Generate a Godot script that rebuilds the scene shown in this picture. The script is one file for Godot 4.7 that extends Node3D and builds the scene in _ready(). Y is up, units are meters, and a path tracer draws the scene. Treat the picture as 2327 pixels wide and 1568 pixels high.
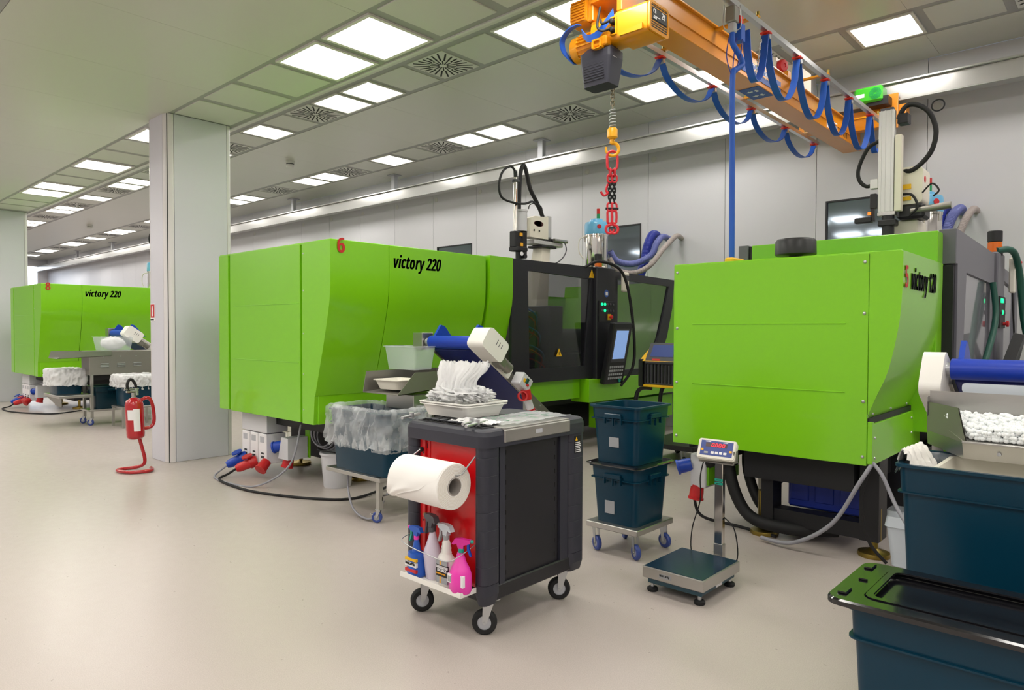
extends Node3D
# Clean injection-moulding hall. World axes: -x runs along the aisle to the far end of the hall, -z runs to the back wall, y is up, metres.

class MB:
	# collects triangles of one part; points are given in hall coordinates (or in T's own axes)
	var v := PackedVector3Array()
	var n := PackedVector3Array()
	var u := PackedVector2Array()
	var T := Transform3D()

	func tri(a: Vector3, b: Vector3, c: Vector3, na: Vector3, nb: Vector3, nc: Vector3, ua := Vector2.ZERO, ub := Vector2.ZERO, uc := Vector2.ZERO) -> void:
		var g := (b - a).cross(c - a)
		if g.length_squared() < 1e-18:
			return
		if g.dot(na + nb + nc) < 0.0:
			var t := b
			b = c
			c = t
			t = nb
			nb = nc
			nc = t
			var s := ub
			ub = uc
			uc = s
		v.append(T * a); v.append(T * c); v.append(T * b)
		var B := T.basis
		n.append((B * na).normalized()); n.append((B * nc).normalized()); n.append((B * nb).normalized())
		u.append(ua); u.append(uc); u.append(ub)

	func face(p: Array, out: Vector3) -> void:
		# a flat convex face whose outside looks along «out»
		var g: Vector3 = (p[1] - p[0]).cross(p[2] - p[0])
		if g.length_squared() < 1e-18 and p.size() > 3:
			g = (p[2] - p[0]).cross(p[3] - p[0])
		g = g.normalized()
		if g.dot(out) < 0.0:
			g = -g
		for i in range(1, p.size() - 1):
			tri(p[0], p[i], p[i + 1], g, g, g)

	func quv(a: Vector3, b: Vector3, c: Vector3, d: Vector3, out: Vector3) -> void:
		# a quad a(0,1) b(1,1) c(1,0) d(0,0) with texture coordinates
		tri(a, b, c, out, out, out, Vector2(0, 1), Vector2(1, 1), Vector2(1, 0))
		tri(a, c, d, out, out, out, Vector2(0, 1), Vector2(1, 0), Vector2(0, 0))

	func box(c: Vector3, s: Vector3, b := 0.0) -> void:
		var h := s * 0.5
		b = minf(b, minf(h.x, minf(h.y, h.z)) * 0.95)
		var at := func(sg: Array, ax: int) -> Vector3:
			var p := Vector3(sg[0] * h.x, sg[1] * h.y, sg[2] * h.z)
			for k in 3:
				if k != ax:
					p[k] -= sg[k] * b
			return c + p
		for ax in 3:
			var o1 := (ax + 1) % 3
			var o2 := (ax + 2) % 3
			for s0 in [-1, 1]:
				var q := []
				for w in [[-1, -1], [1, -1], [1, 1], [-1, 1]]:
					var sg := [0, 0, 0]
					sg[ax] = s0; sg[o1] = w[0]; sg[o2] = w[1]
					q.append(at.call(sg, ax))
				var o := Vector3.ZERO
				o[ax] = s0
				face(q, o)
		if b <= 0.0:
			return
		for ax in 3:
			var o1 := (ax + 1) % 3
			var o2 := (ax + 2) % 3
			for s1 in [-1, 1]:
				for s2 in [-1, 1]:
					var g0 := [0, 0, 0]
					var g1 := [0, 0, 0]
					g0[ax] = -1; g1[ax] = 1
					g0[o1] = s1; g1[o1] = s1
					g0[o2] = s2; g1[o2] = s2
					var o := Vector3.ZERO
					o[o1] = s1; o[o2] = s2
					face([at.call(g0, o1), at.call(g1, o1), at.call(g1, o2), at.call(g0, o2)], o)
		for sx in [-1, 1]:
			for sy in [-1, 1]:
				for sz in [-1, 1]:
					var g := [sx, sy, sz]
					face([at.call(g, 0), at.call(g, 1), at.call(g, 2)], Vector3(sx, sy, sz))

	func bb(x0: float, x1: float, y0: float, y1: float, z0: float, z1: float, b := 0.0) -> void:
		box(Vector3((x0 + x1) / 2, (y0 + y1) / 2, (z0 + z1) / 2), Vector3(absf(x1 - x0), absf(y1 - y0), absf(z1 - z0)), b)

	static func mp(pl: String, p: Vector2, w: float) -> Vector3:
		if pl == "xy":
			return Vector3(p.x, p.y, w)
		if pl == "zy":
			return Vector3(w, p.y, p.x)
		return Vector3(p.x, w, p.y)

	func prism(poly: Array, pl: String, a: float, b: float, smooth := 35.0, ta := 1.0, tb := 1.0) -> void:
		# a polygon in plane pl («xy», «zy» or «xz») drawn out from a to b along the third axis; ta, tb scale the two ends about the centre
		var P := PackedVector2Array(poly)
		var area := 0.0
		var mid := Vector2.ZERO
		for i in P.size():
			area += P[i].cross(P[(i + 1) % P.size()])
			mid += P[i] / P.size()
		if area < 0.0:
			P.reverse()
		var N := P.size()
		var en := []
		for i in N:
			var d := P[(i + 1) % N] - P[i]
			en.append(Vector2(d.y, -d.x).normalized())
		var cs := cos(deg_to_rad(smooth))
		var A := []
		var B := []
		for p in P:
			A.append(mp(pl, mid + (p - mid) * ta, a))
			B.append(mp(pl, mid + (p - mid) * tb, b))
		for i in N:
			var j := (i + 1) % N
			var e: Vector2 = en[i]
			var pv: Vector2 = en[(i + N - 1) % N]
			var nx: Vector2 = en[j]
			var n0 := (e + pv).normalized() if e.dot(pv) > cs else e
			var n1 := (e + nx).normalized() if e.dot(nx) > cs else e
			var m0 := mp(pl, n0, 0)
			var m1 := mp(pl, n1, 0)
			tri(A[i], A[j], B[j], m0, m1, m1)
			tri(A[i], B[j], B[i], m0, m1, m0)
		var tr := Geometry2D.triangulate_polygon(P)
		var oa := mp(pl, Vector2.ZERO, -1.0 if b > a else 1.0)
		for k in range(0, tr.size(), 3):
			tri(A[tr[k]], A[tr[k + 1]], A[tr[k + 2]], oa, oa, oa)
			tri(B[tr[k]], B[tr[k + 1]], B[tr[k + 2]], -oa, -oa, -oa)

	func ring(o: Array, i: Array, pl: String, a: float, b: float) -> void:
		# a frame between two outlines of equal count
		var N := o.size()
		var oa := mp(pl, Vector2.ZERO, -1.0 if b > a else 1.0)
		var mid := Vector2.ZERO
		for p in o:
			mid += p / N
		for k in N:
			var j := (k + 1) % N
			face([mp(pl, o[k], a), mp(pl, o[j], a), mp(pl, i[j], a), mp(pl, i[k], a)], oa)
			face([mp(pl, o[k], b), mp(pl, o[j], b), mp(pl, i[j], b), mp(pl, i[k], b)], -oa)
			var d: Vector2 = o[j] - o[k]
			var w := Vector2(d.y, -d.x)
			if w.dot((o[j] + o[k]) / 2 - mid) < 0:
				w = -w
			face([mp(pl, o[k], a), mp(pl, o[j], a), mp(pl, o[j], b), mp(pl, o[k], b)], mp(pl, w, 0))
			d = i[j] - i[k]
			w = Vector2(d.y, -d.x)
			if w.dot((i[j] + i[k]) / 2 - mid) > 0:
				w = -w
			face([mp(pl, i[k], a), mp(pl, i[j], a), mp(pl, i[j], b), mp(pl, i[k], b)], mp(pl, w, 0))

	func lathe(prof: Array, o: Vector3, ax := Vector3.UP, seg := 20, sharp := 40.0) -> void:
		# prof: (radius, height) pairs from bottom to top
		ax = ax.normalized()
		var s := ax.cross(Vector3.RIGHT if absf(ax.x) < 0.9 else Vector3.UP).normalized()
		var t := ax.cross(s)
		var cs := cos(deg_to_rad(sharp))
		var sn := []
		for k in prof.size() - 1:
			var d: Vector2 = prof[k + 1] - prof[k]
			sn.append(Vector2(d.y, -d.x).normalized())
		for k in prof.size() - 1:
			var e: Vector2 = sn[k]
			if (prof[k + 1] - prof[k]).length_squared() < 1e-14:
				continue
			var n0 := e
			var n1 := e
			if k > 0 and e.dot(sn[k - 1]) > cs:
				n0 = (e + sn[k - 1]).normalized()
			if k < sn.size() - 1 and e.dot(sn[k + 1]) > cs:
				n1 = (e + sn[k + 1]).normalized()
			var p0: Vector2 = prof[k]
			var p1: Vector2 = prof[k + 1]
			for j in seg:
				var a0 := TAU * j / seg
				var a1 := TAU * (j + 1) / seg
				var r0 := s * cos(a0) + t * sin(a0)
				var r1 := s * cos(a1) + t * sin(a1)
				var A := o + r0 * p0.x + ax * p0.y
				var B := o + r1 * p0.x + ax * p0.y
				var C := o + r1 * p1.x + ax * p1.y
				var D := o + r0 * p1.x + ax * p1.y
				var m0 := r0 * n0.x + ax * n0.y
				var m1 := r1 * n0.x + ax * n0.y
				var m2 := r1 * n1.x + ax * n1.y
				var m3 := r0 * n1.x + ax * n1.y
				tri(A, B, C, m0, m1, m2)
				tri(A, C, D, m0, m2, m3)

	func cyl(a: Vector3, b: Vector3, r: float, seg := 14, bev := 0.0) -> void:
		var L := (b - a).length()
		if bev <= 0.0:
			lathe([Vector2(0, 0), Vector2(r, 0), Vector2(r, L), Vector2(0, L)], a, b - a, seg)
		else:
			lathe([Vector2(0, 0), Vector2(r - bev, 0), Vector2(r, bev), Vector2(r, L - bev), Vector2(r - bev, L), Vector2(0, L)], a, b - a, seg, 30.0)

	func tube(p: Array, r: float, seg := 8, closed := false, r_end := -1.0) -> void:
		var N := p.size()
		var up := Vector3.UP
		var R := []
		var prev := Vector3.ZERO
		for i in N:
			var d: Vector3
			if closed:
				d = (p[(i + 1) % N] - p[(i + N - 1) % N]).normalized()
			else:
				d = (p[mini(i + 1, N - 1)] - p[maxi(i - 1, 0)]).normalized()
			if i == 0:
				up = d.cross(Vector3.RIGHT if absf(d.x) < 0.8 else Vector3.FORWARD).normalized()
			else:
				up = (up - d * up.dot(d)).normalized()
			prev = d
			var w := d.cross(up)
			var rr := r if r_end < 0.0 else lerpf(r, r_end, float(i) / (N - 1))
			var ringp := []
			for j in seg:
				var a := TAU * j / seg
				var m := up * cos(a) + w * sin(a)
				ringp.append([p[i] + m * rr, m])
			R.append(ringp)
		var last := N if closed else N - 1
		for i in last:
			var r0: Array = R[i]
			var r1: Array = R[(i + 1) % N]
			var off := 0
			if closed and i == N - 1:
				var best := 1e9
				for k in seg:
					var dd: float = (r0[0][0] - r1[k][0]).length_squared()
					if dd < best:
						best = dd
						off = k
			for j in seg:
				var k := (j + 1) % seg
				var a: Array = r0[j]
				var b: Array = r0[k]
				var c: Array = r1[(k + off) % seg]
				var d: Array = r1[(j + off) % seg]
				tri(a[0], b[0], c[0], a[1], b[1], c[1])
				tri(a[0], c[0], d[0], a[1], c[1], d[1])
		if not closed:
			for e in [0, N - 1]:
				var o: Vector3 = (p[0] - p[1]) if e == 0 else (p[N - 1] - p[N - 2])
				var q := []
				for x in R[e]:
					q.append(x[0])
				face(q, o)

	func strap(p: Array, side: Vector3, w: float, t: float) -> void:
		# a flat band that follows p; «side» is the direction of its width
		side = side.normalized()
		var N := p.size()
		var L := []
		for i in N:
			var d: Vector3 = (p[mini(i + 1, N - 1)] - p[maxi(i - 1, 0)]).normalized()
			var m := side.cross(d).normalized()
			L.append([p[i] + side * w / 2 + m * t / 2, p[i] - side * w / 2 + m * t / 2, p[i] - side * w / 2 - m * t / 2, p[i] + side * w / 2 - m * t / 2, m])
		for i in N - 1:
			var a: Array = L[i]
			var b: Array = L[i + 1]
			var ma: Vector3 = a[4]
			var mb: Vector3 = b[4]
			tri(a[0], a[1], b[1], ma, ma, mb)
			tri(a[0], b[1], b[0], ma, mb, mb)
			tri(a[3], a[2], b[2], -ma, -ma, -mb)
			tri(a[3], b[2], b[3], -ma, -mb, -mb)
			face([a[0], b[0], b[3], a[3]], side)
			face([a[1], b[1], b[2], a[2]], -side)
		for e in [0, N - 1]:
			var q: Array = L[e]
			face([q[0], q[1], q[2], q[3]], (p[0] - p[1]) if e == 0 else (p[N - 1] - p[N - 2]))

	func surf(nu: int, nv: int, f: Callable, wrap := false) -> void:
		# a smooth sheet f(u, v), both 0..1
		var P := []
		for i in nu + 1:
			var row := []
			for j in nv + 1:
				row.append(f.call(float(i) / nu, float(j) / nv))
			P.append(row)
		var nm := func(i: int, j: int) -> Vector3:
			var i0 := i - 1
			var i1 := i + 1
			if wrap:
				if i0 < 0: i0 = nu - 1
				if i1 > nu: i1 = 1
			else:
				i0 = maxi(i0, 0); i1 = mini(i1, nu)
			var du: Vector3 = P[i1][j] - P[i0][j]
			var dv: Vector3 = P[i][mini(j + 1, nv)] - P[i][maxi(j - 1, 0)]
			var c := du.cross(dv)
			return c.normalized() if c.length_squared() > 1e-18 else Vector3.UP
		for i in nu:
			for j in nv:
				var a: Vector3 = nm.call(i, j)
				var b: Vector3 = nm.call(i + 1, j)
				var c: Vector3 = nm.call(i + 1, j + 1)
				var d: Vector3 = nm.call(i, j + 1)
				var u0 := Vector2(float(i) / nu, float(j) / nv)
				var u1 := Vector2(float(i + 1) / nu, float(j + 1) / nv)
				tri(P[i][j], P[i + 1][j], P[i + 1][j + 1], a, b, c, u0, Vector2(u1.x, u0.y), u1)
				tri(P[i][j], P[i + 1][j + 1], P[i][j + 1], a, c, d, u0, u1, Vector2(u0.x, u1.y))

	func loft(secs: Array, sgn := 1.0) -> void:
		# secs: [outline (Array of Vector2 in xz), y] from bottom to top; smooth round the outline, sharp between bands
		for b in secs.size() - 1:
			var p0: Array = secs[b][0]
			var p1: Array = secs[b + 1][0]
			var y0: float = secs[b][1]
			var y1: float = secs[b + 1][1]
			var N := p0.size()
			var mid := Vector2.ZERO
			for p in p0:
				mid += p / N
			var fn := []
			for i in N:
				var j := (i + 1) % N
				var a := Vector3(p0[i].x, y0, p0[i].y)
				var c := Vector3(p0[j].x, y0, p0[j].y)
				var d := Vector3(p1[i].x, y1, p1[i].y)
				if (c - a).length() < 1e-6:
					c = Vector3(p1[j].x, y1, p1[j].y)
				if (d - a).length() < 1e-6:
					d = Vector3(p1[j].x, y1, p1[j].y)
				var g := (c - a).cross(d - a).normalized()
				var o := Vector3((p0[i].x + p0[j].x) / 2 - mid.x, 0, (p0[i].y + p0[j].y) / 2 - mid.y)
				if absf(g.y) < 0.97:
					if g.dot(o) * sgn < 0:
						g = -g
				elif (g.y > 0) != ((p1[0] - mid).length() < (p0[0] - mid).length()) == (sgn > 0):
					g = -g
				fn.append(g)
			for i in N:
				var j := (i + 1) % N
				var g: Vector3 = fn[i]
				var g0: Vector3 = fn[(i + N - 1) % N]
				var g1: Vector3 = fn[j]
				var m0 := (g + g0).normalized() if g.dot(g0) > 0.6 else g
				var m1 := (g + g1).normalized() if g.dot(g1) > 0.6 else g
				var A := Vector3(p0[i].x, y0, p0[i].y)
				var B := Vector3(p0[j].x, y0, p0[j].y)
				var C := Vector3(p1[j].x, y1, p1[j].y)
				var D := Vector3(p1[i].x, y1, p1[i].y)
				tri(A, B, C, m0, m1, m1)
				tri(A, C, D, m0, m1, m0)

	func cap(p: Array, y: float, up: float) -> void:
		var tr := Geometry2D.triangulate_polygon(PackedVector2Array(p))
		var o := Vector3(0, up, 0)
		for k in range(0, tr.size(), 3):
			tri(Vector3(p[tr[k]].x, y, p[tr[k]].y), Vector3(p[tr[k + 1]].x, y, p[tr[k + 1]].y), Vector3(p[tr[k + 2]].x, y, p[tr[k + 2]].y), o, o, o)

	func text(s: String, h: float, X: Transform3D, shear := 0.0, squeeze := 1.0, bold := true, serif := false, depth := 0.002) -> void:
		# lettering of height h per em; X puts its left baseline, x along the line, y up, z out of the surface
		var tm := TextMesh.new()
		var f := SystemFont.new()
		f.font_names = PackedStringArray(["Droid Serif" if serif else "Droid Sans"])
		if bold:
			f.font_weight = 700
		tm.font = f
		tm.text = s
		tm.font_size = 64
		tm.pixel_size = h / 64.0
		tm.depth = depth
		tm.curve_step = 2.0
		tm.horizontal_alignment = HORIZONTAL_ALIGNMENT_LEFT
		tm.vertical_alignment = VERTICAL_ALIGNMENT_BOTTOM
		var arr := tm.get_mesh_arrays()
		var vs: PackedVector3Array = arr[Mesh.ARRAY_VERTEX]
		var ns: PackedVector3Array = arr[Mesh.ARRAY_NORMAL]
		var id: PackedInt32Array = arr[Mesh.ARRAY_INDEX] if arr[Mesh.ARRAY_INDEX] != null else PackedInt32Array(range(vs.size()))
		for k in range(0, id.size(), 3):
			var q := []
			var m := []
			for e in 3:
				var p := vs[id[k + e]]
				q.append(X * Vector3(p.x * squeeze + p.y * shear, p.y, p.z + depth / 2))
				m.append(X.basis * ns[id[k + e]])
			tri(q[0], q[1], q[2], m[0], m[1], m[2])

# ---------------------------------------------------------------- helpers
var M := {}
var used := {}
var rng := RandomNumberGenerator.new()

func rr2(x0: float, x1: float, y0: float, y1: float, r: float, seg := 4) -> Array:
	# a rectangle with rounded corners
	var out := []
	for q in [[x1 - r, y1 - r, 0.0], [x0 + r, y1 - r, 90.0], [x0 + r, y0 + r, 180.0], [x1 - r, y0 + r, 270.0]]:
		for k in seg + 1:
			var a := deg_to_rad(q[2] + 90.0 * k / seg)
			out.append(Vector2(q[0] + cos(a) * r, q[1] + sin(a) * r))
	return out

func spl(p: Array, sub := 6) -> Array:
	# a smooth curve through p
	var out := []
	for i in p.size() - 1:
		var a: Vector3 = p[maxi(i - 1, 0)]
		var b: Vector3 = p[i]
		var c: Vector3 = p[i + 1]
		var d: Vector3 = p[mini(i + 2, p.size() - 1)]
		for k in sub:
			var t := float(k) / sub
			out.append(0.5 * ((2.0 * b) + (c - a) * t + (2.0 * a - 5.0 * b + 4.0 * c - d) * t * t + (3.0 * b - a - 3.0 * c + d) * t * t * t))
	out.append(p[p.size() - 1])
	return out

func numbered(called: String) -> String:
	if not used.has(called):
		used[called] = 0
		return called
	used[called] += 1
	return "%s_%03d" % [called, used[called]]

func thing(called: String, label: String, category: String, at := Vector3.ZERO, group := "") -> Node3D:
	var o := Node3D.new()
	o.name = numbered(called)
	add_child(o)
	o.position = at
	o.set_meta("label", label)
	o.set_meta("category", category)
	if group != "":
		o.set_meta("group", group)
	return o

func struct(called: String, label := "") -> Node3D:
	var o := Node3D.new()
	o.name = numbered(called)
	add_child(o)
	o.set_meta("kind", "structure")
	if label != "":
		o.set_meta("label", label)
	return o

func obj(called: String, mb: MB, m: Material, parent: Node = self, label := "") -> MeshInstance3D:
	var o := MeshInstance3D.new()
	o.name = called
	var inv: Transform3D = parent.global_transform.affine_inverse() if parent is Node3D and parent != self else Transform3D()
	var a := []
	a.resize(Mesh.ARRAY_MAX)
	var vv := mb.v
	if parent != self:
		vv = inv * mb.v
	a[Mesh.ARRAY_VERTEX] = vv
	a[Mesh.ARRAY_NORMAL] = mb.n
	a[Mesh.ARRAY_TEX_UV] = mb.u
	var am := ArrayMesh.new()
	am.add_surface_from_arrays(Mesh.PRIMITIVE_TRIANGLES, a)
	am.surface_set_material(0, m)
	o.mesh = am
	o.cast_shadow = GeometryInstance3D.SHADOW_CASTING_SETTING_ON
	parent.add_child(o, true)
	if label != "":
		o.set_meta("label", label)
	return o

func lone(called: String, mb: MB, m: Material, label: String, category: String, at: Vector3, group := "") -> MeshInstance3D:
	# a thing that is one mesh; «at» is its base
	var w := MB.new()
	w.v = Transform3D(Basis(), -at) * mb.v
	w.n = mb.n
	w.u = mb.u
	var o := obj(numbered(called), w, m)
	o.position = at
	o.set_meta("label", label)
	o.set_meta("category", category)
	if group != "":
		o.set_meta("group", group)
	return o

func bx(called: String, m: Material, parent: Node, x0: float, x1: float, y0: float, y1: float, z0: float, z1: float, b := 0.0) -> MeshInstance3D:
	var mb := MB.new()
	mb.bb(x0, x1, y0, y1, z0, z1, b)
	return obj(called, mb, m, parent)

func tb(called: String, m: Material, parent: Node, p: Array, r: float, seg := 8, sub := 6) -> MeshInstance3D:
	var mb := MB.new()
	mb.tube(spl(p, sub) if sub > 1 else p, r, seg)
	return obj(called, mb, m, parent)

func cy(called: String, m: Material, parent: Node, a: Vector3, b: Vector3, r: float, seg := 14, bev := 0.0) -> MeshInstance3D:
	var mb := MB.new()
	mb.cyl(a, b, r, seg, bev)
	return obj(called, mb, m, parent)

func mat(k: String, c: Color, rough := 0.5, metal := 0.0, coat := 0.0, spec := 0.5) -> StandardMaterial3D:
	var m := StandardMaterial3D.new()
	m.resource_name = k
	m.albedo_color = c
	m.roughness = rough
	m.metallic = metal
	m.metallic_specular = spec
	if coat > 0.0:
		m.clearcoat_enabled = true
		m.clearcoat = coat
		m.clearcoat_roughness = 0.08
	M[k] = m
	return m

func film(k: String, c: Color, alpha: float, rough := 0.35) -> StandardMaterial3D:
	var m := mat(k, Color(c.r, c.g, c.b, alpha), rough)
	m.transparency = BaseMaterial3D.TRANSPARENCY_ALPHA
	return m

func noise_tex(sz: int, freq: float, c0: Color, c1: Color, seed_ := 1, oct := 4, normal := false, type := FastNoiseLite.TYPE_SIMPLEX) -> NoiseTexture2D:
	var f := FastNoiseLite.new()
	f.seed = seed_
	f.frequency = freq
	f.noise_type = type
	f.fractal_octaves = oct
	var t := NoiseTexture2D.new()
	t.width = sz
	t.height = sz
	t.seamless = true
	t.noise = f
	if normal:
		t.as_normal_map = true
		t.bump_strength = 2.0
	else:
		var g := Gradient.new()
		g.set_color(0, c0)
		g.set_color(1, c1)
		t.color_ramp = g
	return t

func glow(k: String, c: Color, e: float) -> StandardMaterial3D:
	var m := mat(k, c, 0.5)
	m.emission_enabled = true
	m.emission = c
	m.emission_energy_multiplier = e
	return m

func c8(r: int, g: int, b: int) -> Color:
	return Color8(r, g, b)

const LAMP := 1.0

func _ready() -> void:
	rng.seed = 7
	# ---- camera
	var cam := Camera3D.new()
	cam.name = "camera"
	add_child(cam)
	cam.position = Vector3(0, 1.4, 0)
	cam.rotation_degrees = Vector3(-1.3, 42.4, 0.15)
	cam.fov = rad_to_deg(2.0 * atan(784.0 / 1570.0))
	cam.near = 0.05
	cam.far = 200.0
	cam.current = true
	# ---- sky and exposure
	var we := WorldEnvironment.new()
	we.name = "environment"
	var env := Environment.new()
	env.background_mode = Environment.BG_SKY
	var sky := Sky.new()
	var sm := ProceduralSkyMaterial.new()
	sm.sky_top_color = Color(0.62, 0.72, 0.86)
	sm.sky_horizon_color = Color(0.9, 0.93, 0.97)
	sm.ground_bottom_color = Color(0.5, 0.5, 0.5)
	sm.ground_horizon_color = Color(0.85, 0.87, 0.9)
	sm.sky_energy_multiplier = 2.2
	sm.sun_angle_max = 0.0
	sky.sky_material = sm
	env.sky = sky
	env.tonemap_mode = Environment.TONE_MAPPER_LINEAR
	env.tonemap_exposure = 1.14
	env.sdfgi_enabled = true
	env.ssao_enabled = true
	env.ssil_enabled = true
	we.environment = env
	add_child(we)
	# ---- the place
	materials()
	room()
	build_all()

func materials() -> void:
	var m: StandardMaterial3D
	m = mat("floor_vinyl", Color.WHITE, 0.36)
	m.albedo_texture = noise_tex(1024, 0.16, c8(176, 166, 160), c8(198, 188, 182), 3, 3)
	m.uv1_triplanar = true
	m.uv1_world_triplanar = true
	m.uv1_scale = Vector3(0.9, 0.9, 0.9)
	m.roughness_texture = noise_tex(512, 0.02, Color(0.75, 0.75, 0.75), Color(1, 1, 1), 8, 4)
	mat("wall_panel", c8(202, 202, 206), 0.42)
	mat("wall_joint", c8(96, 98, 104), 0.7)
	mat("ceiling_panel", c8(196, 196, 186), 0.3)
	mat("ceiling_tile", c8(196, 197, 188), 0.4)
	mat("ceiling_grid", c8(150, 150, 148), 0.45)
	mat("ceiling_edge", c8(206, 206, 200), 0.4)
	mat("pillar_panel", c8(212, 212, 220), 0.4)
	mat("pillar_trim", c8(222, 219, 219), 0.35)
	mat("dark_joint", c8(60, 62, 64), 0.7)
	mat("vent_white", c8(205, 205, 200), 0.45)
	mat("vent_black", c8(14, 14, 16), 0.7)
	mat("lamp_frame", c8(214, 212, 206), 0.4)
	glow("lamp_diffuser", c8(255, 250, 240), 6.0)
	# machines
	mat("green", c8(126, 200, 16), 0.3, 0.0, 0.4)
	mat("green_dark", c8(110, 182, 14), 0.34, 0.0, 0.3)
	mat("machine_black", c8(36, 36, 42), 0.38)
	mat("machine_grey", c8(104, 104, 112), 0.45)
	mat("frame_black", c8(20, 20, 24), 0.55)
	mat("iron", c8(70, 72, 76), 0.45, 0.6)
	mat("rubber", c8(22, 22, 24), 0.7)
	mat("letter_black", c8(18, 24, 22), 0.5)
	mat("letter_red", c8(190, 34, 30), 0.5)
	m = film("tinted_glass", c8(30, 30, 36), 0.5, 0.05)
	# metals
	mat("steel", c8(184, 182, 178), 0.3, 0.9)
	mat("steel_dull", c8(150, 147, 140), 0.42, 0.75)
	mat("zinc", c8(196, 198, 200), 0.3, 0.85)
	mat("chrome", c8(225, 222, 216), 0.1, 1.0)
	mat("alu", c8(205, 205, 203), 0.38, 0.6)
	mat("brass", c8(150, 128, 62), 0.35, 0.9)
	mat("beam_silver", c8(190, 190, 188), 0.28, 0.7)
	# plastics
	mat("teal", c8(2, 50, 70), 0.3, 0.0, 0.0, 0.4)
	mat("teal_dark", c8(4, 44, 56), 0.32, 0.0, 0.0, 0.4)
	mat("lid_black", c8(16, 16, 20), 0.14, 0.0, 0.5)
	mat("charcoal", c8(44, 45, 56), 0.48)
	mat("cart_side", c8(24, 24, 30), 0.4)
	mat("red_paint", c8(206, 8, 18), 0.28, 0.0, 0.12)
	mat("red_gloss", c8(178, 22, 32), 0.2, 0.0, 0.5)
	mat("red_plastic", c8(200, 36, 40), 0.35)
	mat("signal_red", c8(226, 46, 34), 0.4)
	mat("white_plastic", c8(238, 236, 230), 0.35)
	mat("cream_plastic", c8(226, 222, 210), 0.4)
	mat("robot_white", c8(226, 220, 204), 0.4)
	mat("grey_plastic", c8(182, 184, 190), 0.45)
	mat("light_grey_plastic", c8(206, 206, 210), 0.45)
	mat("dark_grey_plastic", c8(74, 74, 80), 0.5)
	mat("black_plastic", c8(24, 24, 27), 0.42)
	mat("blue_plastic", c8(20, 66, 176), 0.35)
	mat("blue_crate", c8(16, 46, 150), 0.4)
	mat("belt_blue", c8(8, 54, 172), 0.38)
	mat("belt_dark", c8(10, 24, 108), 0.45)
	mat("cable_blue", c8(26, 88, 190), 0.45)
	mat("hose_blue", c8(36, 52, 150), 0.4)
	mat("hose_slate", c8(98, 106, 168), 0.4)
	mat("hose_grey", c8(160, 150, 146), 0.45)
	mat("cable_grey", c8(150, 150, 158), 0.5)
	mat("hose_green", c8(8, 76, 62), 0.4)
	mat("tube_red", c8(200, 44, 36), 0.35)
	mat("tube_sky", c8(60, 130, 200), 0.35)
	mat("sky_plastic", c8(104, 180, 222), 0.3, 0.0, 0.3)
	mat("crane_yellow", c8(226, 150, 10), 0.34, 0.0, 0.3)
	mat("crane_orange", c8(222, 138, 14), 0.34, 0.0, 0.3)
	mat("hook_yellow", c8(238, 170, 16), 0.35)
	mat("chain_black", c8(38, 38, 40), 0.4, 0.5)
	mat("chain_zinc", c8(150, 142, 120), 0.35, 0.9)
	mat("sling_red", c8(206, 34, 48), 0.35)
	mat("drive_green", c8(60, 178, 40), 0.35)
	mat("amber", c8(226, 110, 20), 0.25)
	mat("paper", c8(244, 242, 238), 0.8)
	mat("paper_edge", c8(228, 222, 212), 0.85)
	mat("cardboard", c8(160, 154, 148), 0.8)
	mat("pink", c8(236, 62, 178), 0.3)
	mat("pink_dark", c8(214, 40, 150), 0.3)
	mat("spray_blue", c8(40, 92, 190), 0.3)
	mat("mint", c8(20, 160, 140), 0.35)
	mat("turquoise", c8(0, 150, 130), 0.5)
	mat("label_white", c8(236, 234, 236), 0.6)
	mat("label_black", c8(20, 20, 22), 0.5)
	mat("label_grey", c8(160, 162, 166), 0.5)
	mat("label_orange", c8(244, 176, 40), 0.5)
	mat("label_blue", c8(44, 84, 166), 0.5)
	mat("warn_yellow", c8(238, 186, 20), 0.5)
	mat("panel_blue", c8(52, 72, 142), 0.4)
	mat("display_dark", c8(58, 12, 20), 0.3)
	mat("scale_top", c8(40, 66, 92), 0.24, 0.5)
	mat("scale_base", c8(44, 78, 92), 0.45)
	glow("digit_red", c8(255, 20, 50), 2.2)
	glow("lamp_green", c8(20, 230, 140), 1.6)
	glow("screen_blue", c8(120, 150, 200), 0.75)
	glow("ember", c8(240, 120, 40), 1.0)
	mat("beacon_red", c8(190, 30, 26), 0.3)
	mat("beacon_green", c8(10, 140, 84), 0.3)
	mat("granule", c8(236, 240, 240), 0.4)
	mat("window_pane", c8(118, 128, 138), 0.06, 0.9)
	mat("window_frame", c8(22, 22, 26), 0.4)
	m = film("bag_film", c8(246, 250, 252), 1.0, 0.3)
	m.albedo_texture = noise_tex(512, 0.012, Color(1, 1, 1, 0.12), Color(1, 1, 1, 0.42), 12, 5)
	m.uv1_scale = Vector3(1.6, 0.3, 1)
	m = film("print_film", c8(246, 250, 252), 0.35, 0.3)
	m = film("bag_dense", c8(252, 253, 253), 0.78, 0.4)
	m.backlight_enabled = true
	m.backlight = Color(0.55, 0.55, 0.55)
	m = film("clear_plastic", c8(226, 232, 238), 0.3, 0.3)
	m = film("frosted_plastic", c8(214, 222, 230), 0.8, 0.4)

const H1 := 3.62    # aisle ceiling
const H2 := 4.45    # ceiling over the machines
const ZW := -8.92   # back wall
const X0 := -36.5   # far end of the hall
const X1 := 8.4
const Z1 := 4.85
const ZN := -0.5     # other edge of the aisle ceiling
const ZS := -3.6    # where the aisle ceiling ends

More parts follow.
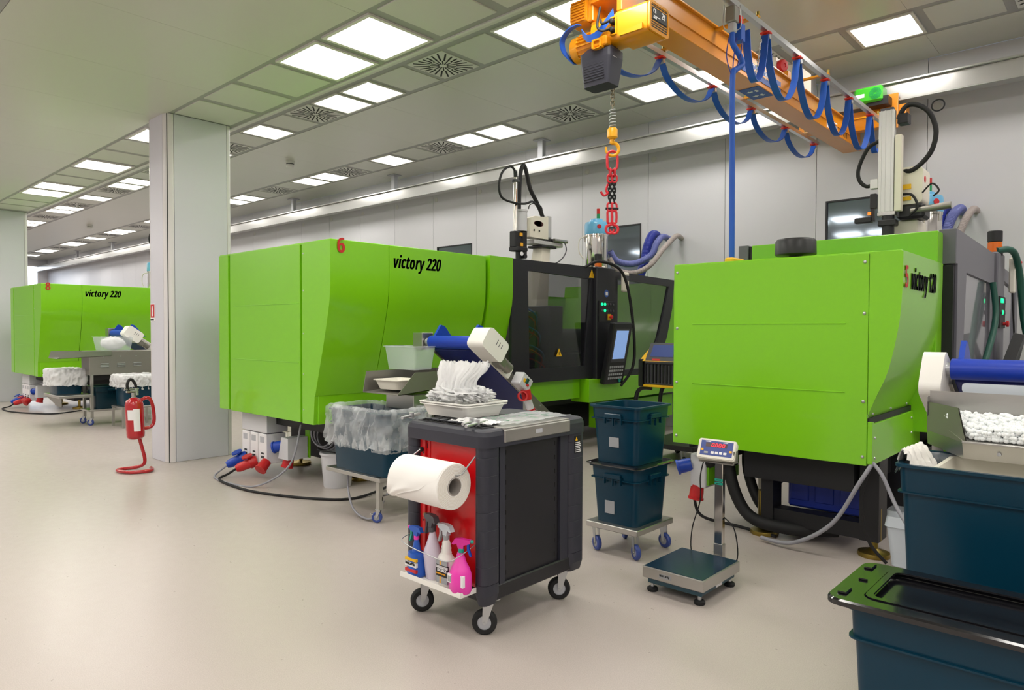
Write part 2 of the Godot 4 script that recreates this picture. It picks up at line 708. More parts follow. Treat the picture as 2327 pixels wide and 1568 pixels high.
func room() -> void:
	# floor
	var f := struct("floor", "beige speckled vinyl floor")
	bx("slab", M.floor_vinyl, f, X0 - 0.2, X1 + 0.2, -0.1, 0.0, ZW - 0.2, Z1 + 0.2)
	var seams := MB.new()
	# back wall of tall sandwich panels
	var w := struct("wall_back", "pale grey sandwich panel wall")
	bx("core", M.wall_joint, w, X0, X1, 0, H2 + 0.1, ZW - 0.14, ZW - 0.05)
	var win := [-2.43, -6.03, -9.63]
	var k := 0
	var x := -1.83 + 1.2 * 8
	while x - 1.2 > X0:
		var a := x - 1.2 + 0.003
		var b := x - 0.003
		var mb := MB.new()
		var hole := false
		for c in win:
			if c > a and c < b:
				hole = true
				mb.ring([Vector2(a, 0), Vector2(b, 0), Vector2(b, H2), Vector2(a, H2)], [Vector2(c - 0.47, 1.92), Vector2(c + 0.47, 1.92), Vector2(c + 0.47, 2.97), Vector2(c - 0.47, 2.97)], "xy", ZW - 0.05, ZW)
		if not hole:
			mb.bb(a, b, 0, H2, ZW - 0.05, ZW, 0.0015)
		obj("panel", mb, M.wall_panel, w)
		# round cover of the panel fixing beside each joint
		if x < 0.5 and x > -26.0:
			var r := MB.new()
			var o := Vector3(x - 1.2 + 0.09, 3.9, ZW)
			r.lathe([Vector2(0.034, 0), Vector2(0.036, 0.004), Vector2(0.044, 0.004), Vector2(0.046, 0)], o, Vector3.BACK, 18)
			r.lathe([Vector2(0, 0.002), Vector2(0.034, 0.002)], o, Vector3.BACK, 18)
			obj("fixing_cover", r, M.vent_white, w)
		x -= 1.2
		k += 1
	bx("end_panel", M.wall_panel, w, X0, x - 0.003, 0, H2, ZW - 0.05, ZW)
	var wn := 1
	for c in win:
		var o := struct("window_%d" % wn, "mirrored window in a slim black frame high on the back wall")
		wn += 1
		var fr := MB.new()
		fr.ring([Vector2(c - 0.485, 1.905), Vector2(c + 0.485, 1.905), Vector2(c + 0.485, 2.985), Vector2(c - 0.485, 2.985)], [Vector2(c - 0.465, 1.925), Vector2(c + 0.465, 1.925), Vector2(c + 0.465, 2.965), Vector2(c - 0.465, 2.965)], "xy", ZW - 0.03, ZW + 0.006)
		obj("window_frame", fr, M.window_frame, o)
		bx("pane", M.window_pane, o, c - 0.466, c + 0.466, 1.924, 2.966, ZW - 0.03, ZW - 0.012)
	# other walls of the hall
	w = struct("wall_front", "pale wall behind the aisle")
	bx("wall_core", M.wall_panel, w, X0, X1, 0, H2 + 0.1, Z1, Z1 + 0.15)
	w = struct("wall_side", "pale wall at the near end of the hall")
	bx("wall_core", M.wall_panel, w, X1, X1 + 0.15, 0, H2 + 0.1, ZW - 0.14, Z1 + 0.15)
	# far end wall with a tall daylight window
	w = struct("wall_far", "far end wall of the hall")
	var zz := [-8.6, -6.6]
	bx("wall_core", M.wall_panel, w, X0 - 0.15, X0, 0, H2 + 0.1, ZW - 0.14, zz[0])
	bx("wall_core", M.wall_panel, w, X0 - 0.15, X0, 0, H2 + 0.1, zz[1], Z1)
	bx("wall_core", M.wall_panel, w, X0 - 0.15, X0, 0, 2.2, zz[0], zz[1])
	bx("wall_core", M.wall_panel, w, X0 - 0.15, X0, 4.2, H2 + 0.1, zz[0], zz[1])
	var wo := struct("window_4", "tall daylight window at the far end of the hall")
	var wf := MB.new()
	wf.ring([Vector2(zz[0], 2.2), Vector2(zz[1], 2.2), Vector2(zz[1], 4.2), Vector2(zz[0], 4.2)], [Vector2(zz[0] + 0.06, 2.26), Vector2(zz[1] - 0.06, 2.26), Vector2(zz[1] - 0.06, 4.14), Vector2(zz[0] + 0.06, 4.14)], "zy", X0 - 0.1, X0 - 0.02)
	obj("window_frame", wf, M.pillar_trim, wo)
	var pane := film("daylight_glass", c8(240, 246, 250), 0.06, 0.02)
	bx("pane", pane, wo, X0 - 0.065, X0 - 0.055, 2.25, 4.15, zz[0] + 0.05, zz[1] - 0.05)
	ceilings()
	pillars()

func ceilings() -> void:
	var c := struct("ceiling", "aisle ceiling of flush grey panels")
	bx("deck", M.dark_joint, c, X0, X1, H1 + 0.012, H1 + 0.09, ZS, ZN)
	var x := -7.71 + 1.2 * 13
	while x > X0:
		bx("panel", M.ceiling_panel, c, maxf(x - 1.2, X0) + 0.0012, x - 0.0012, H1, H1 + 0.03, -2.90, -1.2)
		x -= 1.2
	bx("grid", M.ceiling_grid, c, X0, X1, H1 + 0.004, H1 + 0.03, ZS + 0.0, -2.902)
	bx("grid", M.ceiling_grid, c, X0, X1, H1 + 0.004, H1 + 0.03, -1.198, ZN)
	bx("edge_profile", M.ceiling_edge, c, X0, X1, H1 - 0.006, H1 + 0.09, ZS - 0.02, ZS + 0.004)
	bx("bulkhead", M.ceiling_panel, c, X0, X1, H1 + 0.09, H2 + 0.12, ZS - 0.02, ZS + 0.08)
	bx("edge_profile", M.ceiling_edge, c, X0, X1, H1 - 0.006, H1 + 0.09, ZN - 0.004, ZN + 0.02)
	bx("bulkhead", M.ceiling_panel, c, X0, X1, H1 + 0.09, H2 + 0.12, ZN - 0.08, ZN + 0.02)
	# the other half of the hall mirrors this one across the aisle
	var e := struct("ceiling_opposite", "higher ceiling across the aisle")
	bx("deck", M.ceiling_panel, e, X0, X1, H2, H2 + 0.12, ZN + 0.02, Z1)
	var d := struct("ceiling_upper", "higher ceiling of flush grey panels over the machines")
	bx("deck", M.dark_joint, d, X0, X1, H2 + 0.012, H2 + 0.12, ZW, ZS - 0.02)
	for band in [[-5.03, ZS - 0.02], [-7.43, -5.79], [ZW, -8.19]]:
		x = -7.71 + 1.2 * 13
		while x > X0:
			bx("panel", M.ceiling_panel, d, maxf(x - 1.2, X0) + 0.0012, x - 0.0012, H2, H2 + 0.03, band[0] + 0.001, band[1] - 0.001)
			x -= 1.2
	bx("grid", M.ceiling_grid, d, X0, X1, H2 + 0.004, H2 + 0.03, -5.788, -5.032)
	bx("grid", M.ceiling_grid, d, X0, X1, H2 + 0.004, H2 + 0.03, -8.188, -7.432)
	# rows of tiles, lights and swirl diffusers
	lamp_proto = make_lamp()
	vent_proto = make_vent()
	for row in [["row beside the back wall", -7.81, H2, c, d], ["middle row over the machines", -5.41, H2, c, d]]:
		var seen := 0
		var vents := 0
		for k in range(-22, 45):
			var kx: float = -6.03 - 0.675 * k
			if kx > X1 - 0.4 or kx < X0 + 0.4:
				continue
			var t: String = "DPLLDPLPDLLP"[posmod(k, 12)]
			if t == "P":
				tile(kx, row[1], row[2], d)
			elif t == "D":
				vents += 1
				vent(kx, row[1], row[2], "swirl air vent, %s in the %s from the near end" % [nth(vents), row[0]])
			else:
				seen += 1
				lamp(kx, row[1], row[2], "lit ceiling panel, %s in the %s from the near end" % [nth(seen), row[0]])
	for z in [1.31, 3.71]:
		var n := 0
		for k in range(-22, 24):
			var kx: float = -6.03 - 0.675 * k
			if kx < X1 - 0.4 and "DPLLDPLPDLLP"[posmod(k, 12)] == "L":
				n += 1
				lamp(kx, z, H2, "lit ceiling panel, %s in the %s row of the opposite ceiling" % [nth(n), "inner" if z < 2 else "outer"])
	for z in [-3.24, -0.84]:
		var seen := 0
		for j in range(-18, 46):
			var jx: float = -4.36 - 0.688 * j
			if jx > X1 - 0.4 or jx < X0 + 0.4 or (z < -2 and ((jx < -7.15 and jx > -8.2) or (jx < -15.6 and jx > -16.7))):
				continue
			if posmod(j, 12) in [0, 1, 6, 9]:
				seen += 1
				lamp(jx, z, H1, ("lit ceiling panel, %s in the low row along the pillars from the near end" if z < -2 else "lit ceiling panel, %s in the low row across the aisle from the pillars") % nth(seen))
			else:
				tile(jx, z, H1, c)

func nth(n: int) -> String:
	var w := ["zeroth", "first", "second", "third", "fourth", "fifth", "sixth", "seventh", "eighth", "ninth", "tenth", "eleventh", "twelfth", "thirteenth", "fourteenth", "fifteenth", "sixteenth", "seventeenth", "eighteenth", "nineteenth", "twentieth", "twenty-first", "twenty-second", "twenty-third", "twenty-fourth", "twenty-fifth", "twenty-sixth", "twenty-seventh", "twenty-eighth", "twenty-ninth", "thirtieth"]
	return w[n]

var lamp_proto: Node3D
var vent_proto: Node3D
var fresh_lamp := true
var fresh_vent := true

func tile(x: float, z: float, h: float, parent: Node3D) -> void:
	var mb := MB.new()
	mb.bb(x - 0.295, x + 0.295, h - 0.004, h + 0.02, z - 0.295, z + 0.295, 0.003)
	obj("tile", mb, M.ceiling_tile, parent)

func make_lamp() -> Node3D:
	var o := thing("ceiling_light", "", "light", Vector3.ZERO, "square ceiling lights")
	var mb := MB.new()
	var q := func(r: float) -> Array:
		return [Vector2(-r, -r), Vector2(r, -r), Vector2(r, r), Vector2(-r, r)]
	mb.ring(q.call(0.302), q.call(0.272), "xz", -0.012, 0.02)
	obj("frame", mb, M.lamp_frame, o)
	bx("diffuser", M.lamp_diffuser, o, -0.273, 0.273, -0.004, 0.004, -0.273, 0.273)
	var l := AreaLight3D.new()
	l.name = "lamp_glow"
	l.area_size = Vector2(0.54, 0.54)
	l.rotation_degrees = Vector3(-90, 0, 0)
	l.position = Vector3(0, -0.02, 0)
	l.light_color = c8(255, 251, 246)
	l.light_energy = LAMP
	l.area_range = 40.0
	l.shadow_enabled = true
	o.add_child(l)
	return o

func lamp(x: float, z: float, h: float, label: String) -> void:
	var o: Node3D = lamp_proto
	if fresh_lamp:
		fresh_lamp = false
	else:
		o = lamp_proto.duplicate()
		o.name = numbered("ceiling_light")
		add_child(o)
	o.position = Vector3(x, h, z)
	o.set_meta("label", label)

func make_vent() -> Node3D:
	var o := thing("air_vent", "", "vent", Vector3.ZERO, "swirl diffusers in the ceiling rows")
	bx("face_plate", M.vent_white, o, -0.297, 0.297, -0.006, 0.014, -0.297, 0.297, 0.003)
	# radial slots: two rings of narrow openings
	var s := MB.new()
	for ringi in 2:
		var N := 16 if ringi == 0 else 24
		for k in N:
			var a := TAU * (k + 0.5 * ringi) / N
			var dir := Vector3(cos(a), 0, sin(a))
			var edge := 0.275 / maxf(absf(dir.x), absf(dir.z))
			var r0 := 0.045 if ringi == 0 else 0.155
			var r1 := 0.15 if ringi == 0 else edge
			if ringi == 1:
				r1 = minf(r1, 0.345)
			if r1 - r0 < 0.03:
				continue
			s.T = Transform3D(Basis(Vector3.UP, -a), Vector3.ZERO)
			s.box(Vector3((r0 + r1) / 2, -0.0065, 0), Vector3(r1 - r0, 0.003, 0.02 if ringi == 1 else 0.013))
	s.T = Transform3D()
	var so := obj("slots", s, M.vent_black, o)
	so.set_meta("kind", "stuff")
	return o

func vent(x: float, z: float, h: float, label: String) -> void:
	var o: Node3D = vent_proto
	if fresh_vent:
		fresh_vent = false
	else:
		o = vent_proto.duplicate()
		o.name = numbered("air_vent")
		add_child(o)
	o.position = Vector3(x, h, z)
	o.set_meta("label", label)

func pillars() -> void:
	for px in [-7.45, -15.9]:
		var p := struct("pillar", "pale metal-clad pillar with rounded corners")
		var a: float = px - 0.5
		var z0 := -3.57
		var z1 := -2.87
		bx("core", M.dark_joint, p, a + 0.02, px - 0.02, 0, H1 + 0.005, z0 + 0.02, z1 - 0.02)
		bx("panel", M.pillar_panel, p, a + 0.08, px - 0.085, 0.002, H1, z1 - 0.03, z1)
		bx("panel", M.pillar_panel, p, px - 0.03, px, 0.002, H1, z0 + 0.06, z1 - 0.085)
		bx("panel", M.pillar_panel, p, a, a + 0.03, 0.002, H1, z0 + 0.06, z1 - 0.085)
		bx("panel", M.pillar_panel, p, a + 0.08, px - 0.065, 0.002, H1, z0, z0 + 0.03)
		for s in [[px, z1, -1, -1, 0.08], [a, z1, 1, -1, 0.075], [px, z0, -1, 1, 0.056], [a, z0, 1, 1, 0.056]]:
			var r: float = s[4]
			var poly := []
			var cx: float = s[0] + s[2] * r
			var cz: float = s[1] + s[3] * r
			for k in 9:
				var t := PI / 2 * k / 8
				poly.append(Vector2(cx - s[2] * r * cos(t), cz - s[3] * r * sin(t)))
			poly.append(Vector2(cx, cz))
			var mb := MB.new()
			mb.prism(poly, "xz", 0.002, H1)
			obj("corner_post", mb, M.pillar_trim, p)
	# extinguisher sign on the near pillar
	var sg := thing("fire_sign", "small red and white fire extinguisher sign on the pillar", "sign", Vector3(-7.81, 1.56, -2.866))
	bx("board", M.label_white, sg, -7.875, -7.755, 1.475, 1.665, -2.871, -2.864, 0.001)
	bx("red_field", M.red_plastic, sg, -7.865, -7.765, 1.515, 1.655, -2.865, -2.8625)
	bx("pictogram", M.label_white, sg, -7.83, -7.80, 1.53, 1.62, -2.863, -2.861)
	bx("pictogram", M.label_white, sg, -7.824, -7.806, 1.62, 1.64, -2.863, -2.861)
	var tx := MB.new()
	tx.text("ESTINTORE", 0.018, Transform3D(Basis(), Vector3(-7.868, 1.484, -2.864)), 0, 0.95)
	obj("lettering", tx, M.dark_joint, sg)

# ---------------------------------------------------------------- injection moulding machines
const SIDE := Basis(Vector3(0, 0, -1), Vector3(0, 1, 0), Vector3(1, 0, 0))   # lettering on a face that looks along +x

func curve_pts(p: Array, sub := 4) -> Array:
	var q := []
	for a in p:
		q.append(Vector3(a.x, a.y, 0))
	var out := []
	for a in spl(q, sub):
		out.append(Vector2(a.x, a.y))
	return out

func shift(p: Array, dx: float, dy := 0.0) -> Array:
	var out := []
	for a in p:
		out.append(Vector2(a.x + dx, a.y + dy))
	return out

func machine_220(dx: float, digit: String, label: String, near: bool) -> Node3D:
	var t := thing("molding_machine", label, "machine", Vector3(-5.8 + dx, 0, -5.8))
	var mb: MB
	var prof := curve_pts([Vector2(-4.795, 2.115), Vector2(-4.798, 1.714), Vector2(-4.846, 1.465), Vector2(-4.911, 1.224), Vector2(-5.025, 0.845)])
	prof = shift(prof, dx)
	# frame and feet
	bx("base_frame", M.frame_black, t, -6.45 + dx, -5.35 + dx, 0.14, 0.62, -8.5, -3.7)
	bx("base_frame", M.frame_black, t, -6.6 + dx, -5.15 + dx, 0.5, 0.64, -8.7, -3.3)
	for q in [[-5.36, -3.78], [-6.4, -3.78], [-5.36, -6.2]]:
		var f := MB.new()
		f.lathe([Vector2(0, 0), Vector2(0.1, 0), Vector2(0.105, 0.015), Vector2(0.1, 0.03), Vector2(0.05, 0.04), Vector2(0.02, 0.05), Vector2(0.02, 0.16), Vector2(0, 0.16)], Vector3(q[0] + dx, 0, q[1]), Vector3.UP, 20)
		obj("foot", f, M.brass, t)
	bx("body_core", M.green_dark, t, -6.74 + dx, -5.08 + dx, 0.63, 2.105, -4.9, -3.125)
	# end cover: three panels with recessed joints
	bx("end_panel", M.green, t, -6.76 + dx, -6.565 + dx, 0.61, 2.115, -3.135, -3.1, 0.004)
	var cp := bx("end_panel", M.green, t, -6.525 + dx, -5.255 + dx, 0.608, 2.115, -3.135, -3.1, 0.004)
	for c in [[1.615, -6.44, -5.275], [1.112, -6.44, -5.275]]:
		bx("crease", M.green, cp, c[1] + dx, c[2] + dx, c[0] - 0.004, c[0] + 0.004, -3.101, -3.096, 0.002)
	var poly := [Vector2(-5.22 + dx, 0.605), Vector2(-5.05 + dx, 0.605), Vector2(-5.032 + dx, 0.84)]
	var rp := prof.duplicate()
	rp.reverse()
	poly.append_array(rp)
	poly.append(Vector2(-5.22 + dx, 2.115))
	mb = MB.new()
	mb.prism(poly, "xy", -3.135, -3.1)
	var rpn := obj("end_panel", mb, M.green, t)
	for y in [0.72, 1.02, 1.36, 1.72, 2.03]:
		var s := MB.new()
		s.lathe([Vector2(0.007, 0), Vector2(0.005, 0.003), Vector2(0, 0.004)], Vector3(-5.2 + dx, y, -3.1), Vector3.BACK, 8)
		obj("screw", s, M.zinc, rpn)
	# side cover: two bowed panels above a skirt
	var thick := prof.duplicate()
	thick.append(Vector2(-5.1 + dx, 0.845))
	thick.append(Vector2(-5.1 + dx, 2.115))
	mb = MB.new()
	mb.prism(thick, "xy", -3.135, -3.677)
	var sp := obj("side_panel", mb, M.green, t)
	mb = MB.new()
	mb.prism(thick, "xy", -3.683, -4.862)
	var sp2 := obj("side_panel", mb, M.green, t)
	bx("skirt", M.green, t, -5.07 + dx, -5.03 + dx, 0.605, 0.85, -4.86, -3.135, 0.003)
	bx("top_cover", M.green, t, -6.75 + dx, -4.8 + dx, 2.105, 2.122, -4.86, -3.105, 0.004)
	mb = MB.new()
	mb.text(digit, 0.165, Transform3D(SIDE, Vector3(-4.79 + dx, 1.975, -3.155)), 0, 0.9, true)
	obj("number", mb, M.letter_red, sp)
	mb = MB.new()
	for e in [0.0, 0.0025, 0.005]:
		mb.text("victory 220", 0.15, Transform3D(SIDE, Vector3(-4.795 + dx, 1.893, -3.705 - e)), 0.2, 0.7, true)
	obj("lettering", mb, M.letter_black, sp2)
	# second, proud green strip ahead of the doors
	var pr2 := shift(prof, 0.024, 0.015)
	pr2.append(Vector2(-5.1 + dx, 0.845))
	pr2.append(Vector2(-5.1 + dx, 2.13))
	mb = MB.new()
	mb.prism(pr2, "xy", -4.9, -5.235)
	obj("side_panel", mb, M.green, t)
	bx("gap_core", M.frame_black, t, -6.7 + dx, -5.0 + dx, 0.63, 2.1, -5.24, -4.87)
	# aprons under the doors
	bx("apron", M.green, t, -5.0 + dx, -4.86 + dx, 0.6, 0.83, -6.5, -5.1, 0.004)
	bx("apron", M.green, t, -5.0 + dx, -4.74 + dx, 0.55, 0.82, -8.78, -6.52, 0.004)
	bx("apron", M.green, t, -5.02 + dx, -4.88 + dx, 0.2, 0.5, -8.7, -6.9, 0.004)
	# door one: black frame round a tinted pane
	mb = MB.new()
	mb.ring([Vector2(-5.24, 0.83), Vector2(-5.24, 2.13), Vector2(-6.66, 2.135), Vector2(-6.66, 0.83)], [Vector2(-5.52, 0.98), Vector2(-5.49, 2.02), Vector2(-6.62, 1.99), Vector2(-6.5, 0.98)], "zy", -4.83 + dx, -4.79 + dx)
	var d1 := obj("door", mb, M.machine_black, t)
	mb = MB.new()
	mb.prism([Vector2(-5.5, 0.96), Vector2(-5.47, 2.03), Vector2(-6.64, 2.0), Vector2(-6.52, 0.96)], "zy", -4.815 + dx, -4.809 + dx)
	obj("pane", mb, M.tinted_glass, d1)
	for q in [[-6.63, 2.05, 0.055], [-6.02, 1.14, 0.05]]:
		mb = MB.new()
		mb.prism([Vector2(q[0] + q[2], q[1] - q[2] * 0.8), Vector2(q[0] - q[2], q[1] - q[2] * 0.8), Vector2(q[0], q[1] + q[2])], "zy", -4.79 + dx, -4.787 + dx)
		obj("warning_sticker", mb, M.warn_yellow, d1)
		mb = MB.new()
		mb.bb(-4.787 + dx, -4.785 + dx, q[1] - q[2] * 0.5, q[1] + q[2] * 0.25, q[0] - 0.004, q[0] + 0.004)
		obj("print", mb, M.letter_black, d1)
	# far side doors and ceiling of the mould space
	bx("back_wall", M.machine_black, t, -6.72 + dx, -6.68 + dx, 0.63, 1.55, -6.9, -5.24)
	bx("back_wall", M.green_dark, t, -6.72 + dx, -6.68 + dx, 0.63, 1.9, -8.7, -6.9)
	# platen and mould with water hoses
	bx("platen", M.steel_dull, t, -6.2 + dx, -5.15 + dx, 0.7, 1.78, -5.75, -5.45, 0.01)
	bx("platen", M.iron, t, -6.2 + dx, -5.15 + dx, 0.7, 1.68, -6.55, -6.3, 0.01)
	bx("mold", M.steel, t, -6.0 + dx, -5.35 + dx, 0.95, 1.62, -6.28, -5.78, 0.01)
	if near:
		var h := [[M.tube_red, 1.55], [M.tube_sky, 1.62], [M.tube_red, 1.36], [M.tube_sky, 1.4], [M.tube_red, 1.14], [M.tube_sky, 1.18], [M.tube_red, 1.02]]
		var i := 0
		for a in h:
			var z := -5.8 - 0.03 * i
			tb("water_hose", a[0], t, [Vector3(-5.36 + dx, a[1], z), Vector3(-5.22 + dx, a[1] + 0.04, z - 0.05), Vector3(-5.15 + dx, a[1] - 0.06, z - 0.22), Vector3(-5.24 + dx, a[1] - 0.2, z - 0.3), Vector3(-5.36 + dx, a[1] - 0.26, z - 0.36)], 0.011, 6)
			i += 1
	# control post
	var post := bx("control_post", M.machine_black, t, -4.98 + dx, -4.74 + dx, 0.8, 2.14, -7.06, -6.665, 0.012)
	mb = MB.new()
	mb.lathe([Vector2(0, 0), Vector2(0.045, 0), Vector2(0.045, 0.003), Vector2(0, 0.003)], Vector3(-4.74 + dx, 1.83, -6.86), Vector3.RIGHT, 18)
	obj("sticker", mb, M.label_blue, post)
	bx("sticker_mark", M.label_white, post, -4.738 + dx, -4.735 + dx, 1.81, 1.85, -6.885, -6.84)
	bx("button_field", M.black_plastic, post, -4.745 + dx, -4.72 + dx, 1.49, 1.74, -7.03, -6.69, 0.004)
	for r in 2:
		for c in 5:
			var on := (r == 0 and c < 2) or (r == 1 and c == 1)
			mb = MB.new()
			mb.cyl(Vector3(-4.72 + dx, 1.7 - 0.075 * r, -6.74 - 0.058 * c), Vector3(-4.71 + dx, 1.7 - 0.075 * r, -6.74 - 0.058 * c), 0.017 if on else 0.014, 10)
			obj("button", mb, M.lamp_green if on else M.dark_grey_plastic, post)
	bx("stop_plate", M.warn_yellow, post, -4.722 + dx, -4.716 + dx, 1.515, 1.585, -6.93, -6.86)
	mb = MB.new()
	mb.lathe([Vector2(0.012, 0), Vector2(0.012, 0.02), Vector2(0.024, 0.024), Vector2(0.024, 0.036), Vector2(0, 0.042)], Vector3(-4.716 + dx, 1.55, -6.895), Vector3.RIGHT, 14)
	obj("emergency_stop", mb, M.red_plastic, post)
	# tilted operator panel
	mb = MB.new()
	mb.T = Transform3D(Basis(Vector3(0, 0, 1), deg_to_rad(-11)), Vector3(-4.62 + dx, 1.12, -6.9))
	var BT := mb.T
	mb.box(Vector3(0, 0, 0), Vector3(0.07, 0.74, 0.40), 0.012)
	var op := obj("operator_panel", mb, M.black_plastic, t)
	mb = MB.new(); mb.T = BT
	mb.box(Vector3(0.036, 0.1, 0), Vector3(0.006, 0.4, 0.3), 0.003)
	obj("screen_bezel", mb, M.dark_grey_plastic, op)
	mb = MB.new(); mb.T = BT
	mb.box(Vector3(0.04, 0.11, 0), Vector3(0.002, 0.34, 0.25))
	obj("screen", mb, M.screen_blue, op)
	for r in 4:
		for c in 7:
			mb = MB.new(); mb.T = BT
			mb.box(Vector3(0.036, -0.16 - 0.045 * r, -0.13 + 0.043 * c), Vector3(0.008, 0.026, 0.03), 0.002)
			obj("key", mb, M.grey_plastic, op)
	mb = MB.new(); mb.T = BT
	mb.cyl(Vector3(0.036, -0.33, -0.1), Vector3(0.05, -0.33, -0.1), 0.02, 12)
	obj("key", mb, M.mint, op)
	# beacon and handset on the post
	beacon(t, Vector3(-4.86 + dx, 2.14, -6.86), 0.045, 0.17)
	mb = MB.new()
	mb.box(Vector3(-4.7 + dx, 1.98, -7.2), Vector3(0.05, 0.24, 0.12), 0.012)
	var hs := obj("handset", mb, M.robot_white, t)
	bx("handset_screen", M.dark_grey_plastic, hs, -4.674 + dx, -4.67 + dx, 2.0, 2.06, -7.24, -7.16)
	tb("handset_cord", M.rubber, t, [Vector3(-4.8 + dx, 2.12, -6.5), Vector3(-4.72 + dx, 2.2, -6.7), Vector3(-4.62 + dx, 2.08, -7.02), Vector3(-4.6 + dx, 1.6, -7.2), Vector3(-4.58 + dx, 1.0, -7.22), Vector3(-4.66 + dx, 0.72, -7.06)], 0.018, 8)
	# door two with a bowed rear edge
	var o2 := [Vector2(-7.07, 0.8), Vector2(-7.07, 2.11), Vector2(-8.55, 2.08), Vector2(-8.5, 1.7), Vector2(-8.36, 1.3), Vector2(-8.1, 0.92), Vector2(-7.98, 0.8)]
	var i2 := [Vector2(-7.16, 0.9), Vector2(-7.16, 2.02), Vector2(-8.4, 1.99), Vector2(-8.3, 1.7), Vector2(-8.13, 1.3), Vector2(-7.9, 0.95), Vector2(-7.86, 0.9)]
	mb = MB.new()
	mb.ring(o2, i2, "zy", -4.82 + dx, -4.78 + dx)
	var d2 := obj("door", mb, M.machine_black, t)
	mb = MB.new()
	mb.prism(i2, "zy", -4.805 + dx, -4.8 + dx)
	obj("pane", mb, M.tinted_glass, d2)
	mb = MB.new()
	mb.prism([Vector2(-8.57, 2.06), Vector2(-8.86, 2.02), Vector2(-8.86, 0.8), Vector2(-8.0, 0.8), Vector2(-8.12, 0.92), Vector2(-8.38, 1.3), Vector2(-8.52, 1.7)], "zy", -6.7 + dx, -4.84 + dx)
	obj("rear_cover", mb, M.green, t)
	# injection unit seen through door two
	cy("injection_barrel", M.iron, t, Vector3(-5.7 + dx, 1.25, -7.0), Vector3(-5.7 + dx, 1.25, -8.2), 0.16, 18, 0.02)
	bx("injection_block", M.iron, t, -5.95 + dx, -5.45 + dx, 0.85, 1.1, -8.1, -7.2, 0.02)
	tb("pressure_hose", M.rubber, t, [Vector3(-5.4 + dx, 1.3, -7.5), Vector3(-5.3 + dx, 1.6, -7.5), Vector3(-5.4 + dx, 1.72, -7.65), Vector3(-5.5 + dx, 1.3, -7.8)], 0.025, 8)
	cy("gauge", M.label_white, t, Vector3(-5.32 + dx, 1.42, -7.42), Vector3(-5.28 + dx, 1.42, -7.42), 0.05, 16)
	# electric sockets hanging under the end cover
	var sb := bx("socket_carrier", M.light_grey_plastic, t, -6.5 + dx, -6.02 + dx, 0.42, 0.64, -3.42, -3.2, 0.006)
	for c in 3:
		var xx := -6.5 + 0.165 * c + dx
		var br := bx("breaker", M.label_white, t, xx, xx + 0.145, 0.13, 0.41, -3.4, -3.2, 0.006)
		bx("print", M.grey_plastic, br, xx + 0.03, xx + 0.11, 0.33, 0.385, -3.2, -3.198)
		bx("print", M.dark_joint, br, xx + 0.05, xx + 0.1, 0.22, 0.235, -3.2, -3.198)
		bx("toggle", M.dark_joint, br, xx + 0.06, xx + 0.1, 0.185, 0.205, -3.2, -3.19)
	bx("green_bracket", M.green, t, -5.78 + dx, -5.705 + dx, 0.2, 0.66, -3.47, -3.46)
	var so := MB.new()
	so.prism([Vector2(-5.9 + dx, 0.2), Vector2(-5.725 + dx, 0.2), Vector2(-5.725 + dx, 0.4), Vector2(-5.84 + dx, 0.4)], "xy", -3.45, -3.25)
	obj("socket_box", so, M.light_grey_plastic, t)
	plug(t, Vector3(-6.4 + dx, 0.17, -3.2), Vector3(-0.35, -0.4, 0.85), M.blue_plastic, true)
	plug(t, Vector3(-6.2 + dx, 0.15, -3.2), Vector3(-0.4, -0.35, 0.85), M.red_plastic, true)
	plug(t, Vector3(-6.02 + dx, 0.16, -3.2), Vector3(0.2, -0.5, 0.6), M.red_plastic, false)
	plug(t, Vector3(-5.88 + dx, 0.32, -3.3), Vector3(-0.6, -0.2, 0.5), M.blue_plastic, false)
	plug(t, Vector3(-5.82 + dx, 0.22, -3.32), Vector3(-0.1, -1, 0.2), M.red_plastic, false)
	# cables looping to the floor
	tb("supply_cable", M.rubber, t, [Vector3(-6.28 + dx, 0.08, -3.03), Vector3(-6.34 + dx, 0.03, -2.98), Vector3(-6.26 + dx, 0.012, -2.86), Vector3(-5.9 + dx, 0.012, -2.82), Vector3(-5.5 + dx, 0.012, -2.86), Vector3(-5.0 + dx, 0.012, -3.05), Vector3(-4.75 + dx, 0.012, -3.3), Vector3(-4.85 + dx, 0.03, -3.75)], 0.011, 8)
	if near:
		tb("signal_cable", M.cable_grey, t, [Vector3(-6.45 + dx, 0.1, -3.04), Vector3(-6.5 + dx, 0.04, -2.98), Vector3(-6.4 + dx, 0.01, -2.88), Vector3(-6.1 + dx, 0.01, -2.85), Vector3(-5.72 + dx, 0.02, -2.95), Vector3(-5.52 + dx, 0.2, -3.15), Vector3(-5.5 + dx, 0.55, -3.25)], 0.009, 8)
		for k in 3:
			var lp := []
			for a in 17:
				var w := TAU * a / 16.0
				lp.append(Vector3(-5.5 + dx + 0.16 * cos(w) + 0.02 * k, 0.44 + 0.11 * sin(w) - 0.015 * k, -3.45 - 0.02 * k))
			tb("coiled_cable", M.cable_grey, t, lp, 0.009, 6, 2)
	return t

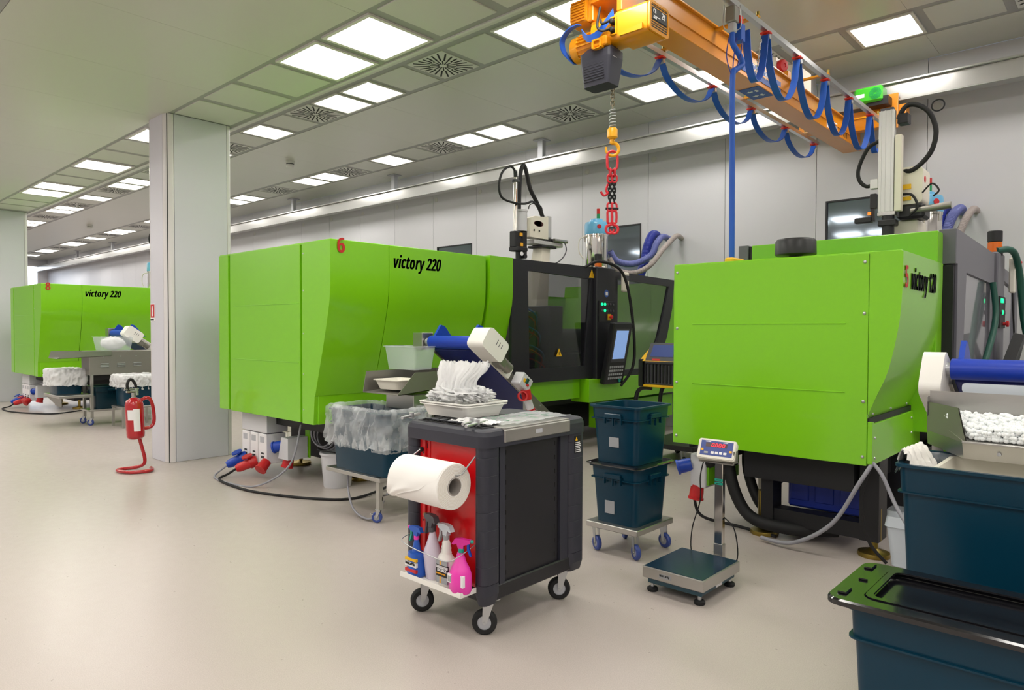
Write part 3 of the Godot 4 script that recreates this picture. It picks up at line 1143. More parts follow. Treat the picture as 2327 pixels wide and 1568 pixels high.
func plug(t: Node3D, p: Vector3, d: Vector3, m: Material, mated: bool) -> void:
	d = d.normalized()
	var mb := MB.new()
	if mated:
		mb.lathe([Vector2(0, 0), Vector2(0.05, 0), Vector2(0.055, 0.02), Vector2(0.055, 0.07), Vector2(0.046, 0.08), Vector2(0.042, 0.17), Vector2(0.03, 0.2), Vector2(0, 0.2)], p, d, 16)
	else:
		mb.lathe([Vector2(0, 0), Vector2(0.045, 0), Vector2(0.05, 0.05), Vector2(0.05, 0.09), Vector2(0.056, 0.09), Vector2(0.056, 0.105), Vector2(0, 0.11)], p, d, 16)
	var o := obj("plug", mb, m, t)
	# spring lid
	var l := MB.new()
	var s := d.cross(Vector3.RIGHT).normalized()
	if s.y < 0:
		s = -s
	var c := p + d * 0.07 + s * 0.075
	l.cyl(c - s * 0.006, c + s * 0.006 + d * 0.0, 0.05, 14)
	if mated:
		obj("lid", l, m, o)

func beacon(t: Node3D, p: Vector3, r: float, h: float) -> void:
	var mb := MB.new()
	mb.cyl(p, p + Vector3(0, h * 0.5, 0), r, 16, 0.004)
	var o := obj("beacon", mb, M.amber, t)
	mb = MB.new()
	mb.cyl(p + Vector3(0, h * 0.5, 0), p + Vector3(0, h, 0), r * 1.04, 16, 0.006)
	obj("beacon_cap", mb, M.black_plastic, o)
	mb = MB.new()
	mb.cyl(p + Vector3(0, -0.02, 0), p + Vector3(0, 0.012, 0), r * 1.1, 16)
	obj("beacon_base", mb, M.black_plastic, o)

func machine_120() -> Node3D:
	var t := thing("molding_machine", "green moulding machine numbered 5 with flat screwed end cover and grey doors", "machine", Vector3(-1.75, 0, -6.6))
	var mb: MB
	var ZF := -4.4
	var XL := -2.463
	var prof := curve_pts([Vector2(-1.012, 1.854), Vector2(-1.014, 1.65), Vector2(-1.03, 1.427), Vector2(-1.08, 1.173), Vector2(-1.135, 1.03), Vector2(-1.197, 0.875)])
	# dark base with feet
	bx("base_frame", M.frame_black, t, -2.0, -1.3, 0.4, 0.62, -8.3, -4.55)
	bx("base_frame", M.frame_black, t, -1.9, -1.82, 0.1, 0.45, -4.75, -4.6)
	bx("base_frame", M.frame_black, t, -1.28, -1.17, 0.1, 0.62, -4.78, -4.6)
	bx("base_frame", M.frame_black, t, -1.9, -1.17, 0.1, 0.2, -4.74, -4.62)
	bx("base_frame", M.frame_black, t, -2.0, -1.2, 0.06, 0.5, -8.4, -5.4)
	for q in [[-1.21, -4.66], [-1.9, -4.66], [-1.24, -7.5]]:
		var f := MB.new()
		f.lathe([Vector2(0, 0), Vector2(0.09, 0), Vector2(0.095, 0.014), Vector2(0.09, 0.028), Vector2(0.05, 0.034), Vector2(0.024, 0.05), Vector2(0.024, 0.1), Vector2(0.042, 0.1), Vector2(0.042, 0.3), Vector2(0.018, 0.3), Vector2(0.018, 0.42), Vector2(0, 0.42)], Vector3(q[0], 0, q[1]), Vector3.UP, 20)
		obj("foot", f, M.brass if q[1] > -5 else M.iron, t)
	bx("body_core", M.green_dark, t, XL + 0.02, -1.22, 0.62, 1.84, -5.75, ZF - 0.03)
	# end cover: one wide flat panel with two pressed lines, and a narrow strip
	var ep := bx("end_panel", M.green, t, XL, -1.19, 0.6, 1.854, ZF - 0.03, ZF, 0.003)
	for c in [[1.441, -2.318, -1.312], [1.028, -2.316, -1.313]]:
		bx("crease", M.green, ep, c[1], c[2], c[0] - 0.004, c[0] + 0.004, ZF - 0.001, ZF + 0.004, 0.002)
	for y in [1.802, 1.5, 1.41, 1.03, 0.98, 0.652]:
		for s in [-1, 1]:
			if (s < 0 and y in [1.5, 0.98]) or (s > 0 and y in [1.41, 1.03]):
				continue
			var sc := MB.new()
			sc.lathe([Vector2(0.0105, 0), Vector2(0.009, 0.005), Vector2(0.005, 0.008), Vector2(0, 0.008)], Vector3(XL + 0.028 if s < 0 else -1.212, y, ZF), Vector3.BACK, 10)
			obj("screw", sc, M.zinc, ep)
	var rp := prof.duplicate()
	rp.reverse()
	var poly := [Vector2(-1.186, 0.615), Vector2(-1.165, 0.615), Vector2(-1.165, 0.86)]
	poly.append(Vector2(-1.19, 0.87))
	poly = [Vector2(-1.187, 0.87)]
	poly.append_array(rp)
	poly.append(Vector2(-1.187, 1.854))
	mb = MB.new()
	var strip := [Vector2(-1.187, 0.905)]
	for p in rp:
		if p.x > -1.186:
			strip.append(p)
	strip.append(Vector2(-1.187, 1.854))
	mb.prism(strip, "xy", ZF - 0.03, ZF - 0.002)
	obj("end_panel", mb, M.green, t)
	bx("end_panel", M.green, t, -1.187, -1.16, 0.612, 0.86, ZF - 0.03, ZF - 0.002, 0.002)
	# bowed side cover and flat lower cover
	var thick := prof.duplicate()
	thick.append(Vector2(-1.26, 0.875))
	thick.append(Vector2(-1.26, 1.854))
	mb = MB.new()
	mb.prism(thick, "xy", ZF - 0.03, -5.45)
	var sp := obj("side_panel", mb, M.green, t)
	# rear edge folds inwards
	mb = MB.new()
	for k in prof.size() - 1:
		var a: Vector2 = prof[k]
		var b: Vector2 = prof[k + 1]
		mb.face([Vector3(a.x, a.y, -5.45), Vector3(b.x, b.y, -5.45), Vector3(b.x - 0.07, b.y, -5.56), Vector3(a.x - 0.07, a.y, -5.56)], Vector3(1, 0, -0.6))
	obj("folded_edge", mb, M.green_dark, sp)
	bx("lower_panel", M.green, t, -1.21, -1.165, 0.6, 0.845, -5.6, ZF - 0.03, 0.003)
	bx("seam", M.frame_black, t, -1.22, -1.18, 0.84, 0.88, -5.6, ZF - 0.01)
	for q in [[-4.5, 0.9], [-4.9, 0.9], [-5.3, 0.9], [-4.47, 0.64], [-4.47, 0.76], [-5.35, 0.7], [-5.35, 0.8]]:
		var sc := MB.new()
		sc.lathe([Vector2(0.009, 0), Vector2(0.007, 0.005), Vector2(0, 0.007)], Vector3(-1.165 if q[1] < 0.85 else -1.186, q[1], q[0]), Vector3.RIGHT, 8)
		obj("screw", sc, M.zinc, t)
	bx("top_cover", M.green, t, XL, -1.02, 1.846, 1.86, -5.5, ZF - 0.003, 0.003)
	mb = MB.new()
	mb.text("5", 0.175, Transform3D(SIDE, Vector3(-1.008, 1.605, -4.43)), 0, 0.82)
	obj("number", mb, M.letter_red, sp)
	mb = MB.new()
	for e in [0.0, 0.003, 0.006]:
		mb.text("victory 120", 0.17, Transform3D(SIDE, Vector3(-1.01, 1.6, -4.56 - e)), 0.2, 0.74)
	obj("lettering", mb, M.letter_black, sp)
	# round black cap on top of the end cover
	mb = MB.new()
	mb.lathe([Vector2(0, 0), Vector2(0.045, 0), Vector2(0.045, 0.05), Vector2(0.125, 0.052), Vector2(0.135, 0.06), Vector2(0.132, 0.15), Vector2(0.12, 0.165), Vector2(0, 0.168)], Vector3(-1.78, 1.86, -4.85), Vector3.UP, 28)
	obj("filler_cap", mb, M.black_plastic, t)
	# taller block behind
	bx("rear_block", M.green, t, -2.33, -1.035, 0.7, 2.075, -5.9, -5.4, 0.004)
	bx("rear_post", M.machine_grey, t, -2.44, -2.36, 0.7, 2.08, -5.5, -5.4, 0.004)
	bx("rear_post", M.frame_black, t, -2.36, -2.335, 0.7, 2.07, -5.5, -5.42)
	# grey door section on the near side
	bx("door_post", M.machine_grey, t, -1.06, -0.955, 1.86, 2.1, -5.65, -5.56, 0.004)
	mb = MB.new()
	mb.prism([Vector2(-5.56, 1.85), Vector2(-5.62, 1.85), Vector2(-5.62, 0.7), Vector2(-5.56, 0.7)], "zy", -1.06, -0.97)
	obj("door_seal", mb, M.frame_black, t)
	mb = MB.new()
	mb.ring([Vector2(-5.62, 0.7), Vector2(-5.62, 2.1), Vector2(-7.2, 2.06), Vector2(-7.2, 0.7)], [Vector2(-5.8, 0.9), Vector2(-5.95, 1.82), Vector2(-7.0, 1.8), Vector2(-7.0, 0.9)], "zy", -0.99, -0.955)
	var d1 := obj("door", mb, M.machine_grey, t)
	var pane := film("grey_glass", c8(140, 140, 150), 0.6, 0.05)
	mb = MB.new()
	mb.prism([Vector2(-5.78, 0.88), Vector2(-5.93, 1.84), Vector2(-7.02, 1.82), Vector2(-7.02, 0.88)], "zy", -0.975, -0.97)
	obj("pane", mb, pane, d1)
	bx("mold_space", M.machine_grey, t, -2.2, -1.2, 0.65, 1.95, -7.2, -5.9)
	var post := bx("control_post", M.machine_grey, t, -1.05, -0.93, 0.7, 2.08, -7.6, -7.22, 0.01)
	bx("button_field", M.black_plastic, post, -0.94, -0.915, 1.42, 1.7, -7.56, -7.26, 0.004)
	for r in 2:
		for c in 4:
			mb = MB.new()
			mb.cyl(Vector3(-0.915, 1.66 - 0.1 * r, -7.3 - 0.06 * c), Vector3(-0.905, 1.66 - 0.1 * r, -7.3 - 0.06 * c), 0.02, 10)
			obj("button", mb, M.lamp_green if c < 2 and (r == 0 or c == 1) else M.dark_grey_plastic, post)
	mb = MB.new()
	mb.lathe([Vector2(0.014, 0), Vector2(0.014, 0.02), Vector2(0.028, 0.024), Vector2(0.028, 0.04), Vector2(0, 0.046)], Vector3(-0.915, 1.46, -7.45), Vector3.RIGHT, 14)
	obj("emergency_stop", mb, M.red_plastic, post)
	mb = MB.new()
	mb.T = Transform3D(Basis(Vector3(0, 0, 1), deg_to_rad(-14)), Vector3(-0.85, 1.08, -7.3))
	mb.prism([Vector2(-0.3, -0.3), Vector2(0.34, -0.3), Vector2(0.05, 0.3), Vector2(-0.06, 0.3)], "zy", -0.04, 0.04)
	obj("operator_panel", mb, M.black_plastic, t)
	var o2 := [Vector2(-7.62, 0.7), Vector2(-7.62, 1.98), Vector2(-8.75, 1.93), Vector2(-8.7, 1.3), Vector2(-8.5, 0.7)]
	var i2 := [Vector2(-7.75, 0.85), Vector2(-7.75, 1.86), Vector2(-8.55, 1.8), Vector2(-8.5, 1.3), Vector2(-8.35, 0.85)]
	mb = MB.new()
	mb.ring(o2, i2, "zy", -0.99, -0.955)
	var d2 := obj("door", mb, M.machine_grey, t)
	mb = MB.new()
	mb.prism(i2, "zy", -0.977, -0.972)
	obj("pane", mb, pane, d2)
	bx("rear_cover", M.green_dark, t, -2.2, -1.3, 0.65, 1.7, -8.75, -7.3)
	bx("apron", M.green, t, -1.1, -0.97, 0.5, 0.7, -8.7, -5.7, 0.004)
	beacon(t, Vector3(-0.98, 2.08, -7.4), 0.055, 0.2)
	tb("coolant_hose", M.hose_green, t, [Vector3(-0.96, 2.1, -7.35), Vector3(-0.86, 2.1, -7.5), Vector3(-0.83, 1.9, -7.7), Vector3(-0.8, 1.5, -7.75), Vector3(-0.7, 1.05, -7.6), Vector3(-0.6, 0.7, -7.3)], 0.028, 10)
	tb("coolant_hose", M.hose_green, t, [Vector3(-0.93, 1.8, -6.95), Vector3(-0.9, 1.5, -6.9), Vector3(-0.92, 1.15, -6.55), Vector3(-0.95, 0.95, -6.3)], 0.024, 10)
	mb = MB.new()
	mb.box(Vector3(-0.88, 1.9, -7.68), Vector3(0.05, 0.32, 0.09), 0.012)
	var hs := obj("handset", mb, M.cream_plastic, t)
	cy("handset_stop", M.red_plastic, hs, Vector3(-0.86, 2.02, -7.75), Vector3(-0.83, 2.02, -7.78), 0.015, 10)
	tb("handset_cord", M.rubber, t, [Vector3(-0.88, 1.74, -7.68), Vector3(-0.86, 1.3, -7.7), Vector3(-0.84, 1.0, -7.6)], 0.008, 6)
	# hoses, filter and sockets in the dark space below
	tb("hydraulic_hose", M.rubber, t, [Vector3(-2.2, 0.62, -4.75), Vector3(-2.14, 0.35, -4.65), Vector3(-1.98, 0.12, -4.6), Vector3(-1.7, 0.08, -4.62), Vector3(-1.45, 0.09, -4.75)], 0.042, 12)
	tb("hydraulic_hose", M.rubber, t, [Vector3(-2.1, 0.62, -4.85), Vector3(-2.06, 0.4, -4.75), Vector3(-1.93, 0.16, -4.72), Vector3(-1.7, 0.14, -4.72), Vector3(-1.5, 0.12, -4.85)], 0.036, 12)
	tb("hydraulic_hose", M.rubber, t, [Vector3(-2.0, 0.6, -5.0), Vector3(-2.18, 0.52, -4.72), Vector3(-2.3, 0.44, -4.62), Vector3(-2.34, 0.42, -4.9)], 0.04, 12)
	mb = MB.new()
	mb.lathe([Vector2(0, 0), Vector2(0.05, 0), Vector2(0.056, 0.02), Vector2(0.056, 0.24), Vector2(0.066, 0.25), Vector2(0.066, 0.3), Vector2(0.03, 0.34), Vector2(0, 0.34)], Vector3(-2.02, 0.16, -4.98), Vector3.UP, 18)
	obj("oil_filter", mb, M.steel_dull, t)
	cy("valve", M.iron, t, Vector3(-2.1, 0.5, -4.9), Vector3(-1.92, 0.5, -4.95), 0.04, 12)
	cy("valve", M.steel, t, Vector3(-1.86, 0.36, -4.82), Vector3(-1.86, 0.36, -4.74), 0.034, 12)
	bx("green_bracket", M.green_dark, t, -2.3, -2.285, 0.28, 0.62, -5.1, -4.6)
	bx("socket_box", M.light_grey_plastic, t, -2.42, -2.3, 0.26, 0.5, -4.75, -4.58, 0.006)
	plug(t, Vector3(-2.42, 0.42, -4.6), Vector3(-0.9, -0.3, 0.5), M.blue_plastic, false)
	plug(t, Vector3(-2.38, 0.27, -4.62), Vector3(-0.1, -1, 0.1), M.red_plastic, false)
	tb("signal_cable", M.cable_grey, t, [Vector3(-1.16, 0.62, -4.42), Vector3(-1.22, 0.5, -4.38), Vector3(-1.38, 0.22, -4.4), Vector3(-1.62, 0.05, -4.42), Vector3(-1.84, 0.03, -4.46)], 0.013, 8)
	tb("signal_cable", M.cable_grey, t, [Vector3(-1.16, 0.62, -4.42), Vector3(-1.1, 0.55, -4.4), Vector3(-1.02, 0.4, -4.36), Vector3(-0.9, 0.3, -4.2)], 0.011, 8)
	tb("supply_cable", M.rubber, t, [Vector3(-1.17, 0.61, -4.44), Vector3(-1.22, 0.4, -4.42), Vector3(-1.19, 0.15, -4.46), Vector3(-1.1, 0.02, -4.5)], 0.01, 8)
	tb("supply_cable", M.rubber, t, [Vector3(-2.4, 0.2, -4.6), Vector3(-2.35, 0.05, -4.62), Vector3(-2.1, 0.015, -4.66), Vector3(-1.8, 0.015, -4.6)], 0.011, 8)
	return t

# ---------------------------------------------------------------- shared small parts
func caster(t: Node3D, top: Vector3, r: float, w: float, turn: float, tyre: Material, fork: Material, hub: Material, brake := false) -> void:
	# swivel castor under «top» (its plate), wheel on the floor
	var dir := Vector3(cos(turn), 0, sin(turn))        # trailing direction
	var ax := Vector3(-sin(turn), 0, cos(turn))
	var c := Vector3(top.x, r, top.z) + dir * r * 0.45
	var mb := MB.new()
	var b := r * 0.14
	mb.lathe([Vector2(r * 0.55, -w / 2), Vector2(r - b, -w / 2), Vector2(r, -w / 2 + b), Vector2(r, w / 2 - b), Vector2(r - b, w / 2), Vector2(r * 0.55, w / 2)], c, ax, 26, 30)
	var wh := obj("wheel", mb, tyre, t)
	mb = MB.new()
	mb.lathe([Vector2(0, -w * 0.42), Vector2(r * 0.2, -w * 0.46), Vector2(r * 0.7, -w * 0.36), Vector2(r * 0.7, w * 0.36), Vector2(r * 0.2, w * 0.46), Vector2(0, w * 0.42)], c, ax, 22)
	obj("hub", mb, hub, wh)
	mb = MB.new()
	mb.cyl(c - ax * w * 0.72, c + ax * w * 0.72, r * 0.12, 8)
	for s in [-1, 1]:
		var o: Vector3 = ax * s * w * 0.62
		var p := top + Vector3(0, -r * 0.12, 0)
		var q := [p - dir * r * 0.35 + o, p + dir * r * 0.55 + o, c + dir * r * 0.16 + o, c - Vector3(0, r * 0.16, 0) + o, c - dir * r * 0.2 + o]
		mb.face(q, ax * s)
		var q2 := []
		for a in q:
			q2.append(a - ax * s * r * 0.05)
		mb.face(q2, -ax * s)
		for k in q.size():
			var n: int = (k + 1) % q.size()
			mb.face([q[k], q[n], q2[n], q2[k]], (q[k] + q[n]) / 2 - (p + c) / 2 - o)
	mb.box(top + Vector3(0, -r * 0.09, 0) + dir * r * 0.1, Vector3(r * 1.0, r * 0.1, r * 1.0))
	mb.box(top + Vector3(0, -r * 0.02, 0), Vector3(r * 1.15, r * 0.07, r * 1.15))
	obj("fork", mb, fork, t)
	if brake:
		mb = MB.new()
		mb.box(c + dir * r * 0.9 + Vector3(0, r * 0.5, 0), Vector3(r * 0.8, r * 0.18, r * 0.6), r * 0.05)
		obj("brake_pedal", mb, M.zinc, t)

func crate(called: String, label: String, cat: String, x0: float, x1: float, z0: float, z1: float, y: float, h: float, m: Material, grp := "", lip := true, handles := "xz") -> Node3D:
	# deep nesting crate: tapered body, ridge all round, wider upper band, rim and grip blocks
	var t := thing(called, label, cat, Vector3((x0 + x1) / 2, y, (z0 + z1) / 2), grp)
	var mb := MB.new()
	var R := func(d: float) -> Array:
		return rr2(x0 - d, x1 + d, z0 - d, z1 + d, 0.035, 3)
	var band := h * 0.76
	mb.loft([[R.call(-0.028), y], [R.call(-0.012), y + band], [R.call(0.004), y + band], [R.call(0.004), y + band + 0.006], [R.call(-0.006), y + band + 0.006], [R.call(-0.002), y + h - 0.012], [R.call(0.012), y + h - 0.012], [R.call(0.012), y + h], [R.call(-0.012), y + h]])
	mb.loft([[R.call(-0.036), y + 0.012], [R.call(-0.02), y + band], [R.call(-0.012), y + h]], -1.0)
	mb.cap(R.call(-0.028), y, -1)
	mb.cap(R.call(-0.036), y + 0.012, 1)
	obj("body", mb, m, t)
	for s in [[0, 1], [0, -1], [1, 0], [-1, 0]]:
		if (s[0] != 0 and not "x" in handles) or (s[1] != 0 and not "z" in handles):
			continue
		mb = MB.new()
		var c := Vector3((x0 + x1) / 2 + s[0] * ((x1 - x0) / 2 + 0.004), y + band - 0.01, (z0 + z1) / 2 + s[1] * ((z1 - z0) / 2 + 0.004))
		mb.box(c + Vector3(0, 0.035, 0), Vector3(0.02 if s[0] != 0 else 0.12, 0.03, 0.02 if s[1] != 0 else 0.12), 0.004)
		mb.box(c + Vector3(0, 0.0, 0), Vector3(0.016 if s[0] != 0 else 0.006, 0.05, 0.016 if s[1] != 0 else 0.006))
		for e in [-1, 1]:
			mb.box(c + Vector3(0.06 * e if s[0] == 0 else 0.0, 0.01, 0.06 * e if s[1] == 0 else 0.0), Vector3(0.018 if s[0] != 0 else 0.008, 0.05, 0.018 if s[1] != 0 else 0.008))
		obj("grip", mb, m, t)
	return t

func liner(called: String, label: String, x0: float, x1: float, z0: float, z1: float, top: float, hang: float, deep: float, sd: int, m: Material) -> void:
	# plastic bag lining a crate: inner wall, rolled edge and a skirt hanging outside
	var f := FastNoiseLite.new()
	f.seed = sd
	f.frequency = 2.2
	var t := thing(called, label, "bag", Vector3((x0 + x1) / 2, top - hang, (z0 + z1) / 2))
	var per := rr2(x0, x1, z0, z1, 0.05, 4)
	var N := 120
	var at := func(u: float, off: float) -> Vector2:
		# point round the rim at arc position u, moved outwards by off
		var L := 0.0
		var len_ := []
		for k in per.size():
			var l: float = (per[(k + 1) % per.size()] - per[k]).length()
			len_.append(l)
			L += l
		var s := fposmod(u, 1.0) * L
		var k := 0
		while s > len_[k] and k < per.size() - 1:
			s -= len_[k]
			k += 1
		var a: Vector2 = per[k]
		var b: Vector2 = per[(k + 1) % per.size()]
		var d := (b - a).normalized()
		var p := a.lerp(b, s / maxf(len_[k], 1e-6))
		var o := Vector2(d.y, -d.x)
		if o.dot(p - Vector2((x0 + x1) / 2, (z0 + z1) / 2)) < 0:
			o = -o
		return p + o * off
	var sk := func(u: float, v: float) -> Vector3:
		# v 0: deep inside, 0.35: over the rim, 1: lower hem outside
		var a := TAU * u
		var wob := f.get_noise_3d(cos(a) * 2.6, sin(a) * 2.6, v * 1.6)
		var fine := f.get_noise_3d(cos(a) * 16.0, sin(a) * 16.0, v * 3.0)
		var y: float
		var off: float
		if v < 0.3:
			y = lerpf(top - deep, top + 0.012, v / 0.3)
			off = -0.028 + 0.01 * wob
		elif v < 0.42:
			var w := (v - 0.3) / 0.12
			y = top + 0.012 + 0.012 * sin(PI * w)
			off = lerpf(-0.028, 0.022, w)
		else:
			var w := (v - 0.42) / 0.58
			y = lerpf(top + 0.012, top - hang * (1.0 + 0.12 * f.get_noise_2d(cos(a) * 1.5, sin(a) * 1.5)), w)
			off = 0.022 + 0.016 * sin(w * 5.0 + wob * 5.0) + 0.022 * w
		off += 0.007 * fine
		var p: Vector2 = at.call(u, off)
		return Vector3(p.x, y + 0.01 * wob, p.y)
	var mb := MB.new()
	mb.surf(N, 16, sk, true)
	obj("film", mb, m, t)

func tray(called: String, label: String, x0: float, x1: float, z0: float, z1: float, y: float, h: float, m: Material, grp := "") -> Node3D:
	# shallow tapered tray with a flat rim
	var t := thing(called, label, "tray", Vector3((x0 + x1) / 2, y, (z0 + z1) / 2), grp)
	var mb := MB.new()
	var R := func(d: float) -> Array:
		return rr2(x0 - d, x1 + d, z0 - d, z1 + d, 0.03, 3)
	mb.loft([[R.call(-h * 0.5), y], [R.call(-0.012), y + h - 0.006], [R.call(0.0), y + h - 0.006], [R.call(0.0), y + h], [R.call(-0.016), y + h]])
	mb.loft([[R.call(-h * 0.5 - 0.004), y + 0.005], [R.call(-0.016), y + h]], -1.0)
	mb.cap(R.call(-h * 0.5), y, -1)
	mb.cap(R.call(-h * 0.5 - 0.004), y + 0.005, 1)
	obj("shell", mb, m, t)
	return t

# ---------------------------------------------------------------- crane
func catenary(a: Vector3, b: Vector3, drop: float, n := 14) -> Array:
	var out := []
	for i in n + 1:
		var t := float(i) / n
		var s := 4.0 * t * (1.0 - t)
		s = pow(s, 0.62)
		out.append(a.lerp(b, t) - Vector3(0, drop * s, 0))
	return out

func festoon(crane_: Node3D, label: String, x: float, y: float, z0: float, z1: float, clips: Array, drop: float, first: Array) -> void:
	var mb := MB.new()
	mb.ring([Vector2(x - 0.02, y), Vector2(x + 0.02, y), Vector2(x + 0.02, y + 0.04), Vector2(x - 0.02, y + 0.04)], [Vector2(x - 0.015, y + 0.004), Vector2(x + 0.015, y + 0.004), Vector2(x + 0.015, y + 0.036), Vector2(x - 0.015, y + 0.036)], "xy", z0, z1)
	var t := obj("cable_rail", mb, M.zinc, crane_, label)
	for i in clips.size():
		var z: float = clips[i]
		mb = MB.new()
		mb.box(Vector3(x, y - 0.012, z), Vector3(0.075, 0.014, 0.06), 0.004)
		mb.box(Vector3(x, y - 0.03, z), Vector3(0.03, 0.03, 0.02))
		obj("cable_trolley", mb, M.signal_red, t)
		cy("saddle", M.zinc, t, Vector3(x - 0.035, y - 0.045, z), Vector3(x + 0.035, y - 0.045, z), 0.018, 10)
		var a: Vector3 = Vector3(x, y - 0.03, z + 0.02)
		if i == 0:
			mb = MB.new()
			mb.strap(catenary(first[0], Vector3(x, y - 0.03, z + 0.015), first[1]), Vector3.RIGHT, 0.055, 0.008)
			obj("flat_cable", mb, M.cable_blue, t)
		if i < clips.size() - 1:
			mb = MB.new()
			mb.strap(catenary(Vector3(x, y - 0.03, z - 0.015), Vector3(x, y - 0.03, clips[i + 1] + 0.015), drop), Vector3.RIGHT, 0.055, 0.008)
			obj("flat_cable", mb, M.cable_blue, t)
		elif x > -2.5:
			mb = MB.new()
			mb.strap(spl([Vector3(x, y - 0.03, z - 0.015), Vector3(x, y - 0.2, z - 0.07), Vector3(x, y - 0.36, z - 0.18), Vector3(x, y - 0.3, z - 0.3)], 5), Vector3.RIGHT, 0.055, 0.008)
			obj("flat_cable", mb, M.cable_blue, t)

func link(t: Node3D, c: Vector3, w: float, h: float, r: float, turn: float, m: Material, called := "link") -> void:
	# one oval chain link
	var p := []
	for k in 16:
		var a := TAU * k / 16.0
		var q := Vector3(cos(a) * w / 2, signf(sin(a)) * (h / 2 - w / 2) + sin(a) * w / 2, 0)
		p.append(c + q.rotated(Vector3.UP, turn))
	var mb := MB.new()
	mb.tube(p, r, 7, true)
	obj(called, mb, m, t)

func crane() -> void:
	var mb: MB
	# runway along the back wall, hung from the ceiling
	var r := thing("crane_runway", "long silver crane runway beam hung below the ceiling along the back wall", "beam", Vector3(-16, 3.92, -8.58))
	mb = MB.new()
	mb.bb(X0 + 0.05, X1 - 0.05, 3.935, 4.12, -8.63, -8.52, 0.004)
	mb.bb(X0 + 0.05, X1 - 0.05, 3.92, 3.938, -8.66, -8.5, 0.003)
	mb.bb(X0 + 0.05, X1 - 0.05, 4.12, 4.14, -8.67, -8.48, 0.003)
	obj("beam", mb, M.beam_silver, r)
	for x in [1.2, -3.0, -7.2, -11.0, -14.8, -18.8, -23.0, -27.0, -31.0]:
		mb = MB.new()
		mb.bb(x - 0.05, x + 0.05, 4.14, 4.45, -8.62, -8.54)
		mb.bb(x - 0.16, x + 0.16, 4.135, 4.15, -8.67, -8.49)
		mb.bb(x - 0.1, x + 0.1, 4.43, 4.448, -8.68, -8.48)
		obj("hanger", mb, M.grey_plastic, r)
	# bridge girder
	var b := thing("crane_bridge", "orange overhead crane girder running towards the back wall", "crane", Vector3(-2.57, 3.5, -6.2))
	var ZA := -3.66
	var ZB := -8.76
	mb = MB.new()
	mb.bb(-2.655, -2.485, 3.512, 3.735, ZB, ZA)
	mb.bb(-2.67, -2.47, 3.5, 3.514, ZB, ZA, 0.003)
	mb.bb(-2.68, -2.46, 3.73, 3.745, ZB, ZA, 0.003)
	mb.bb(-2.485, -2.478, 3.6, 3.615, ZB, ZA)
	obj("girder", mb, M.crane_orange, b)
	for i in 4:
		bx("vent_slot", M.label_black, b, -2.4858, -2.4835, 3.54, 3.63, -8.1 - 0.055 * i, -8.085 - 0.055 * i)
	var np := bx("nameplate", M.label_white, b, -2.486, -2.482, 3.53, 3.63, -7.93, -7.6)
	for i in 5:
		bx("print", M.dark_joint, np, -2.4822, -2.481, 3.545 + 0.016 * i, 3.553 + 0.016 * i, -7.9 + 0.02 * (i % 2), -7.64)
	var pl := bx("capacity_plate", M.label_blue, b, -2.486, -2.481, 3.55, 3.66, -6.35, -5.45)
	mb = MB.new()
	mb.text("PORTATA KG 2000", 0.085, Transform3D(SIDE, Vector3(-2.481, 3.573, -5.49)), 0, 0.9)
	obj("lettering", mb, M.label_white, pl)
	var us := bx("direction_sign", M.label_blue, b, -2.66, -2.48, 3.4955, 3.5, -6.17, -5.85)
	for q in [[-2.6, -6.08, 0], [-2.54, -6.08, 1], [-2.6, -5.95, 2], [-2.54, -5.95, 3]]:
		mb = MB.new()
		mb.T = Transform3D(Basis(Vector3.UP, PI / 2 * q[2]), Vector3(q[0], 3.4955, q[1]))
		mb.prism([Vector2(0.03, 0), Vector2(0, 0.022), Vector2(0, 0.01), Vector2(-0.026, 0.01), Vector2(-0.026, -0.01), Vector2(0, -0.01), Vector2(0, -0.022)], "xz", -0.001, 0.001)
		obj("arrow", mb, M.label_white, us)
	# rail brackets
	for z in [-5.05, -6.6, -8.2]:
		bx("bracket", M.crane_yellow, b, -2.68, -2.14, 3.715, 3.73, z - 0.02, z + 0.02)
		bx("bracket", M.crane_yellow, b, -2.9, -2.66, 3.635, 3.65, z - 0.02 + 0.1, z + 0.02 + 0.1)
		cy("bolt", M.brass, b, Vector3(-2.15, 3.68, z), Vector3(-2.15, 3.76, z), 0.012, 8)
		cy("bolt", M.brass, b, Vector3(-2.88, 3.61, z + 0.1), Vector3(-2.88, 3.68, z + 0.1), 0.012, 8)
	# end truck under the runway with its green drive
	mb = MB.new()
	mb.bb(-3.1, -1.95, 3.745, 3.88, -8.65, -8.5, 0.008)
	mb.bb(-2.16, -2.02, 3.62, 4.0, -8.49, -8.46, 0.004)
	mb.bb(-2.46, -2.05, 3.64, 3.76, -8.5, -8.4, 0.004)
	obj("end_truck", mb, M.crane_orange, b)
	bx("truck_label", M.label_white, b, -2.14, -2.05, 3.72, 3.82, -8.46, -8.457)
	mb = MB.new()
	mb.bb(-2.42, -2.13, 3.9, 4.07, -8.47, -8.27, 0.02)
	var dr := obj("drive_motor", mb, M.drive_green, b)
	mb = MB.new()
	for i in 5:
		mb.lathe([Vector2(0.012 + 0.011 * i, 0), Vector2(0.012 + 0.011 * i, 0.003), Vector2(0.017 + 0.011 * i, 0.003), Vector2(0.017 + 0.011 * i, 0)], Vector3(-2.2, 3.985, -8.27), Vector3.BACK, 16)
	obj("fan_grille", mb, M.beacon_green, dr)
	bx("rating_plate", M.label_white, dr, -2.4, -2.31, 3.96, 4.0, -8.271, -8.268)
	bx("drive_bracket", M.black_plastic, b, -2.3, -2.08, 3.86, 3.95, -8.46, -8.3)
	# switch cabinet and horn on the far side of the girder
	mb = MB.new()
	mb.bb(-2.9, -2.69, 3.75, 4.16, -7.72, -7.3, 0.006)
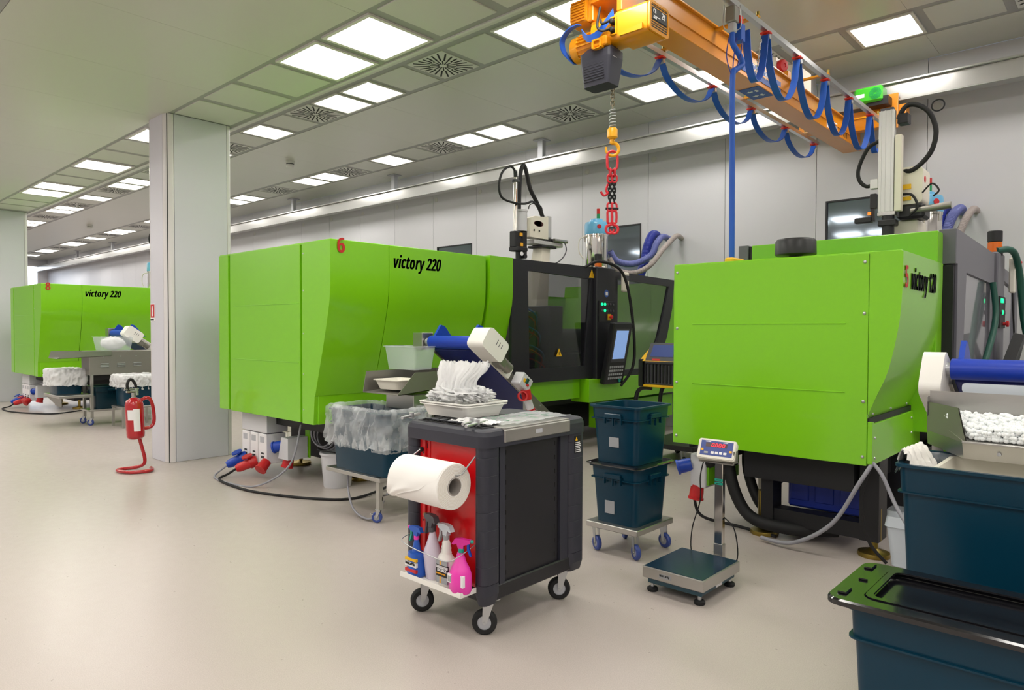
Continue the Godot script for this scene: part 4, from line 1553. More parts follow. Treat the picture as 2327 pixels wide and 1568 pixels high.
	var cb := obj("switch_cabinet", mb, M.cream_plastic, b)
	bx("cabinet_door", M.cream_plastic, cb, -2.69, -2.682, 3.77, 4.14, -7.7, -7.32, 0.003)
	mb = MB.new()
	mb.bb(-2.86, -2.7, 3.92, 4.08, -6.95, -6.78, 0.006)
	var hb := obj("horn_box", mb, M.cream_plastic, b)
	mb = MB.new()
	mb.lathe([Vector2(0, 0), Vector2(0.05, 0), Vector2(0.062, 0.02), Vector2(0.062, 0.05), Vector2(0.05, 0.065), Vector2(0.02, 0.068), Vector2(0.016, 0.06), Vector2(0, 0.06)], Vector3(-2.7, 4.0, -6.865), Vector3(1, -0.1, 0.4), 20)
	obj("horn", mb, M.red_plastic, hb)
	bx("horn_bracket", M.crane_orange, b, -2.86, -2.6, 3.745, 3.93, -6.9, -6.83)
	# cable festoons
	festoon(b, "steel rail with deep blue flat cable loops", -2.15, 3.66, -4.0, -8.45, [-5.2, -5.85, -6.52, -7.2, -7.9], 0.4, [Vector3(-2.15, 3.56, -4.85), 0.36])
	festoon(b, "steel rail with shallow blue flat cable loops", -2.88, 3.58, -4.0, -8.5, [-4.9, -5.8, -6.63, -7.5, -8.38], 0.2, [Vector3(-2.86, 3.45, -3.95), 0.2])
	pendant()
	hoist()

func pendant() -> void:
	var t := thing("pendant_cable", "straight blue crane control cable hanging down behind the machine numbered 5", "cable", Vector3(-2.15, 1.87, -4.63))
	var mb := MB.new()
	mb.box(Vector3(-2.15, 3.59, -4.62), Vector3(0.07, 0.11, 0.08), 0.006)
	var s := obj("socket", mb, M.steel_dull, t)
	bx("socket_collar", M.grey_plastic, s, -2.175, -2.125, 3.47, 3.54, -4.65, -4.6, 0.006)
	mb = MB.new()
	mb.tube(spl([Vector3(-2.19, 3.66, -4.58), Vector3(-2.19, 3.5, -4.58), Vector3(-2.11, 3.5, -4.66), Vector3(-2.11, 3.66, -4.66)], 3), 0.004, 6)
	mb.tube([Vector3(-2.15, 3.66, -4.62), Vector3(-2.15, 3.72, -4.62)], 0.008, 6)
	obj("hanger_wire", mb, M.zinc, t)
	bx("red_latch", M.signal_red, t, -2.17, -2.13, 3.56, 3.62, -4.76, -4.71, 0.004)
	bx("strap_end", M.cable_blue, t, -2.18, -2.12, 3.44, 3.56, -4.77, -4.7, 0.004)
	tb("cable", M.cable_blue, t, [Vector3(-2.15, 3.47, -4.625), Vector3(-2.15, 3.4, -4.63), Vector3(-2.13, 3.33, -4.7), Vector3(-2.12, 3.27, -4.72), Vector3(-2.14, 3.22, -4.66), Vector3(-2.15, 3.15, -4.635), Vector3(-2.15, 2.6, -4.64), Vector3(-2.15, 1.9, -4.65)], 0.02, 12, 8)
	for q in [[-4.6, -2.16], [-4.65, -2.13], [-4.7, -2.11]]:
		tb("relief_cord", M.hose_blue, t, [Vector3(q[1], 3.44, q[0]), Vector3(q[1] - 0.01, 3.3, q[0] + 0.02), Vector3(-2.15, 3.16, -4.63)], 0.004, 5)
	mb = MB.new()
	mb.box(Vector3(-2.15, 1.885, -4.7), Vector3(0.07, 0.045, 0.2), 0.012)
	obj("push_button_box", mb, M.warn_yellow, t)
	# thin safety chain
	for k in 12:
		link(t, Vector3(-2.15 - 0.005 * k, 3.56 - 0.022 * k, -5.14 + 0.015 * absf(k - 8.0) * 0.3), 0.014, 0.03, 0.003, PI / 2 * (k % 2) + 0.4, M.zinc, "chain_link")

func hoist() -> void:
	var t := thing("chain_hoist", "yellow electric chain hoist marked 2t under the crane girder", "hoist", Vector3(-2.55, 3.2, -3.73))
	var mb := MB.new()
	# gear block with rounded corners and a grille
	mb.prism(rr2(-3.84, -3.61, 3.19, 3.37, 0.03), "zy", -2.44, -2.215)
	mb.prism(rr2(-3.835, -3.615, 3.195, 3.365, 0.028), "zy", -2.215, -2.2)
	var gb := obj("gear_block", mb, M.crane_yellow, t)
	mb = MB.new()
	mb.ring(rr2(-3.84, -3.61, 3.19, 3.37, 0.03), rr2(-3.825, -3.625, 3.205, 3.355, 0.022), "zy", -2.203, -2.196)
	obj("grille_rim", mb, M.crane_yellow, gb)
	for i in 10:
		var y := 3.215 + 0.0142 * i
		if i in [4, 5, 6]:
			continue
		bx("grille_slot", M.frame_black, gb, -2.2005, -2.1985, y, y + 0.006, -3.815, -3.638)
	var pl := bx("rating_plate", M.label_black, gb, -2.2, -2.1965, 3.264, 3.326, -3.812, -3.642)
	mb = MB.new()
	mb.text("CE", 0.032, Transform3D(SIDE, Vector3(-2.1965, 3.292, -3.65)), 0, 0.9)
	mb.text("2t", 0.052, Transform3D(SIDE, Vector3(-2.1965, 3.276, -3.745)), 0, 0.9)
	mb.bb(-2.1965, -2.195, 3.279, 3.285, -3.73, -3.66)
	mb.bb(-2.1965, -2.195, 3.268, 3.276, -3.69, -3.655)
	obj("lettering", mb, M.label_white, pl)
	mb = MB.new()
	mb.prism([Vector2(-2.4, 3.2), Vector2(-2.24, 3.2), Vector2(-2.24, 3.235), Vector2(-2.4, 3.215)], "xy", -3.61, -3.595)
	obj("cover_lip", mb, M.crane_yellow, gb)
	mb = MB.new()
	mb.ring([Vector2(-2.47, 3.22), Vector2(-2.425, 3.22), Vector2(-2.425, 3.33), Vector2(-2.47, 3.33)], [Vector2(-2.463, 3.227), Vector2(-2.432, 3.227), Vector2(-2.432, 3.323), Vector2(-2.463, 3.323)], "xy", -3.62, -3.595)
	obj("terminal_frame", mb, M.crane_yellow, gb)
	for y in [3.25, 3.3]:
		cy("cable_gland", M.rubber, gb, Vector3(-2.448, y, -3.62), Vector3(-2.452, y, -3.575), 0.016, 12, 0.003)
	# middle housing and motor
	mb = MB.new()
	mb.prism(rr2(-3.83, -3.63, 3.2, 3.36, 0.05), "zy", -2.64, -2.44)
	mb.bb(-2.62, -2.5, 3.18, 3.24, -3.66, -3.6, 0.008)
	obj("drum_housing", mb, M.crane_yellow, t)
	mb = MB.new()
	mb.ring([Vector2(-2.6, 3.17), Vector2(-2.53, 3.17), Vector2(-2.53, 3.225), Vector2(-2.6, 3.225)], [Vector2(-2.588, 3.165), Vector2(-2.542, 3.165), Vector2(-2.542, 3.213), Vector2(-2.588, 3.213)], "xy", -3.64, -3.585)
	obj("bag_bracket", mb, M.crane_yellow, t)
	mb = MB.new()
	mb.lathe([Vector2(0, 0), Vector2(0.06, 0), Vector2(0.084, 0.02), Vector2(0.088, 0.075), Vector2(0.08, 0.08), Vector2(0.08, 0.2), Vector2(0, 0.2)], Vector3(-2.845, 3.255, -3.73), Vector3.RIGHT, 26, 30)
	var mo := obj("motor", mb, M.crane_yellow, t)
	for k in 22:
		var a := TAU * k / 22.0
		mb = MB.new()
		mb.T = Transform3D(Basis(Vector3.RIGHT, a), Vector3(-2.71, 3.255, -3.73))
		mb.box(Vector3(0, 0.085, 0), Vector3(0.12, 0.014, 0.005))
		obj("cooling_fin", mb, M.crane_yellow, mo)
	# trolley above with its own small motor
	mb = MB.new()
	mb.prism(rr2(-3.83, -3.66, 3.4, 3.55, 0.03), "zy", -2.83, -2.7)
	var tm := obj("trolley_motor", mb, M.crane_yellow, t)
	for i in 8:
		bx("cooling_fin", M.crane_orange, tm, -2.82, -2.71, 3.41 + 0.018 * i, 3.417 + 0.018 * i, -3.664, -3.652)
	mb = MB.new()
	mb.bb(-2.7, -2.66, 3.4, 3.62, -3.86, -3.68, 0.005)
	mb.bb(-2.48, -2.44, 3.4, 3.62, -3.86, -3.68, 0.005)
	mb.bb(-2.69, -2.45, 3.36, 3.4, -3.83, -3.7, 0.005)
	obj("trolley_frame", mb, M.crane_orange, t)
	for z in [-3.72, -3.82]:
		cy("trolley_wheel", M.iron, t, Vector3(-2.665, 3.53, z), Vector3(-2.655, 3.53, z), 0.03, 14)
	# cables round the motor
	mb = MB.new()
	mb.strap(spl([Vector3(-2.74, 3.38, -3.64), Vector3(-2.8, 3.36, -3.62), Vector3(-2.87, 3.31, -3.63), Vector3(-2.875, 3.24, -3.66), Vector3(-2.83, 3.17, -3.72)], 5), Vector3(0, 0.2, -1), 0.05, 0.007)
	obj("flat_cable", mb, M.cable_blue, t)
	mb = MB.new()
	mb.strap(spl([Vector3(-2.7, 3.31, -3.62), Vector3(-2.64, 3.25, -3.6), Vector3(-2.56, 3.25, -3.59), Vector3(-2.5, 3.31, -3.6), Vector3(-2.46, 3.37, -3.62)], 5), Vector3(0, 1, 0.3), 0.045, 0.007)
	obj("flat_cable", mb, M.cable_blue, t)
	tb("round_cable", M.rubber, t, [Vector3(-2.452, 3.25, -3.57), Vector3(-2.5, 3.245, -3.555), Vector3(-2.54, 3.29, -3.56), Vector3(-2.545, 3.42, -3.6)], 0.008, 7)
	tb("round_cable", M.rubber, t, [Vector3(-2.452, 3.3, -3.57), Vector3(-2.5, 3.29, -3.56), Vector3(-2.53, 3.33, -3.58)], 0.008, 7)
	# chain bag
	mb = MB.new()
	var P0 := rr2(-2.7, -2.505, -3.76, -3.63, 0.02)
	var P1 := rr2(-2.72, -2.48, -3.775, -3.615, 0.025)
	var P2 := rr2(-2.69, -2.51, -3.75, -3.64, 0.03)
	mb.loft([[P0, 2.955], [P1, 3.12], [P1, 3.165], [P2, 3.2]])
	mb.cap(P0, 2.955, -1)
	mb.cap(P2, 3.2, 1)
	var bag := obj("chain_container", mb, M.charcoal, t)
	for i in 9:
		bx("rib", M.charcoal, bag, -2.69, -2.53, 2.985 + 0.016 * i, 2.992 + 0.016 * i, -3.632, -3.622 + 0.0008 * i, 0.002)
	bx("maker_plate", M.label_white, bag, -2.4835, -2.4805, 3.115, 3.145, -3.69, -3.65)
	# load chain
	var y := 2.965
	var HX := -2.575
	var HZ := -3.785
	var i := 0
	while y > 2.83:
		link(t, Vector3(HX, y, HZ), 0.022, 0.034, 0.0048, PI / 2 * (i % 2) + 0.6, M.chain_zinc, "chain_link")
		y -= 0.0235
		i += 1
	mb = MB.new()
	var sp := []
	for k in 73:
		var a := TAU * k / 12.0
		sp.append(Vector3(HX + 0.02 * cos(a), 2.83 - 0.0017 * k, HZ + 0.02 * sin(a)))
	mb.tube(sp, 0.0035, 6)
	obj("limit_spring", mb, M.zinc, t)
	mb = MB.new()
	mb.lathe([Vector2(0, 0), Vector2(0.02, 0), Vector2(0.034, 0.012), Vector2(0.034, 0.06), Vector2(0.026, 0.072), Vector2(0, 0.072)], Vector3(HX, 2.64, HZ), Vector3.UP, 16)
	obj("hook_block", mb, M.hook_yellow, t)
	mb = MB.new()
	var hk := []
	for k in 16:
		var a := deg_to_rad(100.0 - 300.0 * k / 15.0)
		hk.append(Vector3(HX + 0.042 * cos(a) * 0.74, 2.575 + 0.042 * sin(a), HZ - 0.042 * cos(a) * 0.67))
	hk.push_front(Vector3(HX, 2.645, HZ))
	mb.tube(spl(hk, 2), 0.013, 10, false, 0.008)
	var ho := obj("hook", mb, M.hook_yellow, t)
	cy("safety_latch", M.hook_yellow, ho, Vector3(HX + 0.005, 2.635, HZ), Vector3(HX + 0.03, 2.575, HZ - 0.028), 0.006, 8)
	# red two-leg chain sling
	var s := thing("chain_sling", "red and black two leg lifting chain sling hanging from the yellow hook", "chain", Vector3(HX, 2.01, HZ))
	link(s, Vector3(HX, 2.5, HZ), 0.07, 0.125, 0.009, 0.85, M.sling_red, "master_link")
	for sd in [-1, 1]:
		var lx: float = HX + 0.014 * sd * 0.74
		var lz: float = HZ - 0.014 * sd * 0.67
		link(s, Vector3(lx, 2.425, lz), 0.036, 0.05, 0.007, 0.85 + PI / 2, M.sling_red, "coupling_link")
		link(s, Vector3(lx, 2.385, lz), 0.034, 0.05, 0.007, 0.85, M.sling_red, "coupling_link")
		var yy := 2.355
		var k := 0
		while yy > 2.225:
			link(s, Vector3(lx, yy, lz), 0.02, 0.033, 0.0048, 0.85 + PI / 2 * (k % 2), M.chain_black, "chain_link")
			yy -= 0.0225
			k += 1
		link(s, Vector3(lx, 2.2, lz), 0.034, 0.055, 0.007, 0.85, M.sling_red, "coupling_link")
		cy("coupling_pin", M.frame_black, s, Vector3(lx - 0.02, 2.19, lz + 0.02), Vector3(lx + 0.02, 2.19, lz - 0.02), 0.008, 8)
		link(s, Vector3(lx, 2.135, lz), 0.032, 0.085, 0.008, 0.85, M.sling_red, "coupling_link")
		mb = MB.new()
		var pts := []
		for q in 14:
			var a := deg_to_rad(110.0 - 290.0 * q / 13.0)
			pts.append(Vector3(lx + 0.026 * cos(a) * 0.74 * sd, 2.055 + 0.028 * sin(a), lz - 0.026 * cos(a) * 0.67 * sd))
		pts.push_front(Vector3(lx, 2.1, lz))
		mb.tube(pts, 0.011, 9, false, 0.007)
		var sh := obj("sling_hook", mb, M.sling_red, s)
		cy("safety_latch", M.zinc, sh, Vector3(lx, 2.09, lz), Vector3(lx + 0.018 * sd, 2.05, lz - 0.016 * sd), 0.004, 6)
	mb = MB.new()
	mb.tube(spl([Vector3(HX - 0.02, 2.35, HZ + 0.02), Vector3(HX - 0.03, 2.31, HZ + 0.025), Vector3(HX - 0.02, 2.29, HZ + 0.02), Vector3(HX - 0.04, 2.275, HZ + 0.035), Vector3(HX - 0.055, 2.3, HZ + 0.05)], 4), 0.008, 8)
	obj("shortening_hook", mb, M.sling_red, s)

# ---------------------------------------------------------------- robots, dryers and hoses on the machines
func sprue_robot(dx: float, dz: float, label: String, small := false) -> void:
	var t := thing("picker_robot", label, "robot", Vector3(-5.7 + dx, 1.78, -6.75 + dz))
	var mb := MB.new()
	var q := func(x: float, y: float, z: float) -> Vector3:
		return Vector3(x + dx, y, z + dz)
	# tapered column on the fixed platen
	var A := rr2(-5.86 + dx, -5.62 + dx, -6.84 + dz, -6.6 + dz, 0.015, 2)
	var B := rr2(-5.82 + dx, -5.66 + dx, -6.93 + dz, -6.77 + dz, 0.012, 2)
	mb.loft([[A, 1.69], [B, 2.45]])
	mb.cap(B, 2.45, 1)
	mb.cap(A, 1.69, -1)
	obj("column", mb, M.robot_white, t)
	mb = MB.new()
	mb.box(q.call(-5.74, 2.455, -6.86), Vector3(0.24, 0.03, 0.3), 0.006)
	mb.box(q.call(-5.7, 2.545, -6.98), Vector3(0.1, 0.05, 0.36), 0.01)
	obj("swivel", mb, M.black_plastic, t)
	mb = MB.new()
	mb.box(q.call(-5.72, 2.5, -6.88), Vector3(0.16, 0.055, 0.58), 0.008)
	obj("cross_beam", mb, M.alu, t)
	cy("cylinder", M.steel, t, q.call(-5.62, 2.55, -6.95), q.call(-5.62, 2.55, -7.22), 0.022, 12)
	# housing with a red oval badge
	mb = MB.new()
	mb.prism([Vector2(-6.5 + dz, 2.55), Vector2(-6.86 + dz, 2.55), Vector2(-6.86 + dz, 2.83), Vector2(-6.6 + dz, 2.82), Vector2(-6.52 + dz, 2.79)], "zy", -5.8 + dx, -5.64 + dx)
	var h := obj("housing", mb, M.robot_white, t)
	mb = MB.new()
	mb.T = Transform3D(Basis(Vector3(0, 0, 1.9), Vector3(0, 0.75, 0), Vector3(1, 0, 0)), q.call(-5.64, 2.73, -6.67))
	mb.lathe([Vector2(0.048, 0), Vector2(0.044, 0.003), Vector2(0, 0.003)], Vector3.ZERO, Vector3(0, 0, 1), 24)
	obj("badge", mb, M.red_plastic, h)
	for z in [-6.58, -6.68]:
		cy("button", M.rubber, h, q.call(-5.64, 2.64, z), q.call(-5.635, 2.64, z), 0.012, 10)
	mb = MB.new()
	mb.cyl(q.call(-5.74, 2.62, -6.45), q.call(-5.74, 2.86, -6.45), 0.075, 18)
	mb.cyl(q.call(-5.74, 2.86, -6.45), q.call(-5.74, 2.885, -6.45), 0.08, 18)
	obj("valve_can", mb, M.light_grey_plastic, t)
	bx("slide", M.black_plastic, t, -5.8 + dx, -5.68 + dx, 2.3, 2.62, -6.5 + dz, -6.42 + dz, 0.01)
	bx("bracket", M.alu, t, -5.78 + dx, -5.68 + dx, 2.58, 2.86, -6.98 + dz, -6.88 + dz, 0.008)
	# vertical arm
	cy("arm", M.chrome, t, q.call(-5.7, 2.5, -6.3), q.call(-5.7, 3.26, -6.3), 0.026, 14)
	cy("arm", M.alu, t, q.call(-5.75, 2.5, -6.36), q.call(-5.75, 3.22, -6.36), 0.018, 12)
	mb = MB.new()
	mb.cyl(q.call(-5.7, 3.2, -6.3), q.call(-5.7, 3.23, -6.3), 0.05, 14)
	mb.cyl(q.call(-5.7, 3.26, -6.3), q.call(-5.68, 3.33, -6.27), 0.024, 12)
	obj("arm_head", mb, M.iron, t)
	var lp := []
	for p in [[-5.65, 3.32, -6.231], [-5.65, 3.359, -6.152], [-5.65, 3.272, -6.013], [-5.65, 3.107, -5.953], [-5.65, 2.968, -5.999], [-5.65, 2.933, -6.193], [-5.65, 2.946, -6.41], [-5.66, 2.996, -6.576], [-5.7, 2.95, -6.72]]:
		lp.append(q.call(p[0], p[1], p[2]))
	tb("air_line", M.rubber, t, lp, 0.014, 8)
	lp = []
	for p in [[-5.73, 2.55, -6.4], [-5.75, 2.871, -6.42], [-5.75, 3.198, -6.43], [-5.75, 3.392, -6.46], [-5.75, 3.449, -6.513], [-5.75, 3.353, -6.563], [-5.75, 3.171, -6.632], [-5.75, 3.022, -6.761], [-5.75, 2.85, -6.88]]:
		lp.append(q.call(p[0], p[1], p[2]))
	tb("cable_sleeve", M.rubber, t, lp, 0.026, 9)
	if not small:
		lp = []
		for p in [[-5.6, 2.88, -6.43], [-5.6, 2.93, -6.45], [-5.6, 2.964, -6.543], [-5.6, 2.937, -6.67], [-5.62, 2.85, -6.72]]:
			lp.append(q.call(p[0], p[1], p[2]))
		tb("thin_cable", M.rubber, t, lp, 0.006, 6)
		lp = []
		for p in [[-5.62, 2.55, -7.1], [-5.6, 2.537, -7.14], [-5.6, 2.426, -7.18], [-5.6, 2.291, -7.05], [-5.65, 2.2, -6.85]]:
			lp.append(q.call(p[0], p[1], p[2]))
		tb("thin_cable", M.dark_grey_plastic, t, lp, 0.008, 6)
	# gripper head
	mb = MB.new()
	mb.box(q.call(-5.7, 2.5, -6.3), Vector3(0.1, 0.2, 0.12), 0.01)
	mb.box(q.call(-5.68, 2.38, -6.33), Vector3(0.16, 0.05, 0.18), 0.008)
	mb.cyl(q.call(-5.68, 2.25, -6.33), q.call(-5.68, 2.37, -6.33), 0.035, 12)
	mb.cyl(q.call(-5.62, 2.3, -6.4), q.call(-5.72, 2.3, -6.4), 0.03, 12)
	var g := obj("gripper", mb, M.black_plastic, t)
	bx("gripper_valve", M.label_orange, g, -5.655 + dx, -5.635 + dx, 2.54, 2.58, -6.36 + dz, -6.32 + dz)
	bx("gripper_valve", M.label_orange, g, -5.655 + dx, -5.635 + dx, 2.42, 2.46, -6.37 + dz, -6.33 + dz)
	cy("gripper_cup", M.label_white, g, q.call(-5.6, 2.32, -6.3), q.call(-5.59, 2.32, -6.3), 0.025, 12)

func dryer(p: Vector3, label: String, base: float) -> void:
	# hopper loader: polished hopper under a sky blue head
	var t := thing("material_loader", label, "hopper loader", p)
	var mb := MB.new()
	mb.lathe([Vector2(0, 0), Vector2(0.1, 0), Vector2(0.15, 0.12), Vector2(0.15, 0.6), Vector2(0.155, 0.605), Vector2(0.155, 0.63), Vector2(0, 0.63)], p, Vector3.UP, 28)
	var b := obj("hopper", mb, M.chrome, t)
	bx("feed_throat", M.steel_dull, t, p.x - 0.1, p.x + 0.1, base, p.y + 0.01, p.z - 0.1, p.z + 0.1, 0.01)
	for k in 3:
		var a := 0.4 + 2.1 * k
		cy("clamp", M.steel, b, p + Vector3(0.155 * cos(a), 0.54, 0.155 * sin(a)), p + Vector3(0.16 * cos(a), 0.62, 0.16 * sin(a)), 0.012, 8)
	mb = MB.new()
	mb.lathe([Vector2(0.158, 0.63), Vector2(0.16, 0.64), Vector2(0.16, 0.76), Vector2(0.15, 0.79), Vector2(0.09, 0.805), Vector2(0.085, 0.83), Vector2(0.07, 0.84), Vector2(0, 0.84)], p, Vector3.UP, 28)
	var h := obj("head", mb, M.sky_plastic, t)
	mb = MB.new()
	mb.lathe([Vector2(0.03, 0), Vector2(0.028, 0.003), Vector2(0, 0.003)], p + Vector3(0.12, 0.72, 0.108), Vector3(0.74, 0, 0.67), 16)
	obj("badge", mb, M.red_plastic, h)
	cy("signal_light", M.beacon_green, t, p + Vector3(0.04, 0.83, 0.02), p + Vector3(0.04, 0.9, 0.02), 0.022, 12)
	cy("signal_light", M.beacon_red, t, p + Vector3(0.04, 0.9, 0.02), p + Vector3(0.04, 0.97, 0.02), 0.022, 12)
	mb = MB.new()
	mb.box(p + Vector3(0.13, 0.1, 0.12), Vector3(0.12, 0.2, 0.12), 0.01)
	var c := obj("control_box", mb, M.cream_plastic, t)
	mb = MB.new()
	mb.box(p + Vector3(0.192, 0.14, 0.12), Vector3(0.004, 0.03, 0.04))
	obj("switch", mb, M.red_plastic, c)
	tb("side_cable", M.cream_plastic, t, [p + Vector3(-0.1, 0.6, 0.13), p + Vector3(-0.14, 0.56, 0.19), p + Vector3(-0.14, 0.4, 0.2), p + Vector3(-0.08, 0.3, 0.16)], 0.008, 6)

func column_robot() -> void:
	var t := thing("picker_robot", "tall silver column robot standing on the machine numbered 5", "robot", Vector3(-1.54, 1.95, -6.25))
	var mb := MB.new()
	# aluminium column with grooves
	mb.bb(-1.62, -1.505, 2.36, 3.18, -6.26, -6.2, 0.004)
	for x in [-1.6, -1.57, -1.53]:
		mb.bb(x - 0.004, x + 0.004, 2.36, 3.18, -6.2, -6.196)
	obj("column", mb, M.alu, t)
	bx("column_side", M.robot_white, t, -1.5, -1.45, 2.36, 2.97, -6.26, -6.2, 0.004)
	bx("column_foot", M.steel, t, -1.62, -1.49, 2.33, 2.36, -6.27, -6.19, 0.003)
	bx("column_head", M.dark_grey_plastic, t, -1.61, -1.515, 3.18, 3.2, -6.255, -6.205)
	bx("junction_box", M.black_plastic, t, -1.5, -1.42, 3.07, 3.15, -6.36, -6.26, 0.006)
	bx("stand", M.robot_white, t, -1.62, -1.36, 1.95, 2.3, -6.65, -6.35, 0.01)
	bx("stand_foot", M.dark_grey_plastic, t, -1.7, -1.3, 1.948, 1.97, -6.7, -6.3)
	mb = MB.new()
	mb.prism(rr2(-1.5, -1.32, 2.42, 2.72, 0.04), "xy", -6.55, -6.3)
	var h := obj("housing", mb, M.robot_white, t)
	mb = MB.new()
	mb.lathe([Vector2(0.03, 0), Vector2(0.027, 0.003), Vector2(0, 0.003)], Vector3(-1.32, 2.62, -6.38), Vector3.RIGHT, 16)
	obj("badge", mb, M.red_plastic, h)
	bx("valve", M.warn_yellow, h, -1.46, -1.4, 2.54, 2.58, -6.3, -6.29)
	bx("valve", M.warn_yellow, h, -1.46, -1.4, 2.45, 2.48, -6.3, -6.29)
	bx("slide", M.black_plastic, t, -1.5, -1.3, 2.3, 2.42, -6.5, -6.28, 0.02)
	cy("cross_cylinder", M.steel_dull, t, Vector3(-1.4, 2.36, -6.3), Vector3(-1.12, 2.38, -6.3), 0.028, 12)
	bx("limit_switch", M.alu, t, -1.68, -1.62, 2.56, 2.64, -6.25, -6.2, 0.004)
	bx("limit_switch", M.black_plastic, t, -1.68, -1.63, 2.4, 2.52, -6.25, -6.2, 0.004)
	mb = MB.new()
	mb.cyl(Vector3(-1.545, 2.1, -6.22), Vector3(-1.545, 2.33, -6.22), 0.045, 14)
	mb.box(Vector3(-1.545, 2.27, -6.22), Vector3(0.13, 0.05, 0.1), 0.006)
	mb.box(Vector3(-1.73, 2.31, -6.22), Vector3(0.13, 0.045, 0.06), 0.006)
	mb.box(Vector3(-1.66, 2.35, -6.22), Vector3(0.03, 0.11, 0.03))
	var g := obj("gripper", mb, M.black_plastic, t)
	bx("gripper_lamp", M.ember, g, -1.69, -1.665, 2.345, 2.37, -6.19, -6.185)
	tb("cable_sleeve", M.rubber, t, [Vector3(-1.5, 3.12, -6.3), Vector3(-1.458, 3.201, -6.3), Vector3(-1.396, 3.216, -6.3), Vector3(-1.317, 3.171, -6.3), Vector3(-1.261, 3.09, -6.3), Vector3(-1.232, 2.964, -6.3), Vector3(-1.258, 2.83, -6.3), Vector3(-1.327, 2.737, -6.3), Vector3(-1.404, 2.686, -6.3), Vector3(-1.46, 2.7, -6.32)], 0.019, 9)
	tb("cable_sleeve", M.rubber, t, [Vector3(-1.6, 2.99, -6.3), Vector3(-1.65, 2.963, -6.3), Vector3(-1.717, 2.928, -6.3), Vector3(-1.767, 2.844, -6.3), Vector3(-1.8, 2.739, -6.3), Vector3(-1.785, 2.656, -6.3), Vector3(-1.73, 2.604, -6.3), Vector3(-1.65, 2.62, -6.28)], 0.016, 9)
	tb("thin_cable", M.rubber, t, [Vector3(-1.46, 2.5, -6.28), Vector3(-1.38, 2.48, -6.25), Vector3(-1.34, 2.38, -6.24), Vector3(-1.4, 2.32, -6.25)], 0.01, 7)
	tb("thin_cable", M.rubber, t, [Vector3(-1.32, 2.5, -6.3), Vector3(-1.25, 2.56, -6.28), Vector3(-1.2, 2.5, -6.27), Vector3(-1.24, 2.46, -6.28)], 0.007, 6)
	var lp := []
	for a in 13:
		lp.append(Vector3(-1.24 + 0.045 * cos(TAU * a / 12.0), 3.2 + 0.045 * sin(TAU * a / 12.0), -6.4))
	tb("cable_loop", M.rubber, t, lp, 0.006, 6, 2)

func corrugated(called: String, label: String, m: Material, pts: Array, r: float) -> void:
	var p := spl(pts, 14)
	var mb := MB.new()
	# ribs: radius swells in rings
	for i in p.size() - 1:
		var a: Vector3 = p[i]
		var b: Vector3 = p[i + 1]
		var d := b - a
		mb.lathe([Vector2(r * 0.9, -d.length() * 0.05), Vector2(r, d.length() * 0.3), Vector2(r, d.length() * 0.7), Vector2(r * 0.9, d.length() * 1.05)], a, d, 12, 80)
	lone(called, mb, m, label, "hose", pts[0])

